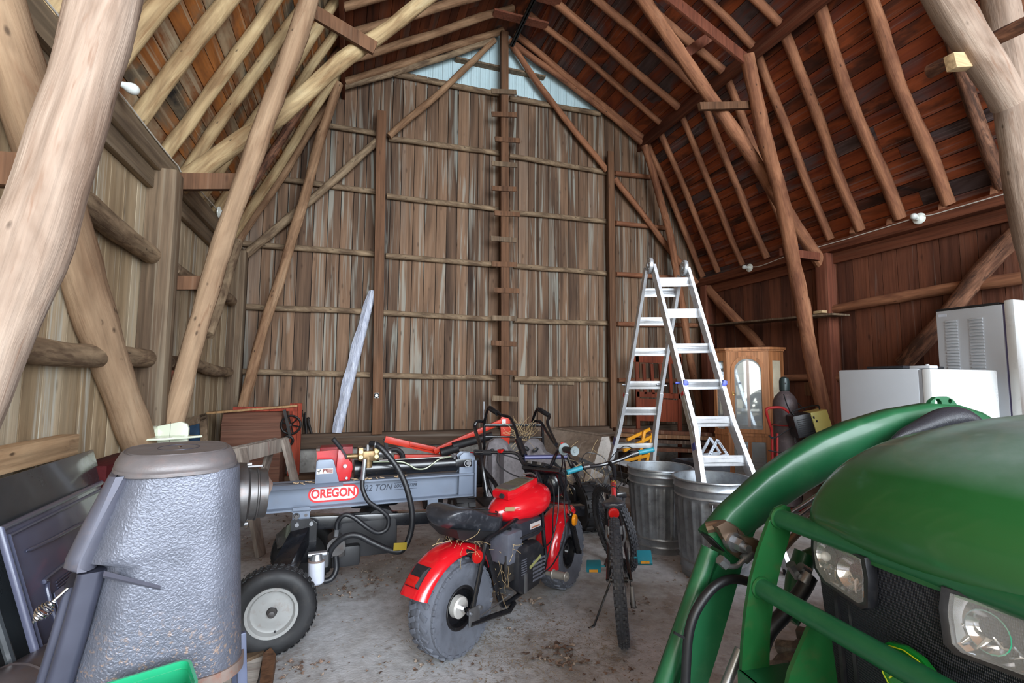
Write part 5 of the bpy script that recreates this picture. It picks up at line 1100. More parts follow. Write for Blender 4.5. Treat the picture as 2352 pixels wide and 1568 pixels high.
kt_tube('roll_bar', [(1113, 968, 5.15), (1095, 968, 5.0), (1091, 985, 4.95), (1102, 1020, 4.6), (1106, 1060, 4.4), (1118, 1140, 4.3)], .019)
kt_tube('roll_bar', [(1222, 967, 5.15), (1240, 968, 5.0), (1252, 985, 4.9), (1275, 1020, 4.6), (1310, 1060, 4.2), (1335, 1120, 4.0)], .017)
for pts, g in (([(1112, 972, 5.1), (1122, 936, 4.9), (1136, 942, 4.8), (1152, 953, 4.7), (1170, 958, 4.6), (1180, 975, 4.5), (1192, 1012, 4.3)], ((1126, 938, 4.88), (1143, 949, 4.76))), ([(1222, 968, 5.1), (1234, 939, 4.9), (1247, 946, 4.8), (1262, 955, 4.7), (1257, 968, 4.6), (1262, 985, 4.5), (1278, 1020, 4.25)], ((1240, 941, 4.87), (1261, 954, 4.72)))):
    kt_tube('roll_bar', pts, .015)
    B().tube([kp(*g[0]), kp(*g[1])], .026, 12).build('foam_grip', black_rough, kt, world=True)
kt_tube('roll_bar_foot', [(1190, 1008, 4.3), (1204, 1046, 4.2)], .032, sm=False)
kt_tube('brush_bar', [(1204, 1050, 4.2), (1305, 1048, 4.2)], .02, paint('bar_purple', (70, 70, 104), .35, .2), sm=False)
kt_tube('brush_bar', [(1200, 1055, 4.2), (1215, 1080, 4.0), (1240, 1115, 3.9)], .02, sm=False)
kt_tube('frame_rail', [(1303, 1045, 4.2), (1330, 1110, 4.1), (1345, 1160, 4.0)], .02, sm=False)
kt_tube('frame_rail', [(1290, 1105, 4.2), (1318, 1122, 4.1), (1322, 1150, 4.1)], .016)
kt_tube('frame_rail', [(1098, 1060, 4.6), (1130, 1100, 4.4), (1180, 1150, 4.2), (1350, 1165, 4.1)], .02)
kt_tube('frame_rail', [(1118, 1085, 4.5), (1125, 1120, 4.4), (1150, 1165, 4.3)], .014)
kt_tube('antenna', [(1110, 1000, 5.15), (1111, 940, 5.15)], .006, steel, sm=False); kt_tube('antenna_tip', [(1111, 940, 5.15), (1111, 922, 5.15)], .011, steel, sm=False)
B().torus(look(kp(1300, 1065, 4.3), (.2, -.5, 1)), .13, .014, 28, 8).build('steering_wheel', black_rough, kt, world=True)
B().box(kp(1220, 1150, 4.6), (1.0, .5, .03), bev=.01).build('floor_pan', black_rough, kt, world=True)
def kwheel(x, y, nm):
    M = look((x, y, .21), (1, 0, 0)); b = B(); b.lathe([(.09, -.08), (.15, -.095), (.19, -.085), (.207, -.05), (.21, 0), (.207, .05), (.19, .085), (.15, .095), (.09, .08)], M, 36)
    for j in range(18):
        for q in (-.05, .05): a = 2*PI*(j+(.5 if q > 0 else 0))/18; b.box(M @ Vector((.21*math.cos(a), .21*math.sin(a), q)), (.014, .04, .06), rot=M.to_3x3() @ Matrix.Rotation(a, 3, 'Z'), bev=.003)
    b.build('tire', black_rough, kt, world=True); B().lathe([(0, -.07), (.09, -.08), (.09, .08), (0, .07)], M, 24).build('wheel_rim', black_paint, kt, world=True)
kwheel(2.05, 4.05, 'a'); kwheel(.95, 4.25, 'b'); kwheel(.85, 5.2, 'c'); kwheel(2.15, 5.2, 'd')
b = B(); b.cyl((.95, 4.15, .21), (2.05, 4.05, .21), .02); b.cyl((.85, 5.2, .21), (2.15, 5.2, .21), .02); b.build('axle', black_rough, kt, world=True)
b = B(); b.box((1.5, 5.35, .35), (.4, .3, .3), bev=.03); b.build('rear_engine', black_rough, kt, world=True)
b = B(); rn = random.Random(5)
for k in range(90):
    c_ = kp(*( (rn.uniform(1180, 1215), rn.uniform(985, 1012), 4.9) if k < 40 else (rn.uniform(1280, 1400), rn.uniform(1045, 1170), rn.uniform(4.0, 4.3))))
    p = [c_]; d_ = Vector((rn.uniform(-1, 1), rn.uniform(-.4, .4), rn.uniform(-.5, 1.2))).normalized()
    for q in range(5): d_ = (d_+Vector((rn.uniform(-.45, .45), rn.uniform(-.3, .3), rn.uniform(-.4, .4)))).normalized(); p.append(p[-1]+d_*rn.uniform(.02, .05))
    b.tube(p, .0016, 3)
tag(b.build('dried_grass', straw), 'dry grass stalks caught on the go-kart frame', 'grass', kind='stuff')
# the orange hoist behind
oj = thing('engine_hoist', 'folded orange steel hoist lying on the floor behind the splitter cylinder', 'hoist', (1.0, 6.1, 0))
YJ = 6.0
def jb(nm, a_, c_, w_, h_, mt=orange_paint, dy=0): B().beam(on_y(*a_, YJ+dy), on_y(*c_, YJ+dy), w_, h_, up=(0, 1, 0), bev=.004).build(nm, mt, oj, world=True)
jb('boom', (884, 1008), (1008, 1036), .075, .06); jb('boom', (940, 1018), (1015, 1034), .05, .065, dy=-.02)
jb('boom_arm', (996, 1036), (1155, 966), .06, .06, dy=-.05)
b = B(); M = Matrix(((1, 0, 0, 0), (0, 0, 1, YJ-.05), (0, 1, 0, 0), (0, 0, 0, 1))); q = [on_y(x, y, YJ-.05) for x, y in ((1150, 1045), (1150, 985), (1146, 968), (1152, 957), (1162, 955), (1170, 962), (1172, 985), (1166, 1045))]
b.prism([(p.x, p.z) for p in q], .04, M, bev=.004); b.build('mast', orange_paint, oj, world=True)
B().box(on_y(1157, 968, YJ-.08), (.05, .01, .06)).build('mast_label', white_mat, oj, world=True)
jb('base_rail', (905, 1052), (1130, 1052), .09, .08, dy=.05); jb('base_rail', (1050, 1075), (1150, 1080), .1, .08, dy=-.15); jb('base_rail', (1060, 1100), (1150, 1105), .08, .08, dy=-.3)
jb('hinge_stand', (884, 1008), (892, 1045), .04, .05, black_rough)
B().cyl(on_y(1012, 1040, YJ-.1), on_y(1052, 1028, YJ-.1), .055).build('hydraulic_ram', black_rough, oj, world=True)
B().cyl(on_y(1040, 1025, YJ-.1), on_y(1130, 1000, YJ-.1), .05).build('hydraulic_ram', black_rough, oj, world=True)
M = look(on_y(905, 1052, YJ-.05), (0, 1, 0)); B().torus(M, .1, .03, 24, 8).build('caster', black_rough, oj, world=True)
B().tube([Vector((on_y(1112, 1044, YJ-.2).x, YJ-.2, on_y(1112, 1044, YJ-.2).z)), on_y(1060, 1040, YJ-.2)], .02).build('crank_handle', red_paint, oj, world=True)
# grey plywood trough
tr = thing('wooden_trough', 'old grey plywood feed trough leaning behind the go-kart', 'trough', on_y(1300, 1130, 5.5))
ply = wood('old_ply', [(96, 80, 68), (128, 112, 98), (150, 136, 122)], 'x', (170, 160, 150), .3, isl=1, patch=(3, 1), dark=.3)
ply2 = paint('ply_end', (176, 170, 164), .85, var=.12, scale=14, dirt=(110, 96, 86), damt=.6)
def slab(nm, q, th, mt, par):
    P_ = [on_y(*p) for p in q]; n = (P_[1]-P_[0]).cross(P_[2]-P_[0]).normalized()*th; b = B(); b.loft([P_, [p+n for p in P_]]); return b.build(nm, mt, par, world=True, sharp=20)
slab('side_board', [(1225, 980, 6.1), (1384, 1004, 5.2), (1364, 1072, 5.1), (1240, 1040, 6.0)], -.02, ply, tr)
slab('end_board', [(1381, 1003, 5.2), (1398, 1002, 5.15), (1408, 1042, 5.1), (1392, 1095, 5.1), (1346, 1100, 5.1), (1360, 1070, 5.1)], .02, ply2, tr)
slab('side_board', [(1240, 978, 6.2), (1398, 1002, 5.3), (1408, 1045, 5.4), (1260, 1030, 6.2)], .02, ply, tr)
for a_, c_ in (((1352, 1075, 5.05), (1336, 1150, 5.05)), ((1300, 1060, 5.3), (1318, 1140, 5.3)), ((1250, 1040, 5.9), (1255, 1110, 5.9))):
    p, q = on_y(*a_), on_y(*c_); q.z = 0; B().beam(q, p, .06, .03, up=(0, 1, 0)).build('leg', ply, tr, world=True)
# ---------------------------------------------------------------- aluminium multi-position ladder
ld = thing('multi_ladder', 'aluminium folding ladder standing as a tall A-frame behind the cans', 'ladder', onfloor(at_d(1560, 1200, 4.1)))
def pathpt(path, py):
    for a_, c_ in zip(path, path[1:]):
        if a_[1] <= py <= c_[1]:
            t = (py-a_[1])/(c_[1]-a_[1]); return at_d(*[a_[k]+(c_[k]-a_[k])*t for k in range(3)])
    return at_d(*path[-1])
FLp = [(1500, 612, 4.2), (1566, 880, 3.72), (1593, 985, 3.55), (1625, 1205, 3.26), (1647, 1362, 3.10)]
FRp = [(1578, 618, 4.2), (1655, 880, 3.85), (1678, 965, 3.75), (1737, 1120, 3.52), (1815, 1318, 3.36)]
RLp = [(1484, 618, 4.25), (1438, 900, 4.82), (1422, 985, 4.95), (1396, 1080, 5.05), (1366, 1174, 5.1)]
RRp = [(1561, 635, 4.28), (1517, 900, 4.72), (1506, 985, 4.83), (1499, 1065, 4.92), (1488, 1184, 4.98)]
latd = (at_d(1578, 618, 4.2)-at_d(1500, 612, 4.2)).normalized()
def rail(path, w_=.088, th=.026, nm='rail', i0=0, i1=None, grow=0):
    P_ = [at_d(*p) for p in path]; P_[-1].z = 0; P_ = P_[i0:i1]; dr = [(P_[min(i+1, len(P_)-1)]-P_[max(i-1, 0)]).normalized() for i in range(len(P_))]; b = B(); rg = []
    for p, d_ in zip(P_, dr):
        y = d_.cross(latd).normalized(); x = latd
        rg.append([p-x*(th+grow)/2-y*(w_+grow)/2, p+x*(th+grow)/2-y*(w_+grow)/2, p+x*(th+grow)/2+y*(w_+grow)/2, p-x*(th+grow)/2+y*(w_+grow)/2])
    b.loft(rg); return b.build(nm, alu, ld, world=True, sharp=20)
for pth in (FLp, FRp, RLp, RRp):
    rail(pth, i1=3, w_=.08); rail(pth, nm='outer_rail', i0=1, grow=.006)
    P_ = at_d(*pth[-1]); P_.z = .02; B().box(P_, (.05, .08, .04), bev=.008).build('rubber_foot', black_rough, ld, world=True)
def rung(pa, pb, py, dy=0, h=.034, wide=.045, mt=alu, flat=False):
    a_, c_ = pathpt(pa, py), pathpt(pb, py+dy); b = B(); up = Vector((0, 0, 1)); side = (c_-a_).cross(up).normalized()
    for k in range(3 if not flat else 1):
        o = up*(-.018*k*(.9)+.016) if not flat else up*0
        b.beam(a_+o-side*(0), c_+o, (.012 if not flat else h), wide, up=up, bev=.003)
    b.build('rung', mt, ld, world=True)
for y in (648, 720, 800, 883, 968, 1058): rung(FLp, FRp, y, -1)
rung(FLp, FRp, 1178, -12)
for y in (672, 738, 808, 884, 944): rung(RLp, RRp, y, 0)
rung(RLp, RRp, 1024, -2, flat=True)
for y, pa, pb in ((968, FLp, FRp), (1058, FLp, FRp), (1178, FLp, FRp)):       # flared outer steps
    a_, c_ = pathpt(pa, y), pathpt(pb, y); md = (a_+c_)/2+Vector((0, 0, -.004)); b = B(); L_ = 9; rg = []
    up = Vector((0, 0, 1)); sd = (c_-a_).cross(up).normalized()
    for k in range(L_):
        t = k/(L_-1); p = a_.lerp(c_, t); hh = .018+.022*(abs(2*t-1)**3); rg.append([p+up*hh+sd*-.028, p-up*hh*.4+sd*-.03, p-up*hh*.4+sd*.01, p+up*hh+sd*.01])
    b.loft(rg); b.build('flared_step', alu, ld, world=True)
for (x, y, d_) in ((1492, 610, 4.22), (1571, 616, 4.22)):
    c_ = at_d(x, y, d_); b = B(); M = look(c_, latd); b.lathe([(0, -.016), (.065, -.016), (.07, -.01), (.07, .01), (.065, .016), (0, .016)], M, 28); b.cyl(M @ Vector((0, 0, -.026)), M @ Vector((0, 0, .026)), .022, n=16)
    for k in range(6): a = k*1.05; b.cyl(M @ Vector((.048*math.cos(a), .048*math.sin(a), -.019)), M @ Vector((.048*math.cos(a), .048*math.sin(a), .019)), .006, n=6)
    b.build('hinge', paint('hinge_grey', (172, 176, 180), .35, .5) if 'hinge_grey' not in MATS else MATS['hinge_grey'], ld, world=True)
blue = paint('lock_blue', (62, 76, 170), .4)
for pth in (FLp, FRp):
    c_ = pathpt(pth, 880); B().box(c_+Vector((0, -.03, 0)), (.035, .06, .05), rot=(0, .3, -.3), bev=.01).cyl(c_+latd*-.05, c_+latd*.05, .009).build('lock_tab', blue, ld, world=True)
for pth in (RLp, RRp):
    c_ = pathpt(pth, 884); B().cyl(c_-latd*.05, c_+latd*.05, .009).build('lock_pin', steel, ld, world=True)
# stickers on the left front and rear rails
lab_w = paint('sticker_white', (188, 190, 186), .5, var=.2, scale=60, dirt=(90, 94, 110), damt=.5)
for pth, ys in ((FLp, (903, 1010)), (RLp, (905, 1000))):
    a_, c_ = pathpt(pth, ys[0]), pathpt(pth, ys[1]); o = -latd*.0165
    B().beam(a_+o, c_+o, .002, .05, up=(c_-a_).cross(latd)).build('instruction_sticker', lab_w, ld, world=True)
    a_, c_ = pathpt(pth, ys[0]-2), pathpt(pth, ys[0]+6); B().beam(a_+o*1.1, c_+o*1.1, .002, .045, up=(c_-a_).cross(latd)).build('red_sticker', lred, ld, world=True)
    a_, c_ = pathpt(pth, 1018 if pth is FLp else 1005), pathpt(pth, 1034 if pth is FLp else 1020); B().beam(a_+o*1.15, c_+o*1.15, .002, .052, up=(c_-a_).cross(latd)).build('blue_sticker', blue, ld, world=True)
a_, c_ = pathpt(FLp, 1085), pathpt(FLp, 1185); dr = (a_-c_).normalized(); nrm = -latd; yv = nrm.cross(dr)
Mt = Matrix((dr, yv, nrm)).transposed().to_4x4(); Mt.translation = c_.lerp(a_, .42)-latd*.0168
textobj('ladder_lettering', 'MT22 MULTI LADDER', .034, ld.matrix_basis.inverted() @ Mt, lbk, ld, bold=.0005, sx=.95)
# ---------------------------------------------------------------- galvanised garbage cans
galv = paint('galvanised', (158, 164, 170), .38, .75, var=.22, scale=9, dirt=(112, 116, 120), damt=.6, bm=.1, bscale=20)
def can(label, cx, cy, rt, rb, h, rot):
    t = thing('garbage_can', label, 'garbage can', (cx, cy, 0), rot, 'galvanised garbage cans')
    n = 144; zs = [0, .012, .03, .035, .05, .055, .075, .13, .15, .30, .48, .52, .545, .555, .57, .58, .60, .605, .625, .63, .645, h]
    b = B(); rings = []
    for z in [0, .01, .04, .048, .056, .064, .10, .108, .116, .124, .15, .17, .25, .35, .45, .49, .51, .53, .538, .546, .554, .58, .588, .596, .604, h-.012, h-.008, h]:
        z = min(z*h/.65, h); r0 = rb+(rt-rb)*z/h; ring = []
        zz = z/h; fl = .008 if .22 < zz < .78 else (.008*max(0, 1-abs(zz-(.22 if zz < .5 else .78))/.035))
        bead = .006 if any(abs(zz-q) < .008 for q in (.074, .168, .83, .92)) else 0
        for k in range(n):
            a = 2*PI*k/n; f = fl*(max(0, math.sin(a*24))**.6 if math.sin(a*24) > 0 else 0); ring.append(Vector(((r0+f+bead)*math.cos(a), (r0+f+bead)*math.sin(a), z)))
        rings.append(ring)
    inner = [[Vector(((rt-.006-(rt-rb)*q)*math.cos(2*PI*k/n), (rt-.006-(rt-rb)*q)*math.sin(2*PI*k/n), h-(h-.02)*q)) for k in range(n)] for q in (0, .5, 1)]
    b.loft(rings+inner, cap0=True, cap1=True); b.build('can_body', galv, t, sharp=50)
    B().torus(Matrix.Translation((0, 0, h)), rt+.002, .008, 64, 8).build('rolled_rim', galv, t)
    for s_ in (0, PI):
        p = Vector(((rt+.006)*math.cos(s_), (rt+.006)*math.sin(s_), h*.8)); b = B(); b.tube(smoothpath([p+Vector((.01*math.cos(s_), -.05, 0)), p+Vector((.03*math.cos(s_), -.048, -.045)), p+Vector((.03*math.cos(s_), .048, -.045)), p+Vector((.01*math.cos(s_), .05, 0))], 4), .005, 6); b.box(p, (.014, .14, .03), bev=.004); b.build('handle', dark_steel, t)
    return t
can('galvanised garbage can beside the bicycle, nearer the end wall', 2.43, 3.49, .253, .208, .635, math.radians(-45))
t = can('galvanised garbage can in front of the ladder, with a torn printed label', 2.45, 2.90, .26, .215, .655, math.radians(-120))
m, N, L, P = newmat('torn_label'); v = nmap(N, L, (1, 1, 1)); nz = noise(N, L, v, 70, 4, .7); L.new(ramp(N, L, nz, [(.42, lin((36, 36, 40))), (.5, lin((190, 190, 188))), (.62, lin((196, 190, 186))), (.66, lin((170, 60, 50)))], 'CONSTANT'), P.inputs['Base Color'])
b = B(); cp_ = t.matrix_basis.translation; a0 = math.radians(-92)
rg = []
for k in range(11):
    a = a0+math.radians(5.2)*k; r = .268; jt = .012*math.sin(k*2.3); rg.append([Vector((cp_.x+r*math.cos(a), cp_.y+r*math.sin(a), z)) for z in (.40+jt, .56-jt*1.2)]+[Vector((cp_.x+(r-.004)*math.cos(a), cp_.y+(r-.004)*math.sin(a), z)) for z in (.56-jt*1.2, .40+jt)])
b.loft(rg); b.build('torn_label', m, t, world=True)
# ---------------------------------------------------------------- display cabinet (angled front, in the right back corner)
cc = at_d(1722, 1000, 6.45); cab = thing('display_cabinet', 'oak curio cabinet with arched glass door in the right back corner', 'cabinet', (cc.x, cc.y, 0), math.radians(-44.2))
oak = wood('oak', [(150, 96, 60), (182, 122, 80), (196, 140, 98)], 'z', (130, 80, 48), .25, across=40, isl=1, rough=.4, bm=.1)
cw, H_ = .255, 1.80     # half width of the door face; local -y faces the camera
S_ = .235
glass = glassm('cabinet_glass', (.8, .88, .9, 1), .03, .22)
def arch(w_, z0, z1, n=14, yy=0):
    pts = [(-w_, z0), (w_, z0)]
    for k in range(n+1): a = PI*k/n; pts.append((w_*math.cos(a), z1-w_+w_*math.sin(a)))
    return pts
MX = lambda y: Matrix(((1, 0, 0, 0), (0, 0, 1, y), (0, 1, 0, 0), (0, 0, 0, 1)))
def ringplate(outer, hole, d, M, nm, mat, par, world=False):
    cu = bpy.data.curves.new(nm, 'CURVE'); cu.dimensions = '2D'; cu.fill_mode = 'BOTH'; cu.extrude = d/2
    for pts in [outer]+hole:
        s_ = cu.splines.new('POLY'); s_.points.add(len(pts)-1); s_.use_cyclic_u = True
        for i, p in enumerate(pts): s_.points[i].co = (p[0], p[1], 0, 1)
    tmp = bpy.data.objects.new('tmp', cu); C.objects.link(tmp); me = bpy.data.meshes.new_from_object(tmp.evaluated_get(bpy.context.evaluated_depsgraph_get())); bpy.data.objects.remove(tmp)
    me.transform(M); me.materials.clear(); me.materials.append(mat); o = bpy.data.objects.new(nm, me); C.objects.link(o); o.parent = par
    if world: o.matrix_parent_inverse = WM(par).inverted()
    return o
ringplate([(-cw, .62), (cw, .62), (cw, H_-.06), (-cw, H_-.06)], [arch(.175, .70, 1.66)], .02, MX(0), 'front_frame', oak, cab)
ringplate(arch(.205, .665, 1.69), [arch(.162, .715, 1.645)], .022, MX(-.012), 'glass_door', oak, cab)
B().prism(arch(.165, .71, 1.65), .004, MX(-.006)).build('door_pane', glass, cab)
ringplate([(-cw, .05), (cw, .05), (cw, .62), (-cw, .62)], [[(-.19, .12), (.19, .12), (.19, .55), (-.19, .55)]], .02, MX(0), 'lower_frame', oak, cab)
B().box((0, .0, .33), (.38, .004, .44)).build('lower_pane', glass, cab)
# angled side panels
for s_ in (-1, 1):
    a0_ = Vector((s_*cw, 0, 0)); a1_ = Vector((s_*(cw+S_*.72), S_*.72, 0)); ex = (a1_-a0_).normalized(); M = Matrix((ex*1, Vector((0, 0, 1)), ex.cross(Vector((0, 0, 1))))).transposed().to_4x4(); M.translation = a0_
    Ls = (a1_-a0_).length
    ringplate([(0, .05), (Ls, .05), (Ls, H_-.06), (0, H_-.06)], [[(.05, .70), (Ls-.05, .70), (Ls-.05, 1.62), (.05, 1.62)]], .02, M, 'side_frame', oak, cab)
    if s_ < 0: B().prism([(.045, .69), (Ls-.045, .69), (Ls-.045, 1.63), (.045, 1.63)], .004, M).build('side_pane', glass, cab)
    else: B().prism([(.045, .69), (Ls-.045, .69), (Ls-.045, 1.63), (.045, 1.63)], .004, M).build('side_pane', paint('daylit_pane', (216, 206, 180), .3, coat=.4), cab)  # daylight on the right pane put into its pale colour
yb = S_*.72
def hexp(off, yb2): return [(-cw-off*.4, -off), (cw+off*.4, -off), (cw+yb+off, yb-off*.3), (cw+yb+off, yb2), (-cw-yb-off, yb2), (-cw-yb-off, yb-off*.3)]
b = B(); b.prism(hexp(.0, yb+.18), .03, Matrix.Translation((0, 0, H_-.07))); b.prism(hexp(.02, yb+.18), .02, Matrix.Translation((0, 0, H_-.045))); b.prism(hexp(.04, yb+.19), .03, Matrix.Translation((0, 0, H_-.02))); b.build('cornice', oak, cab)
B().prism(hexp(.02, yb+.18), .035, Matrix.Translation((0, 0, .64))).build('middle_moulding', oak, cab); B().prism(hexp(.01, yb+.18), .06, Matrix.Translation((0, 0, .03))).build('plinth', oak, cab)
B().box((0, yb+.17, H_/2), (2*(cw+yb), .01, H_-.04)).build('mirror_back', paint('mirror', (200, 210, 214), .03, 1, var=.02), cab)
for x in (-.42, .42): B().box((x, yb+.09, H_/2), (.01, .16, H_-.05)).build('rear_side', oak, cab)
for z in (.95, 1.2, 1.45): B().prism(hexp(-.02, yb+.15), .006, Matrix.Translation((0, 0, z))).build('glass_shelf', glass, cab)
b = B(); b.box((-.185, -.03, 1.18), (.012, .01, .05)); b.torus(look((-.165, -.03, 1.17), (0, 1, 0)), .014, .003, 12, 5); b.build('door_handle', paint('brass', (196, 164, 96), .25, .9), cab)
B().box((0, .005, 1.2), (.035, .012, .92)).build('door_mullion', oak, cab)
B().box((0, .003, .33), (.04, .014, .44)).build('lower_mullion', oak, cab)
# ---------------------------------------------------------------- gas cylinder on its red cart and the yellow welder
gc = at_d(1806, 1000, 5.2)
gy = thing('gas_cylinder', 'dusty dark grey gas cylinder with a green black cap, chained to the cart', 'gas cylinder', (gc.x, gc.y, 0))
b = B(); b.lathe([(0, .04), (.10, .04), (.117, .055), (.12, .08), (.12, 1.08), (.115, 1.13), (.095, 1.18), (.06, 1.22), (.042, 1.235), (.042, 1.25), (0, 1.25)], None, 36); b.build('cylinder_body', paint('cyl_grey', (88, 78, 80), .5, .2, var=.15, scale=7, dirt=(126, 114, 112), damt=.5), gy)
b = B(); b.lathe([(.045, 1.24), (.05, 1.245), (.05, 1.34), (.042, 1.375), (.022, 1.39), (0, 1.392)], None, 28); b.build('valve_cap', paint('cap_dark', (44, 56, 56), .35, .2), gy)
b = B(); a_ = math.radians(-125); b.cyl((.045*math.cos(a_), .045*math.sin(a_), 1.32), (.054*math.cos(a_), .054*math.sin(a_), 1.32), .008, n=12); b.build('cap_slot', black_rough, gy)
ct = thing('cylinder_cart', 'red tubular hand cart holding the gas cylinder', 'cart', (gc.x-.1, gc.y-.1, 0))
def cq(px, py, d_=5.1): return at_d(px, py, d_)
cred = paint('cart_red', (150, 34, 34), .4, var=.1, dirt=(90, 50, 46), damt=.3)
for pts in ([(1775, 1110, 5.1), (1773, 1000, 5.1), (1768, 975, 5.05), (1760, 945, 5.0), (1766, 937, 5.0), (1795, 936, 5.0), (1812, 947, 5.0)], [(1786, 1110, 5.05), (1785, 1060, 5.05), (1785, 995, 5.05)], [(1822, 1110, 5.1), (1822, 1050, 5.1), (1820, 1000, 5.1)]):
    B().tube(smoothpath([at_d(*p) for p in pts], 5), .014, 10).build('cart_tube', cred, ct, world=True)
for z in (.55, .88, .28):
    b = B(); b.tube([Vector((gc.x+.135*math.cos(a*PI/12), gc.y+.135*math.sin(a*PI/12), z)) for a in range(24)], .007, 6, cyc=True); b.build('cart_band', cred, ct, world=True)
B().box((gc.x, gc.y, .03), (.34, .3, .02)).build('toe_plate', cred, ct, world=True)
for s_ in (-1, 1): B().lathe([(.02, -.025), (.09, -.03), (.1, -.015), (.1, .015), (.09, .03), (.02, .025)], look((gc.x+s_*.2, gc.y+.12, .101), (1, 0, 0)), 24).build('wheel', black_rough, ct, world=True)
b = B()
for k in range(22): b.torus(look((gc.x-.02+.004*math.sin(k), gc.y-.128, .95-.018*k), (1, 0, 0) if k % 2 else (0, 1, 0)), .009, .002, 8, 4)
b.build('chain', steel, ct, world=True)
wl = thing('welder', 'yellow and black portable welder hanging on the side of the gas cylinder cart', 'welder', at_d(1875, 1010, 5.0))
WM_ = Matrix.Translation(at_d(1858, 972, 4.9)) @ Matrix.Scale(1.12, 4) @ Matrix.Rotation(math.radians(-30), 4, 'Z') @ Matrix.Rotation(math.radians(-14), 4, 'Y')
B().box((-.06, .02, 0), (.16, .2, .20), bev=.02, M=WM_).build('case', black_plastic, wl, world=True)
B().box((.075, .0, 0), (.135, .19, .20), bev=.008, M=WM_).build('yellow_cover', paint('welder_yellow', (242, 240, 150), .4), wl, world=True)
b = B()
for k in range(8): b.box((-.06, -.085, -.07+.018*k), (.11, .006, .006), M=WM_)
b.build('vent_slots', black_rough, wl, world=True)
b = B(); b.box((.02, -.1, .055), (.012, .003, .02), M=WM_).box((.035, -.1, .02), (.012, .003, .018), M=WM_); b.build('marking', lbk, wl, world=True)
B().tube(smoothpath([WM_ @ Vector(p) for p in ((-.1, 0, .1), (-.09, 0, .135), (.1, 0, .14), (.12, 0, .1))], 5), .008, 8).build('carry_handle', black_rough, wl, world=True)
for pts in ([(1800, 905, 5.06), (1810, 935, 5.0), (1825, 958, 4.95), (1850, 962, 4.95)], [(1832, 925, 5.1), (1850, 942, 5.05), (1868, 950, 5.0), (1876, 965, 4.9), (1860, 990, 4.9), (1835, 1015, 4.95), (1810, 1035, 4.95), (1790, 1038, 5.0), (1765, 1034, 5.0)], [(1830, 975, 4.95), (1805, 990, 4.95), (1780, 1005, 4.95), (1766, 1000, 4.95), (1775, 1008, 4.95)]):
    B().tube(smoothpath([at_d(*p) for p in pts], 6), .006, 6).build('welding_cable', hose_rubber, wl, world=True)
# ---------------------------------------------------------------- fridges
fridge_g = paint('fridge_white', (196, 202, 208), .35, var=.02, coat=.2)
FX, FY0 = 4.1, on_x(2137, 846, 4.1).y; FY1 = on_x(1926, 850, 4.1).y; FZ = on_x(1926, 850, 4.1).z; FX1 = on_y(2290, 845, FY0).x
f1 = thing('refrigerator', 'shorter white refrigerator with its top at eye height, beside the tractor', 'refrigerator', ((FX+FX1)/2, (FY0+FY1)/2, 0))
B().box2((FX, FY0+.085, .02), (FX1, FY1, FZ), bev=.012).build('body', fridge_g, f1, world=True)
B().box2((FX+.004, FY0+.062, .06), (FX1-.004, FY0+.086, FZ-.01)).build('door_gasket', paint('gasket', (150, 152, 156), .6), f1, world=True)
B().box2((FX, FY0, .05), (FX1, FY0+.062, FZ-.004), bev=.014).build('door', white_mat, f1, world=True)
b = B(); b.box2((FX+.01, FY0+.01, FZ+.0), (FX+.10, FY0+.15, FZ+.022), bev=.004); b.cyl((FX+.05, FY0+.05, FZ+.02), (FX+.05, FY0+.05, FZ+.032), .012); b.build('hinge_cover', fridge_g, f1, world=True)
for x in (FX+.06, FX1-.06):
    for y in (FY0+.12, FY1-.06): B().cyl((x, y, 0), (x, y, .03), .02).build('foot', black_rough, f1, world=True)
o = B().box(((FX+FX1)/2+.05, (FY0+FY1)/2+.1, FZ+.022), (.5, .3, .02), bev=.006).build('black_tray', black_plastic); tag(o, 'flat black tray lying on top of the shorter refrigerator', 'tray')
GX = 4.98; G0, G1 = on_x(2300, 692, GX), on_x(2149, 716, GX); GZ = G1.z
f2 = thing('tall_freezer', 'taller white freezer with two louvred strips down its side, at the right edge', 'freezer', (GX+.3, (G0.y+G1.y)/2, 0))
B().box2((GX, G0.y, .02), (GX+.66, G1.y, GZ), bev=.008).build('body', fridge_g, f2, world=True)
B().box2((GX+.0, G0.y-.075, .05), (GX+.66, G0.y-.012, GZ+.03), bev=.012).build('door', white_mat, f2, world=True)
B().box2((GX+.01, G0.y-.012, .06), (GX+.65, G0.y, GZ)).build('door_gasket', paint('gasket_dark', (88, 84, 120), .6), f2, world=True)
for (pa, pb) in ((2176, 2203), (2231, 2262)):
    b = B()
    ya, yb_ = on_x(pb, 800, GX).y, on_x(pa, 800, GX).y
    z = GZ-.10
    while z > .25: b.tube([(GX-.004, ya, z), (GX-.012, (ya+yb_)/2, z+.002), (GX-.004, yb_, z)], .009, 6); z -= .027
    b.build('louvre_strip', fridge_g, f2, world=True)
B().box((GX-.001, G1.y-.05, GZ-.04), (.002, .06, .025)).build('name_plate', paint('plate_pale', (206, 214, 226), .4), f2, world=True)
B().box2((GX+.0, G0.y+.02, GZ+.0), (GX+.5, G1.y, GZ+.02), bev=.004).build('top_cap', black_rough, f2, world=True)
for x in (GX+.06, GX+.6):
    for y in (G0.y+.05, G1.y-.05): B().cyl((x, y, 0), (x, y, .03), .02).build('foot', black_rough, f2, world=True)
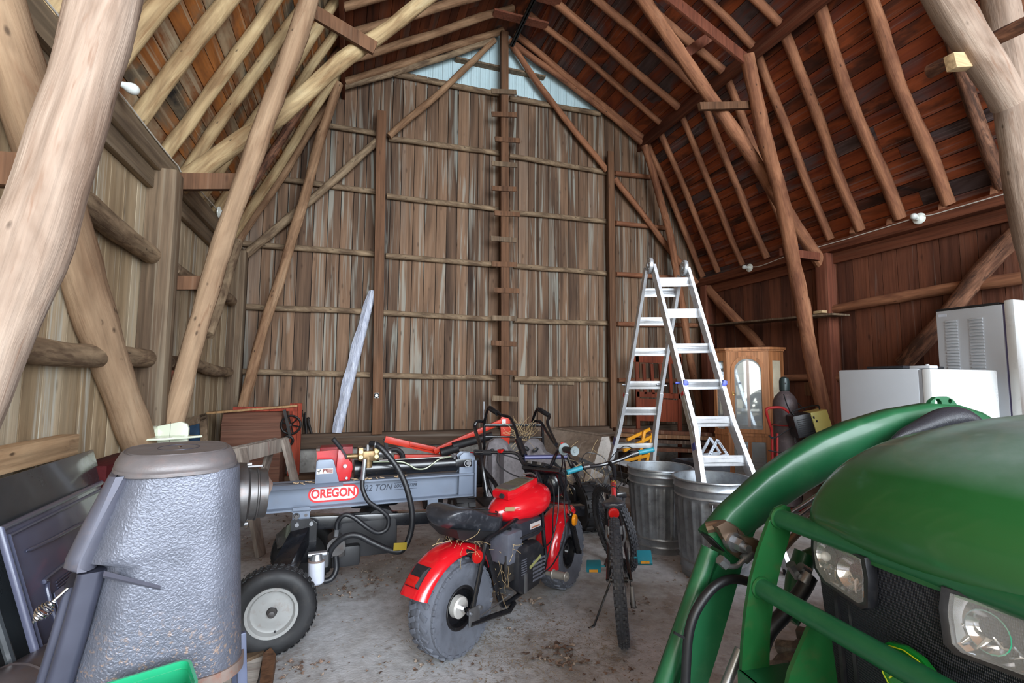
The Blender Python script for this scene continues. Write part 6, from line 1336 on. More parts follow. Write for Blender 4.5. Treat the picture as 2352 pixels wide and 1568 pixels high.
# ---------------------------------------------------------------- clutter between the ladder and the cabinet
yel = paint('stand_yellow', (206, 140, 28), .45, var=.1, dirt=(120, 80, 30), damt=.3)
ys = thing('yellow_stand', 'yellow folding metal stand behind the ladder feet', 'stand', onfloor(at_d(1470, 1100, 5.7)))
for a_, c_ in (((1450, 1170, 5.6), (1480, 990, 5.7)), ((1470, 1170, 5.7), (1498, 995, 5.8)), ((1440, 1010, 5.6), (1492, 985, 5.8)), ((1432, 1035, 5.5), (1500, 1000, 5.8)), ((1425, 1060, 5.5), (1490, 1045, 5.7))):
    p, q = at_d(*a_), at_d(*c_)
    if a_[1] == 1170: p.z = 0
    B().beam(p, q, .035, .03, up=(0, 1, 0), bev=.003).build('bar', yel, ys, world=True)
lum = [wood('lumber%d' % k, c_, 'z', (170, 150, 130), .2, isl=0) for k, c_ in enumerate(([(74, 44, 30), (112, 70, 48)], [(96, 66, 44), (134, 98, 68)], [(60, 44, 36), (92, 70, 56)]))]
LBL = ['topmost brown board of the lumber pile behind the ladder', 'split board lying second on the lumber pile behind the ladder', 'thick dark board in the middle of the lumber pile', 'reddish board low in the lumber pile behind the cans', 'board at the back of the lumber pile by the end wall', 'lowest board of the lumber pile on the floor']
for k, (za, zb, dy, w_) in enumerate(((.66, .58, 0, .15), (.60, .54, -.12, .12), (.53, .46, .02, .24), (.42, .36, -.06, .2), (.5, .46, .22, .2), (.04, .04, -.05, .5))):
    p = Vector((3.55, 6.15+dy, za)); q = Vector((5.1, 5.75+dy, zb))
    tag(B().beam(p, q, w_, .05, up=(0, 0, 1), bev=.004).build('lumber_board', lum[k % 3]), LBL[k], 'board', 'boards of the lumber pile')
o = B().box2((3.7, 5.75, .066), (4.0, 6.3, .33), bev=.006).build('support_crate', lum[2]); tag(o, 'dark crate under the left end of the lumber pile', 'crate')
o = B().box2((4.62, 5.62, .066), (4.9, 6.1, .31), bev=.006).build('support_crate', lum[2]); tag(o, 'dark crate under the right end of the lumber pile', 'crate')
fm = thing('wooden_crib', 'old reddish wooden frame with slats standing behind the ladder', 'frame', on_y(1510, 1100, 6.5))
YR_ = 6.5
mr = wood('crib_wood', [(86, 38, 24), (124, 58, 36), (140, 76, 50)], 'z', (90, 60, 44), .3, isl=1)
def fb(nm, a_, c_, w_, dy=0, th=.03): 
    p, q = on_y(*a_, YR_+dy), on_y(*c_, YR_+dy); B().beam(p, q, w_, th, up=(0, 1, 0), bev=.003).build(nm, mr, fm, world=True)
fb('post', (1462, 803), (1468, 1100), .06); fb('post', (1560, 812), (1562, 1100), .06); fb('top_rail', (1455, 822), (1566, 828), .12)
fb('middle_rail', (1462, 905), (1562, 910), .08)
for x in (1478, 1496, 1516, 1538): fb('slat', (x, 835), (x+4, 905), .05)
fb('lower_panel', (1466, 940), (1562, 944), .34, dy=.02)
# a perforated bracket pair in a dark tub behind the cans
tb = thing('storage_tub', 'dark plastic tub with odds and ends behind the garbage cans', 'tub', onfloor(at_d(1610, 1100, 4.6)))
tc_ = onfloor(at_d(1612, 1070, 4.7)); zt = at_d(1612, 1056, 4.7).z
b = B(); b.loft([[tc_+Vector((sx*a, sy*a*.8, z)) for sx, sy in ((-1, -1), (1, -1), (1, 1), (-1, 1))] for a, z in ((.16, .0), (.2, zt), (.215, zt), (.215, zt-.02), (.21, zt), (.19, zt), (.15, .02))]); b.build('tub_body', black_plastic, tb, world=True)
B().box(tc_+Vector((-.02, -.02, zt-.12)), (.3, .22, .22), bev=.03).build('contents', black_rough, tb, world=True)
pb_ = thing('perforated_bracket', 'white perforated steel triangle bracket on the tub behind the ladder step', 'bracket', onfloor(at_d(1650, 1060, 4.6)))
wsteel = paint('perf_steel', (196, 204, 214), .4, .3)
tri = [(1625, 1052, 4.55), (1648, 1010, 4.65), (1672, 1046, 4.5)]; T3 = [at_d(*p) for p in tri]; T4 = [p+Vector((.05, .16, .0)) for p in T3]
for q in (T3, T4):
    for i in range(3): B().beam(q[i], q[(i+1) % 3], .03, .008, up=(0, 1, 0)).build('perforated_bar', wsteel, pb_, world=True)
b = B()
for q in (T3,):
    for i in range(3):
        for k in range(1, 9): c_ = q[i].lerp(q[(i+1) % 3], k/9); b.cyl(c_+Vector((-.004, -.011, 0)), c_+Vector((-.002, -.006, 0)), .0045, n=8)
b.build('holes', black_rough, pb_, world=True)
p = at_d(1608, 960, 4.75); q = at_d(1600, 1048, 4.7); tag(B().beam(q, p, .035, .01, up=(0, 1, 0)).build('perforated_strip', wsteel), 'white perforated steel strip standing upright in the dark tub', 'strip')
# pail rim by the cabinet
pc = onfloor(at_d(1768, 1095, 5.3)); b = B(); b.lathe([(0, .0), (.15, .0), (.17, .34), (.175, .345), (.175, .355), (.168, .355), (.145, .02), (0, .02)], Matrix.Translation(pc), 32)
tag(b.build('pail', galv), 'galvanised pail in front of the display cabinet', 'pail')
pc = onfloor(at_d(1725, 1110, 5.6)); b = B()
for k in range(7): b.box(pc+Vector((0, 0, .02+.03*k)), (.5-.03*k, .3, .02), rot=(0, 0, .2+.05*k))
for k in range(7): pass
b.bm.free(); 
for k in range(5):
    o = B().box(pc+Vector((-.02, 0, .0125+.025*k)), (.46, .28, .023), rot=(0, 0, -.7+.06*k), bev=.004).build('metal_sheet', [alu, steel][k % 2]); tag(o, 'flat grey metal sheet, %s from the floor in the low pile before the cabinet' % ORD[k], 'sheet', 'metal sheets by the cabinet')
tag(B().cyl((5.3, 3.75, .13), (5.45, 4.35, .13), .13, n=28).build('metal_drum', dark_steel), 'grey metal drum lying by the foot of the right post', 'drum')
# channels and sheets leaning behind the bicycle
for k, (a_, c_, w_) in enumerate((((1420, 1062, 4.9), (1600, 1115, 4.2), .10), ((1415, 1090, 4.7), (1590, 1142, 4.1), .09), ((1400, 1120, 4.5), (1580, 1165, 4.0), .08), ((1330, 1058, 5.0), (1470, 1120, 4.6), .12), ((1455, 1205, 4.4), (1560, 1215, 3.9), .06))):
    p, q = at_d(*a_), at_d(*c_)
    b = B(); b.beam(p, q, w_, .006, up=(0, 0, 1)); b.beam(p+Vector((0, 0, .02)), q+Vector((0, 0, .02)), .006, .04, up=(0, 0, 1)); 
    tag(b.build('metal_channel', [alu, dark_steel, alu, steel, dark_steel][k]), ['uppermost pale metal channel behind the bicycle', 'dark metal channel under the uppermost one behind the bicycle', 'pale metal channel lowest of the three behind the bicycle', 'wide grey metal channel between trough and bicycle bars', 'dark metal channel near the floor beside the left can'][k], 'channel', 'metal channels behind the bicycle')
o = B().box2((2.65, 3.95, 0), (2.95, 4.25, .42), bev=.01).build('channel_rest', lum[0]); tag(o, 'dark wooden block carrying the metal channels behind the cans', 'block')
# ---------------------------------------------------------------- tractor with loader; local x runs backwards, y away from the camera
TO, TA = Vector((1.07, 1.005, 0)), math.radians(-4.9)
trc = thing('tractor', 'green compact tractor with loader arm and front guard in the right foreground', 'tractor', TO, TA)
TU, TV = Vector((math.cos(TA), math.sin(TA), 0)), Vector((-math.sin(TA), math.cos(TA), 0))
def tl(p): q = p-TO; return Vector((q.dot(TU), q.dot(TV), q.z))
def tv(px, py, v): return tl(on_plane(px, py, TV, TO+TV*v))      # a point on the plane y = v
def tu(px, py, u): return tl(on_plane(px, py, TU, TO+TU*u))      # a point on the plane x = u
jgreen = paint('tractor_green', (27, 84, 40), .34, var=.06, scale=4, coat=.3, dirt=(52, 104, 66), damt=.15)
jgreen2 = paint('loader_green', (22, 86, 52), .4, var=.1, scale=6, coat=.12, dirt=(84, 130, 92), damt=.15)
jdark = paint('guard_green', (24, 82, 40), .36, var=.1, scale=8, coat=.2, dirt=(90, 66, 48), damt=.18)
CV, HW = -.333, .262
# dust settled on the upward faces of the bonnet
_nt = jgreen.node_tree; _P = _nt.nodes['Principled BSDF']; _src = _P.inputs['Base Color'].links[0].from_socket
_g = _nt.nodes.new('ShaderNodeNewGeometry'); _s = _nt.nodes.new('ShaderNodeSeparateXYZ'); _nt.links.new(_g.outputs['Normal'], _s.inputs[0])
_dn = noise(_nt.nodes, _nt.links, nmap(_nt.nodes, _nt.links, (1, 1, 1)), 5, 5, .7)
_nt.links.new(mixc(_nt.nodes, _nt.links, math_(_nt.nodes, _nt.links, 'MULTIPLY', ramp(_nt.nodes, _nt.links, _s.outputs[2], [(.8, K0), (1.0, (.9, .9, .9, 1))]), _dn), _src, lin((150, 164, 168))), _P.inputs['Base Color'])
# hood: cross sections along its length
b = B(); rings = []
HP = [(-.006, .972, .0), (-.016, .995, .002), (-.014, 1.03, .004), (.004, 1.062, .01), (.04, 1.098, .016), (.1, 1.136, .022), (.2, 1.172, .026), (.33, 1.195, .03), (.47, 1.209, .032), (.7, 1.222, .035), (1.0, 1.232, .035), (1.35, 1.24, .035)]
m = 21
for x, zs, crown in HP:
    ring = []
    for j in range(m):
        t = -1+2*j/(m-1); edge = max(0, abs(t)-.86)/.14; hw = HW-.012*max(0, (.3-x))
        bow = -.035*(1-t*t) if x < .3 else -.035*(1-t*t)*max(0, 1-(x-.3)*2)
        crease = .012*math.exp(-((t+.55)/.10)**2)*min(1, max(0, (x-.08)*4)) + .012*math.exp(-((t-.55)/.10)**2)*min(1, max(0, (x-.08)*4))
        ring.append(Vector((x+bow+.02*edge*edge*(x < .1), CV+t*hw, zs+crown*(1-t*t)+crease-.03*edge**2)))
    low = [Vector((max(r_.x, x)+.012, r_.y*.995+CV*.005, r_.z-.012)) for r_ in ring[::-1]]
    rings.append(ring+[Vector((ring[-1].x+.01, ring[-1].y+.004, .975 if x < .02 else .93)), Vector((ring[0].x+.01, ring[0].y-.004, .975 if x < .02 else .93))])
b.loft(rings, cap0=True, cap1=True); hood = b.build('hood', jgreen, trc, sharp=70, sub=1)
b = B(); rg = []
for j in range(13):
    t = -1+j/6; rg.append([Vector((-.004-.032*(1-t*t)+q, CV+t*(HW-.008), z)) for q, z in ((0, .985), (0, .955), (.02, .955), (.02, .985))])
b.loft(rg); b.build('hood_lip', jgreen, trc)
# grille body
m_, N, L, P = newmat('grille_mesh'); v = nmap(N, L, (1, 1, 1)); sx = N.new('ShaderNodeSeparateXYZ'); L.new(v, sx.inputs[0])
def wave_(o, f): return math_(N, L, 'SINE', math_(N, L, 'MULTIPLY', o, f))
g_ = math_(N, L, 'MULTIPLY', wave_(math_(N, L, 'ADD', sx.outputs[1], math_(N, L, 'MULTIPLY', sx.outputs[2], .5)), 1100), wave_(math_(N, L, 'SUBTRACT', sx.outputs[1], math_(N, L, 'MULTIPLY', sx.outputs[2], .5)), 1100))
L.new(mixc(N, L, ramp(N, L, g_, [(.2, K0), (.6, W1)]), lin((40, 44, 56)), lin((16, 17, 22))), P.inputs['Base Color']); P.inputs['Roughness'].default_value = .45; bump(N, L, P, g_, .5, .003); grille_m = m_
b = B(); rings = []
for z, dx in ((.30, .06), (.55, .035), (.75, .018), (.90, .008), (.97, .004)):
    ring = [Vector((.006+dx-.03*(1-(-1+j/6)**2)*(.5+.5*(z > .5)), CV+(-1+j/6)*(HW-.012-.05*max(0, .97-z)), z)) for j in range(13)]
    rings.append(ring+[Vector((.5, CV+HW-.03, z)), Vector((.5, CV-HW+.03, z))])
b.loft(rings, cap0=True, cap1=True); b.build('grille', grille_m, trc, sharp=30)
b = B()
for y in (.19, .155, -.155, -.19, -.1, .1): b.tube([Vector((.005, CV+y, .86)), Vector((.018, CV+y, .6)), Vector((.03, CV+y, .42))], .007, 6)
b.build('grille_ribs', black_plastic, trc)
# headlights, mirrored about the centre line
def hl(sgn):
    root_pts = [(.245, .972), (.072, .968), (.066, .93), (.07, .872), (.085, .862), (.20, .868), (.24, .885), (.252, .93)]
    def q(y, z, dx): t = y/HW; return Vector((.0-.034*(1-t*t)+dx+.02*(t**4), CV+sgn*y, z))
    cy, cz = .16, .918
    def sc(k, dx): return [q(cy+(y-cy)*k, cz+(z-cz)*k, dx) for y, z in root_pts]
    b = B(); b.loft([sc(1.0, .012), sc(1.04, -.004), sc(1.0, -.013), sc(.88, -.011), sc(.85, -.004), sc(.84, .01)], cap0=False, cap1=False); bz = b.build('headlight_bezel', black_plastic, trc, sharp=60)
    b = B(); b.loft([sc(.86, -.004), sc(.78, .006), sc(.62, .022), sc(.40, .032)], cap0=False, cap1=True); rf_ = b.build('headlight_reflector', chrome, bz, sharp=18)
    b = B()
    for k, (y, z, r) in enumerate(((.20, .925, .028), (.125, .915, .032))):
        M = look(q(y, z, .004), (-1, 0, .05)); b.lathe([(.006, -.02), (r*.6, -.012), (r, .004), (r*1.06, .004), (r*1.02, -.004)], M, 20)
    for k in range(7): b.tube([q(.09+.02*k, .88+.002*k, .0), q(.10+.02*k, .895+.008*math.sin(k*2), .012), q(.09+.02*k, .91, .004)], [.002, .005, .002], 6)
    b.build('headlight_bowl', chrome, bz, sharp=25)
    B().sph(q(.20, .925, -.002), .011, n=12).build('bulb', glassm('bulb_glass', (.9, .9, .9, 1), .05, .5) if 'bulb_glass' not in MATS else MATS['bulb_glass'], bz)
    b = B(); b.loft([sc(.87, -.011), sc(.86, -.0125)], cap0=True, cap1=True); b.build('headlight_lens', glassm('lens_clear', (.9, .92, .94, 1), .03, .12) if 'lens_clear' not in MATS else MATS['lens_clear'], bz)
hl(1); hl(-1)
# badge
bm_ = [(-.052, .838), (-.030, .856), (.0, .862), (.030, .856), (.052, .838), (.048, .79), (.03, .765), (-.03, .765), (-.048, .79)]
Mb = Matrix(((0, 0, 1, -.038), (1, 0, 0, CV), (0, 1, 0, -.03), (0, 0, 0, 1)))
bd = B().prism(bm_, .014, Mb, bev=.002).build('badge', paint('badge_green', (20, 120, 44), .25, coat=.5), trc)
by = paint('badge_yellow', (206, 216, 40), .35)
b = B(); b.tube([Mb @ Vector((x*.9, .81+(z-.81)*.88, -.0085)) for x, z in bm_], .0012, 4, cyc=True); b.tube([Mb @ Vector(p) for p in ((-.028, .80, -.009), (-.012, .808, -.009), (.004, .818, -.009), (.014, .812, -.009), (.024, .80, -.009))], .0035, 4)
for k in range(3): b.tube([Mb @ Vector((.006+.007*k, .818, -.009)), Mb @ Vector((-.004+.007*k, .836, -.009))], .0014, 4)
b.tube([Mb @ Vector((-.02, .803, -.009)), Mb @ Vector((-.03, .79, -.009))], .0016, 4); b.tube([Mb @ Vector((.018, .805, -.009)), Mb @ Vector((.03, .79, -.009))], .0016, 4); b.build('badge_emblem', by, bd)
# front guard
def gplate(v, px, nm='guard_plate', mat=jdark, th=.010):
    P_ = [tv(x, y, v) for x, y in px]; b = B(); b.prism([(p.x, p.z) for p in P_], th, Matrix(((1, 0, 0, 0), (0, 0, 1, v), (0, 1, 0, 0), (0, 0, 0, 1))), bev=.0015); return b.build(nm, mat, trc)
GP = [(1798, 1158), (1780, 1166), (1762, 1200), (1740, 1262), (1722, 1330), (1711, 1400), (1703, 1480), (1700, 1560), (1698, 1640), (1768, 1640), (1764, 1520), (1766, 1440), (1775, 1370), (1790, 1300), (1808, 1240), (1818, 1195), (1812, 1164)]
gplate(.0, GP)
P_ = [tv(x, y, 0) for x, y in GP]; b = B(); b.prism([(p.x, p.z) for p in P_], .01, Matrix(((1, 0, 0, 0), (0, 0, 1, 2*CV), (0, 1, 0, 0), (0, 0, 0, 1))), bev=.0015); b.build('guard_plate', jdark, trc)
for x, z, r in ((-.018, .978, .0225), (-.080, .812, .0225)):
    b = B(); b.cyl((x, .004, z), (x, 2*CV-.004, z), r, n=24); b.build('guard_bar', jgreen2, trc)
    B().torus(look((x, -.008, z), (0, 1, 0)), r+.001, .004, 24, 6).build('weld_bead', jdark, trc)
b = B(); b.box2((-.145, 2*CV, .612), (.02, 0, .622)); b.box2((-.15, 2*CV, .56), (-.14, 0, .622)); b.build('guard_tray', jgreen2, trc)
for v in (-.13, 2*CV+.13):
    P_ = [tv(x, y, -.13) for x, y in ((1862, 1425), (1900, 1420), (1930, 1640), (1790, 1640), (1812, 1540))]
    B().prism([(p.x, p.z) for p in P_], .01, Matrix(((1, 0, 0, 0), (0, 0, 1, v), (0, 1, 0, 0), (0, 0, 0, 1)))).build('guard_stay', jdark, trc)
# loader arm, far side, and its near twin (mirrored about the centre line)
UP = [(-.098, .888), (-.03, .955), (.03, .997), (.105, 1.05), (.19, 1.098), (.31, 1.155), (.44, 1.198), (.60, 1.235), (.77, 1.256), (.88, 1.25), (.98, 1.225), (1.10, 1.17), (1.35, 1.03)]
def arm(v, tw):
    n = len(UP); cen = []; rg = []
    for i, (x, z) in enumerate(UP):
        a_, c_ = UP[max(i-1, 0)], UP[min(i+1, n-1)]; d_ = Vector((c_[0]-a_[0], 0, c_[1]-a_[1])).normalized(); nn_ = Vector((d_.z, 0, -d_.x)); hgt = .095+.03*math.sin(PI*i/(n-1)); w2 = tw/2; e = .012
        p = Vector((x, v, z)); q = p+nn_*hgt
        rg.append([p+Vector((0, -w2+e, 0)), p+Vector((0, w2-e, 0)), p+nn_*e+Vector((0, w2, 0)), q-nn_*e+Vector((0, w2, 0)), q+Vector((0, w2-e, 0)), q+Vector((0, -w2+e, 0)), q-nn_*e+Vector((0, -w2, 0)), p+nn_*e+Vector((0, -w2, 0))])
    b = B(); b.loft(rg); b.build('loader_arm', jgreen2, trc, sharp=50)
    b = B(); r0 = rg[0]; c0 = sum(r0, Vector())/8; b.loft([[p+(p-c0)*.05 for p in r0], [p+(p-c0)*.05+Vector((.02, 0, .016)) for p in r0], [c0+(p-c0)*.8+Vector((.02, 0, .016)) for p in r0], [c0+(p-c0)*.8 for p in r0]], cyc=True); b.build('arm_end_collar', jgreen2, trc)
    b = B(); b.loft([[c0+(p-c0)*.82+Vector((-.002, 0, -.002)) for p in r0], [c0+(p-c0)*.82+Vector((.004, 0, .003)) for p in r0]]); b.build('arm_end_opening', black_rough, trc)
    # lower leg: box section and the green bucket cylinder alongside
    b = B(); lg = []
    for x, z, hw in ((.02, .90, .05), (-.04, .80, .055), (-.09, .68, .06), (-.145, .54, .06), (-.22, .36, .055), (-.30, .16, .05)):
        lg.append([Vector((x-hw*.9, v-.03, z-.02)), Vector((x-hw*.9, v+.03, z-.02)), Vector((x+hw, v+.03, z+.02)), Vector((x+hw, v-.03, z+.02))])
    b.loft(lg); b.build('lower_arm', jgreen2, trc, sharp=30)
    b = B(); b.cyl((-.085, v-.012, .845), (-.275, v-.012, .425), .025, n=22); b.cyl((-.272, v-.012, .43), (-.285, v-.012, .40), .028, n=22); b.build('bucket_cylinder', jgreen2, trc)
    b = B(); b.cyl((-.28, v-.012, .41), (-.36, v-.012, .22), .014, n=16); b.build('cylinder_rod', chrome, trc)
    b = B(); b.tube(smoothpath([(-.096, v-.016, .905), (-.06, v-.045, .915), (-.02, v-.055, .885), (-.015, v-.055, .85)], 5), .016, 10, flat=(0, 1, 0)); b.build('clamp_strap', paint('clamp_metal', (124, 104, 88), .35, .7, dirt=(150, 146, 142), damt=.4) if 'clamp_metal' not in MATS else MATS['clamp_metal'], trc)
arm(.2, .07); arm(2*CV-.2, .07)
cm_ = MATS['clamp_metal']
def sp_(pts, v): return [tv(x, y, v) for x, y in pts]
b = B(); p = tv(1703, 1252, .10); b.cyl(p+Vector((0, .03, 0)), p+Vector((0, -.012, 0)), .019, n=6); b.cyl(p+Vector((0, -.01, 0)), p+Vector((0, -.03, 0)), .01, n=14); b.cyl(p+Vector((0, .045, 0)), p+Vector((0, .02, 0)), .026, n=24); b.build('clamp_bolt', steel, trc)
q = sp_([(1645, 1210), (1670, 1196), (1694, 1212), (1700, 1240), (1728, 1262), (1700, 1285), (1680, 1270), (1665, 1235)], .13)
b = B(); b.prism([(p.x, p.z) for p in q], .02, Matrix(((1, 0, 0, 0), (0, 0, 1, .14), (0, 1, 0, 0), (0, 0, 0, 1))), bev=.004); b.build('linkage_plate', cm_, trc)
q = sp_([(1700, 1228), (1735, 1236), (1765, 1262), (1755, 1285), (1720, 1262)], .09)
b = B(); b.prism([(p.x, p.z) for p in q], .03, Matrix(((1, 0, 0, 0), (0, 0, 1, .09), (0, 1, 0, 0), (0, 0, 0, 1))), bev=.008); b.build('linkage_arm', cm_, trc)
b = B(); q = sp_([(1662, 1290), (1668, 1298), (1690, 1300), (1708, 1285), (1722, 1272)], .10); b.tube(smoothpath(q, 4), .007, 10); b.cyl(q[0]+Vector((-.012, 0, .008)), q[1], .014, n=6); b.cyl(q[3], q[4]+Vector((.02, 0, .014)), .0135, n=12); b.build('hydraulic_elbow', steel, trc)
def hz(nm, pts, v, r, mt=hose_rubber): return B().tube(smoothpath(sp_(pts, v) if not isinstance(v, list) else [tv(x, y, vv) for (x, y), vv in zip(pts, v)], 7), r, 12).build(nm, mt, trc)
hz('hydraulic_hose', [(1740, 1345), (1712, 1333), (1675, 1330), (1635, 1352), (1600, 1400), (1583, 1450), (1577, 1510), (1572, 1620)], .12, .0125)
B().tube(smoothpath(sp_([(1548, 1452), (1565, 1461), (1582, 1468), (1588, 1474)], .12), 3), .004, 6).build('cable_tie', black_rough, trc)
hz('steel_line', [(2060, 1010), (1960, 1080), (1860, 1150), (1800, 1190), (1770, 1230), (1752, 1300), (1745, 1345)], .09, .0065, steel)
hz('steel_line', [(2070, 1012), (1970, 1084), (1870, 1158), (1818, 1200), (1785, 1250), (1765, 1320)], .075, .005, steel)
hz('loader_strut', [(1900, 1160), (1840, 1215), (1795, 1262), (1760, 1300)], .13, .011, cm_)
hz('hydraulic_hose', [(1860, 1322), (1840, 1360), (1800, 1410), (1765, 1450), (1745, 1500)], .06, .02)
b = B(); q = sp_([(1858, 1318), (1845, 1340)], .06); b.cyl(q[0], q[1], .018, n=14); q = sp_([(1815, 1295), (1835, 1325)], .08); b.cyl(q[0], q[1], .013, n=6); q = sp_([(1838, 1300), (1858, 1312)], .07); b.cyl(q[0], q[1], .011, n=10); b.build('hose_ferrule', steel, trc)
b = B(); q = sp_([(1700, 1490), (1640, 1640)], .05); b.cyl(q[0], q[1], .0125, n=14); b.build('steel_rod', steel, trc)
b = B(); q = sp_([(1850, 1270), (1830, 1330), (1822, 1400), (1810, 1420)], .16); b.tube(q, .03, 12); q = sp_([(1835, 1290), (1900, 1262)], .16); b.tube(q, .024, 14); b.build('loader_mast', jgreen2, trc)
# mesh sleeve over the hoses and the lifting eye
m_, N, L, P = newmat('mesh_sleeve'); v = nmap(N, L, (1, 1, 1)); wv = N.new('ShaderNodeTexWave'); wv.inputs['Scale'].default_value = 110; wv.inputs['Distortion'].default_value = 7; L.new(v, wv.inputs['Vector'])
L.new(ramp(N, L, wv.outputs[0], [(.3, lin((18, 18, 22))), (.8, lin((58, 60, 68)))]), P.inputs['Base Color']); P.inputs['Roughness'].default_value = .4; bump(N, L, P, wv.outputs[0], .3, .002)
B().tube(smoothpath([tv(x, y, .10) for x, y in ((2040, 1018), (2070, 1000), (2110, 985), (2160, 966), (2205, 962), (2240, 985), (2270, 1030))], 5), [.007]*3+[.010, .012, .015, .018, .02, .022, .024, .026, .028, .03, .032, .034, .036, .037, .038, .038, .038, .037, .036, .035, .034, .032, .03, .03, .03, .03, .03, .03, .03][:28], 16).build('hose_sleeve', m_, trc)
ep = [tv(x, y, .2) for x, y in ((2128, 935), (2134, 920), (2146, 911), (2170, 910), (2185, 918), (2196, 932), (2200, 950), (2125, 950))]
def circ(px, py, r, n=16): c_ = tv(px, py, .2); return [(c_.x+r*math.cos(2*PI*k/n), c_.z+r*math.sin(2*PI*k/n)) for k in range(n)]
ringplate([(p.x, p.z) for p in ep], [circ(2150, 926, .0155), circ(2177, 921, .008)], .014, Matrix(((1, 0, 0, 0), (0, 0, 1, .2), (0, 1, 0, 0), (0, 0, 0, 1))), 'arm_eye', jgreen2, trc)
B().lathe([(0, .006), (.07, .005), (.075, 0), (.07, -.006), (0, -.006)], Matrix.Translation((.62, CV+.02, 1.268)), 28, sy=.6).build('hood_cap', jgreen2, trc)
# chassis and front wheels
B().box2((.1, CV-.16, .32), (1.4, CV+.16, .62), bev=.02).build('chassis', jdark, trc); B().box2((.45, CV-.22, .5), (1.35, CV+.22, .93), bev=.02).build('engine_bay', black_rough, trc)
def twheel(u, v, R, w_):
    M = look((u, v, R), (0, 1, 0), (1, 0, 0)); r3 = M.to_3x3(); b = B(); b.lathe([(R*.5, -w_*.42), (R*.7, -w_*.5), (R*.9, -w_*.46), (R*.96, -w_*.3), (R*.97, 0), (R*.96, w_*.3), (R*.9, w_*.46), (R*.7, w_*.5), (R*.5, w_*.42)], M, 56)
    for j in range(20):
        for s_ in (-1, 1):
            a = 2*PI*(j+(.5 if s_ > 0 else 0))/20; b.box(M @ Vector((R*.955*math.cos(a), R*.955*math.sin(a), s_*w_*.27)), (R*.1, R*.11, w_*.5), rot=r3 @ Matrix.Rotation(a, 3, 'Z') @ Matrix.Rotation(s_*.6, 3, 'X'), bev=.004)
    b.build('tire', paint('tractor_tire', (84, 78, 74), .9, var=.25, scale=10, dirt=(150, 138, 124), damt=.5, bm=.4, bscale=120) if 'tractor_tire' not in MATS else MATS['tractor_tire'], trc)
    B().lathe([(0, -w_*.2), (R*.3, -w_*.25), (R*.5, -w_*.42), (R*.52, w_*.42), (0, w_*.3)], M, 32).build('wheel_rim', paint('rim_yellow', (214, 176, 30), .4) if 'rim_yellow' not in MATS else MATS['rim_yellow'], trc)
twheel(.34, .17, .28, .2); twheel(.34, 2*CV-.17, .28, .2); twheel(1.75, .25, .44, .3); twheel(1.75, 2*CV-.25, .44, .3)
b = B(); b.cyl((.34, .1, .28), (.34, 2*CV-.1, .28), .05, n=16); b.cyl((1.75, .2, .44), (1.75, 2*CV-.2, .44), .06, n=16); b.build('axle', black_rough, trc)
# ---------------------------------------------------------------- lamp holders and cable along the plates
porc = paint('porcelain', (226, 230, 222), .25, coat=.4, var=.03); bulbm = paint('bulb_frosted', (206, 210, 206), .15, var=.03, coat=.5)
def lamp(label, p, d_, size=1.0):
    t = thing('bulb_holder', label, 'lamp', p); M = look(p, d_)
    b = B(); b.lathe([(0, 0), (.058*size, 0), (.062*size, .006), (.058*size, .014), (.03*size, .024), (.024*size, .03), (.024*size, .05), (0, .05)], M, 28); b.build('holder', porc, t, world=True)
    b = B(); b.lathe([(.014, .045), (.016, .06), (.022, .078), (.032, .10), (.034, .118), (.028, .137), (.014, .148), (0, .15)], M, 24); b.build('bulb', bulbm, t, world=True)
lamp('bare bulb in a white holder on the left plate beam, near the thick leaning log', on_x(250, 180, XL+.09), (1, .25, -.25))
lamp('small bare bulb in a white holder on the left plate beam, near the back corner', on_x(502, 487, XL+.09), (1, -.1, -.05))
lamp('bare bulb in a white holder on the right plate beam, toward the camera', on_x(2112, 502, XR-.16), (-1, -.15, .05))
lamp('small bare bulb in a white holder on the right plate beam, near the back corner', on_x(1722, 615, XR-.16), (-1, -.1, 0))
cabw = paint('cable_white', (214, 210, 200), .5)
def cable(label, pts, X):
    tag(B().tube(smoothpath([on_x(x, y, X) for x, y in pts], 4), .0055, 6).build('cable', cabw), label, 'cable', 'white cables on the plate beams')
cable('white cable along the left plate beam, above the near bulb', [(100, -6), (150, 55), (200, 115), (245, 168)], XL+.097)
cable('white cable along the left plate beam, between the near bulb and the post', [(262, 198), (300, 245), (342, 300), (395, 366), (408, 380), (415, 394)], XL+.097)
cable('white cable along the left plate beam, behind the post', [(455, 432), (478, 458), (498, 480)], XL+.097)
cable('white cable along the right plate beam, right of the near bulb', [(2362, 430), (2290, 450), (2200, 476), (2145, 492), (2120, 496)], XR-.166)
cable('white cable along the right plate beam, left of the near bulb', [(2088, 505), (2000, 532), (1940, 550), (1876, 568)], XR-.166)
cable('white cable along the right plate beam, at the far bulb', [(1800, 590), (1770, 602), (1745, 611), (1728, 613)], XR-.166)
# rafter heel blocks on the right plate
for k, (x, y) in enumerate(((1960, 530), (2045, 512), (2165, 478), (2285, 440))):
    p = on_x(x, y, XR-.1); tag(B().box(p+Vector((0, 0, .0)), (.07, .05, .09), rot=(0, .3, .2), bev=.003).build('heel_block', log_red), 'small reddish heel block on the right plate, %s from the left of four' % ORD[k], 'block', 'heel blocks on the right plate')
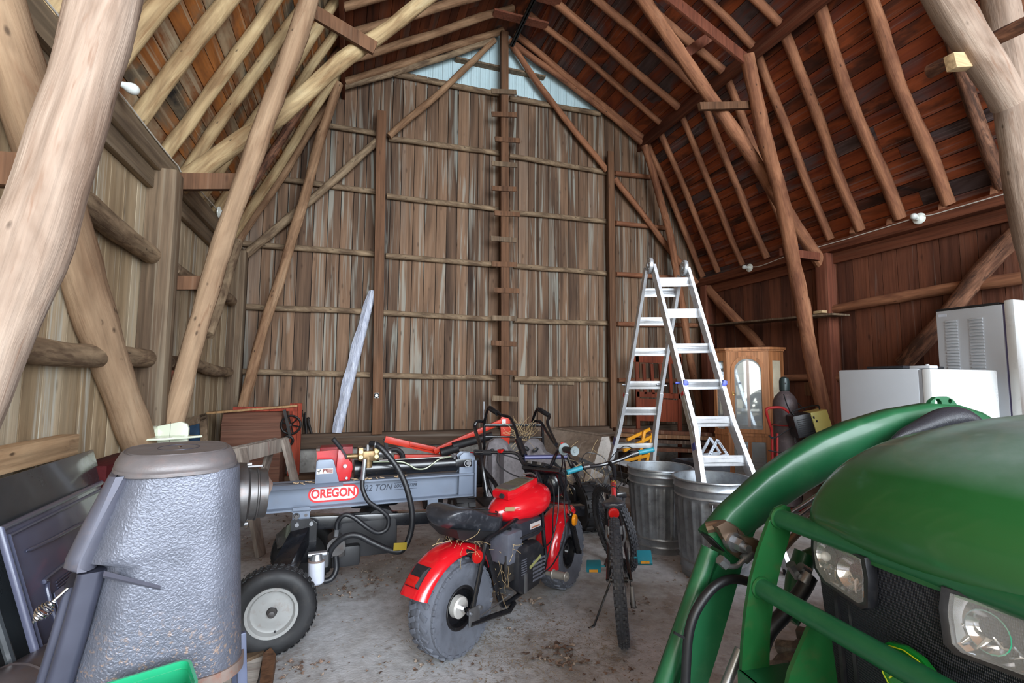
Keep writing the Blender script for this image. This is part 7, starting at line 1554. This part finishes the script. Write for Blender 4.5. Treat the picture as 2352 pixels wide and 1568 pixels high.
# ---------------------------------------------------------------- leaves, straw and dirt on the floor
rn = random.Random(21)
leafm = []
for i, c_ in enumerate(((92, 74, 64), (120, 98, 84), (146, 130, 116))): leafm.append(paint('leaf%d' % i, c_, .8, var=.3, scale=20))
spots = [((850, 1330), 90, 24, 70, .030), ((780, 1360), 60, 20, 40, .03), ((900, 1290), 60, 20, 26, .028), ((1180, 1440), 90, 30, 26, .022), ((1280, 1500), 60, 22, 26, .05), ((1310, 1525), 60, 16, 20, .04), ((1180, 1385), 60, 12, 12, .045), ((1240, 1385), 50, 10, 10, .04), ((700, 1200), 110, 20, 40, .035), ((620, 1180), 60, 14, 20, .035), ((560, 1250), 30, 30, 16, .035), ((1000, 1530), 160, 22, 30, .03), ((1480, 1400), 70, 30, 16, .03), ((960, 1250), 60, 40, 20, .028), ((1120, 1330), 80, 30, 14, .03), ((680, 1540), 60, 24, 34, .035), ((1560, 1330), 40, 20, 10, .03), ((1420, 1545), 90, 20, 16, .04), ((1200, 1470), 160, 40, 22, .02)]
def leaf(b, p, s_, mi):
    a = rn.uniform(0, 6.28); n = 7; c1 = rn.uniform(.1, .45); vs = [b.bm.verts.new(p+Vector((0, 0, .004+s_*.12)))]
    for k in range(n*2):
        aa = a+2*PI*k/(n*2); r = s_*(1 if k % 2 == 0 else .6)*rn.uniform(.55, 1.15)/2*(1.25 if k in (0, 7) else .9); vs.append(b.bm.verts.new(p+Vector((r*math.cos(aa), r*math.sin(aa)*rn.uniform(.6, 1), .004+abs(math.cos(aa*1.0-a))*s_*c1))))
    for k in range(n*2):
        f = b.bm.faces.new((vs[0], vs[1+k], vs[1+(k+1) % (n*2)])); f.material_index = mi
b = B()
for (px, py), sx_, sy_, cnt, sz_ in spots:
    for k in range(cnt):
        p = on_z(rn.gauss(px, sx_*.55), min(1600, rn.gauss(py, sy_*.55))); leaf(b, p, sz_*rn.uniform(.45, 1.2), rn.randrange(3))
for k in range(260): p = Vector((rn.uniform(-.8, 3.2), rn.uniform(1.6, 4.8), 0)); leaf(b, p, rn.uniform(.008, .026), rn.randrange(3))
o = b.build('leaf_litter', leafm); tag(o, 'dry curled brown leaves scattered over the concrete floor', 'leaves', kind='stuff')
b = B()
for k in range(3200):
    if k < 2300: p = on_z(rn.gauss(1230, 150), min(1620, rn.gauss(1470, 60)))
    else: p = Vector((rn.uniform(-.6, 2.8), rn.uniform(1.5, 4.2), 0))
    a = rn.uniform(0, 6.28); l = rn.uniform(.006, .028); d_ = Vector((math.cos(a), math.sin(a), rn.uniform(-.1, .25)))*l; p.z = .0025; s_ = Vector((-math.sin(a), math.cos(a), 0))*rn.uniform(.0008, .0016)
    v_ = [b.bm.verts.new(q) for q in (p-s_, p+s_, p+d_+s_, p+d_-s_)]; b.bm.faces.new(v_)
o = b.build('straw_litter', paint('straw_floor', (150, 136, 116), .9, var=.3, scale=40)); tag(o, 'short bits of straw and chaff on the concrete around the two bikes', 'straw', kind='stuff')
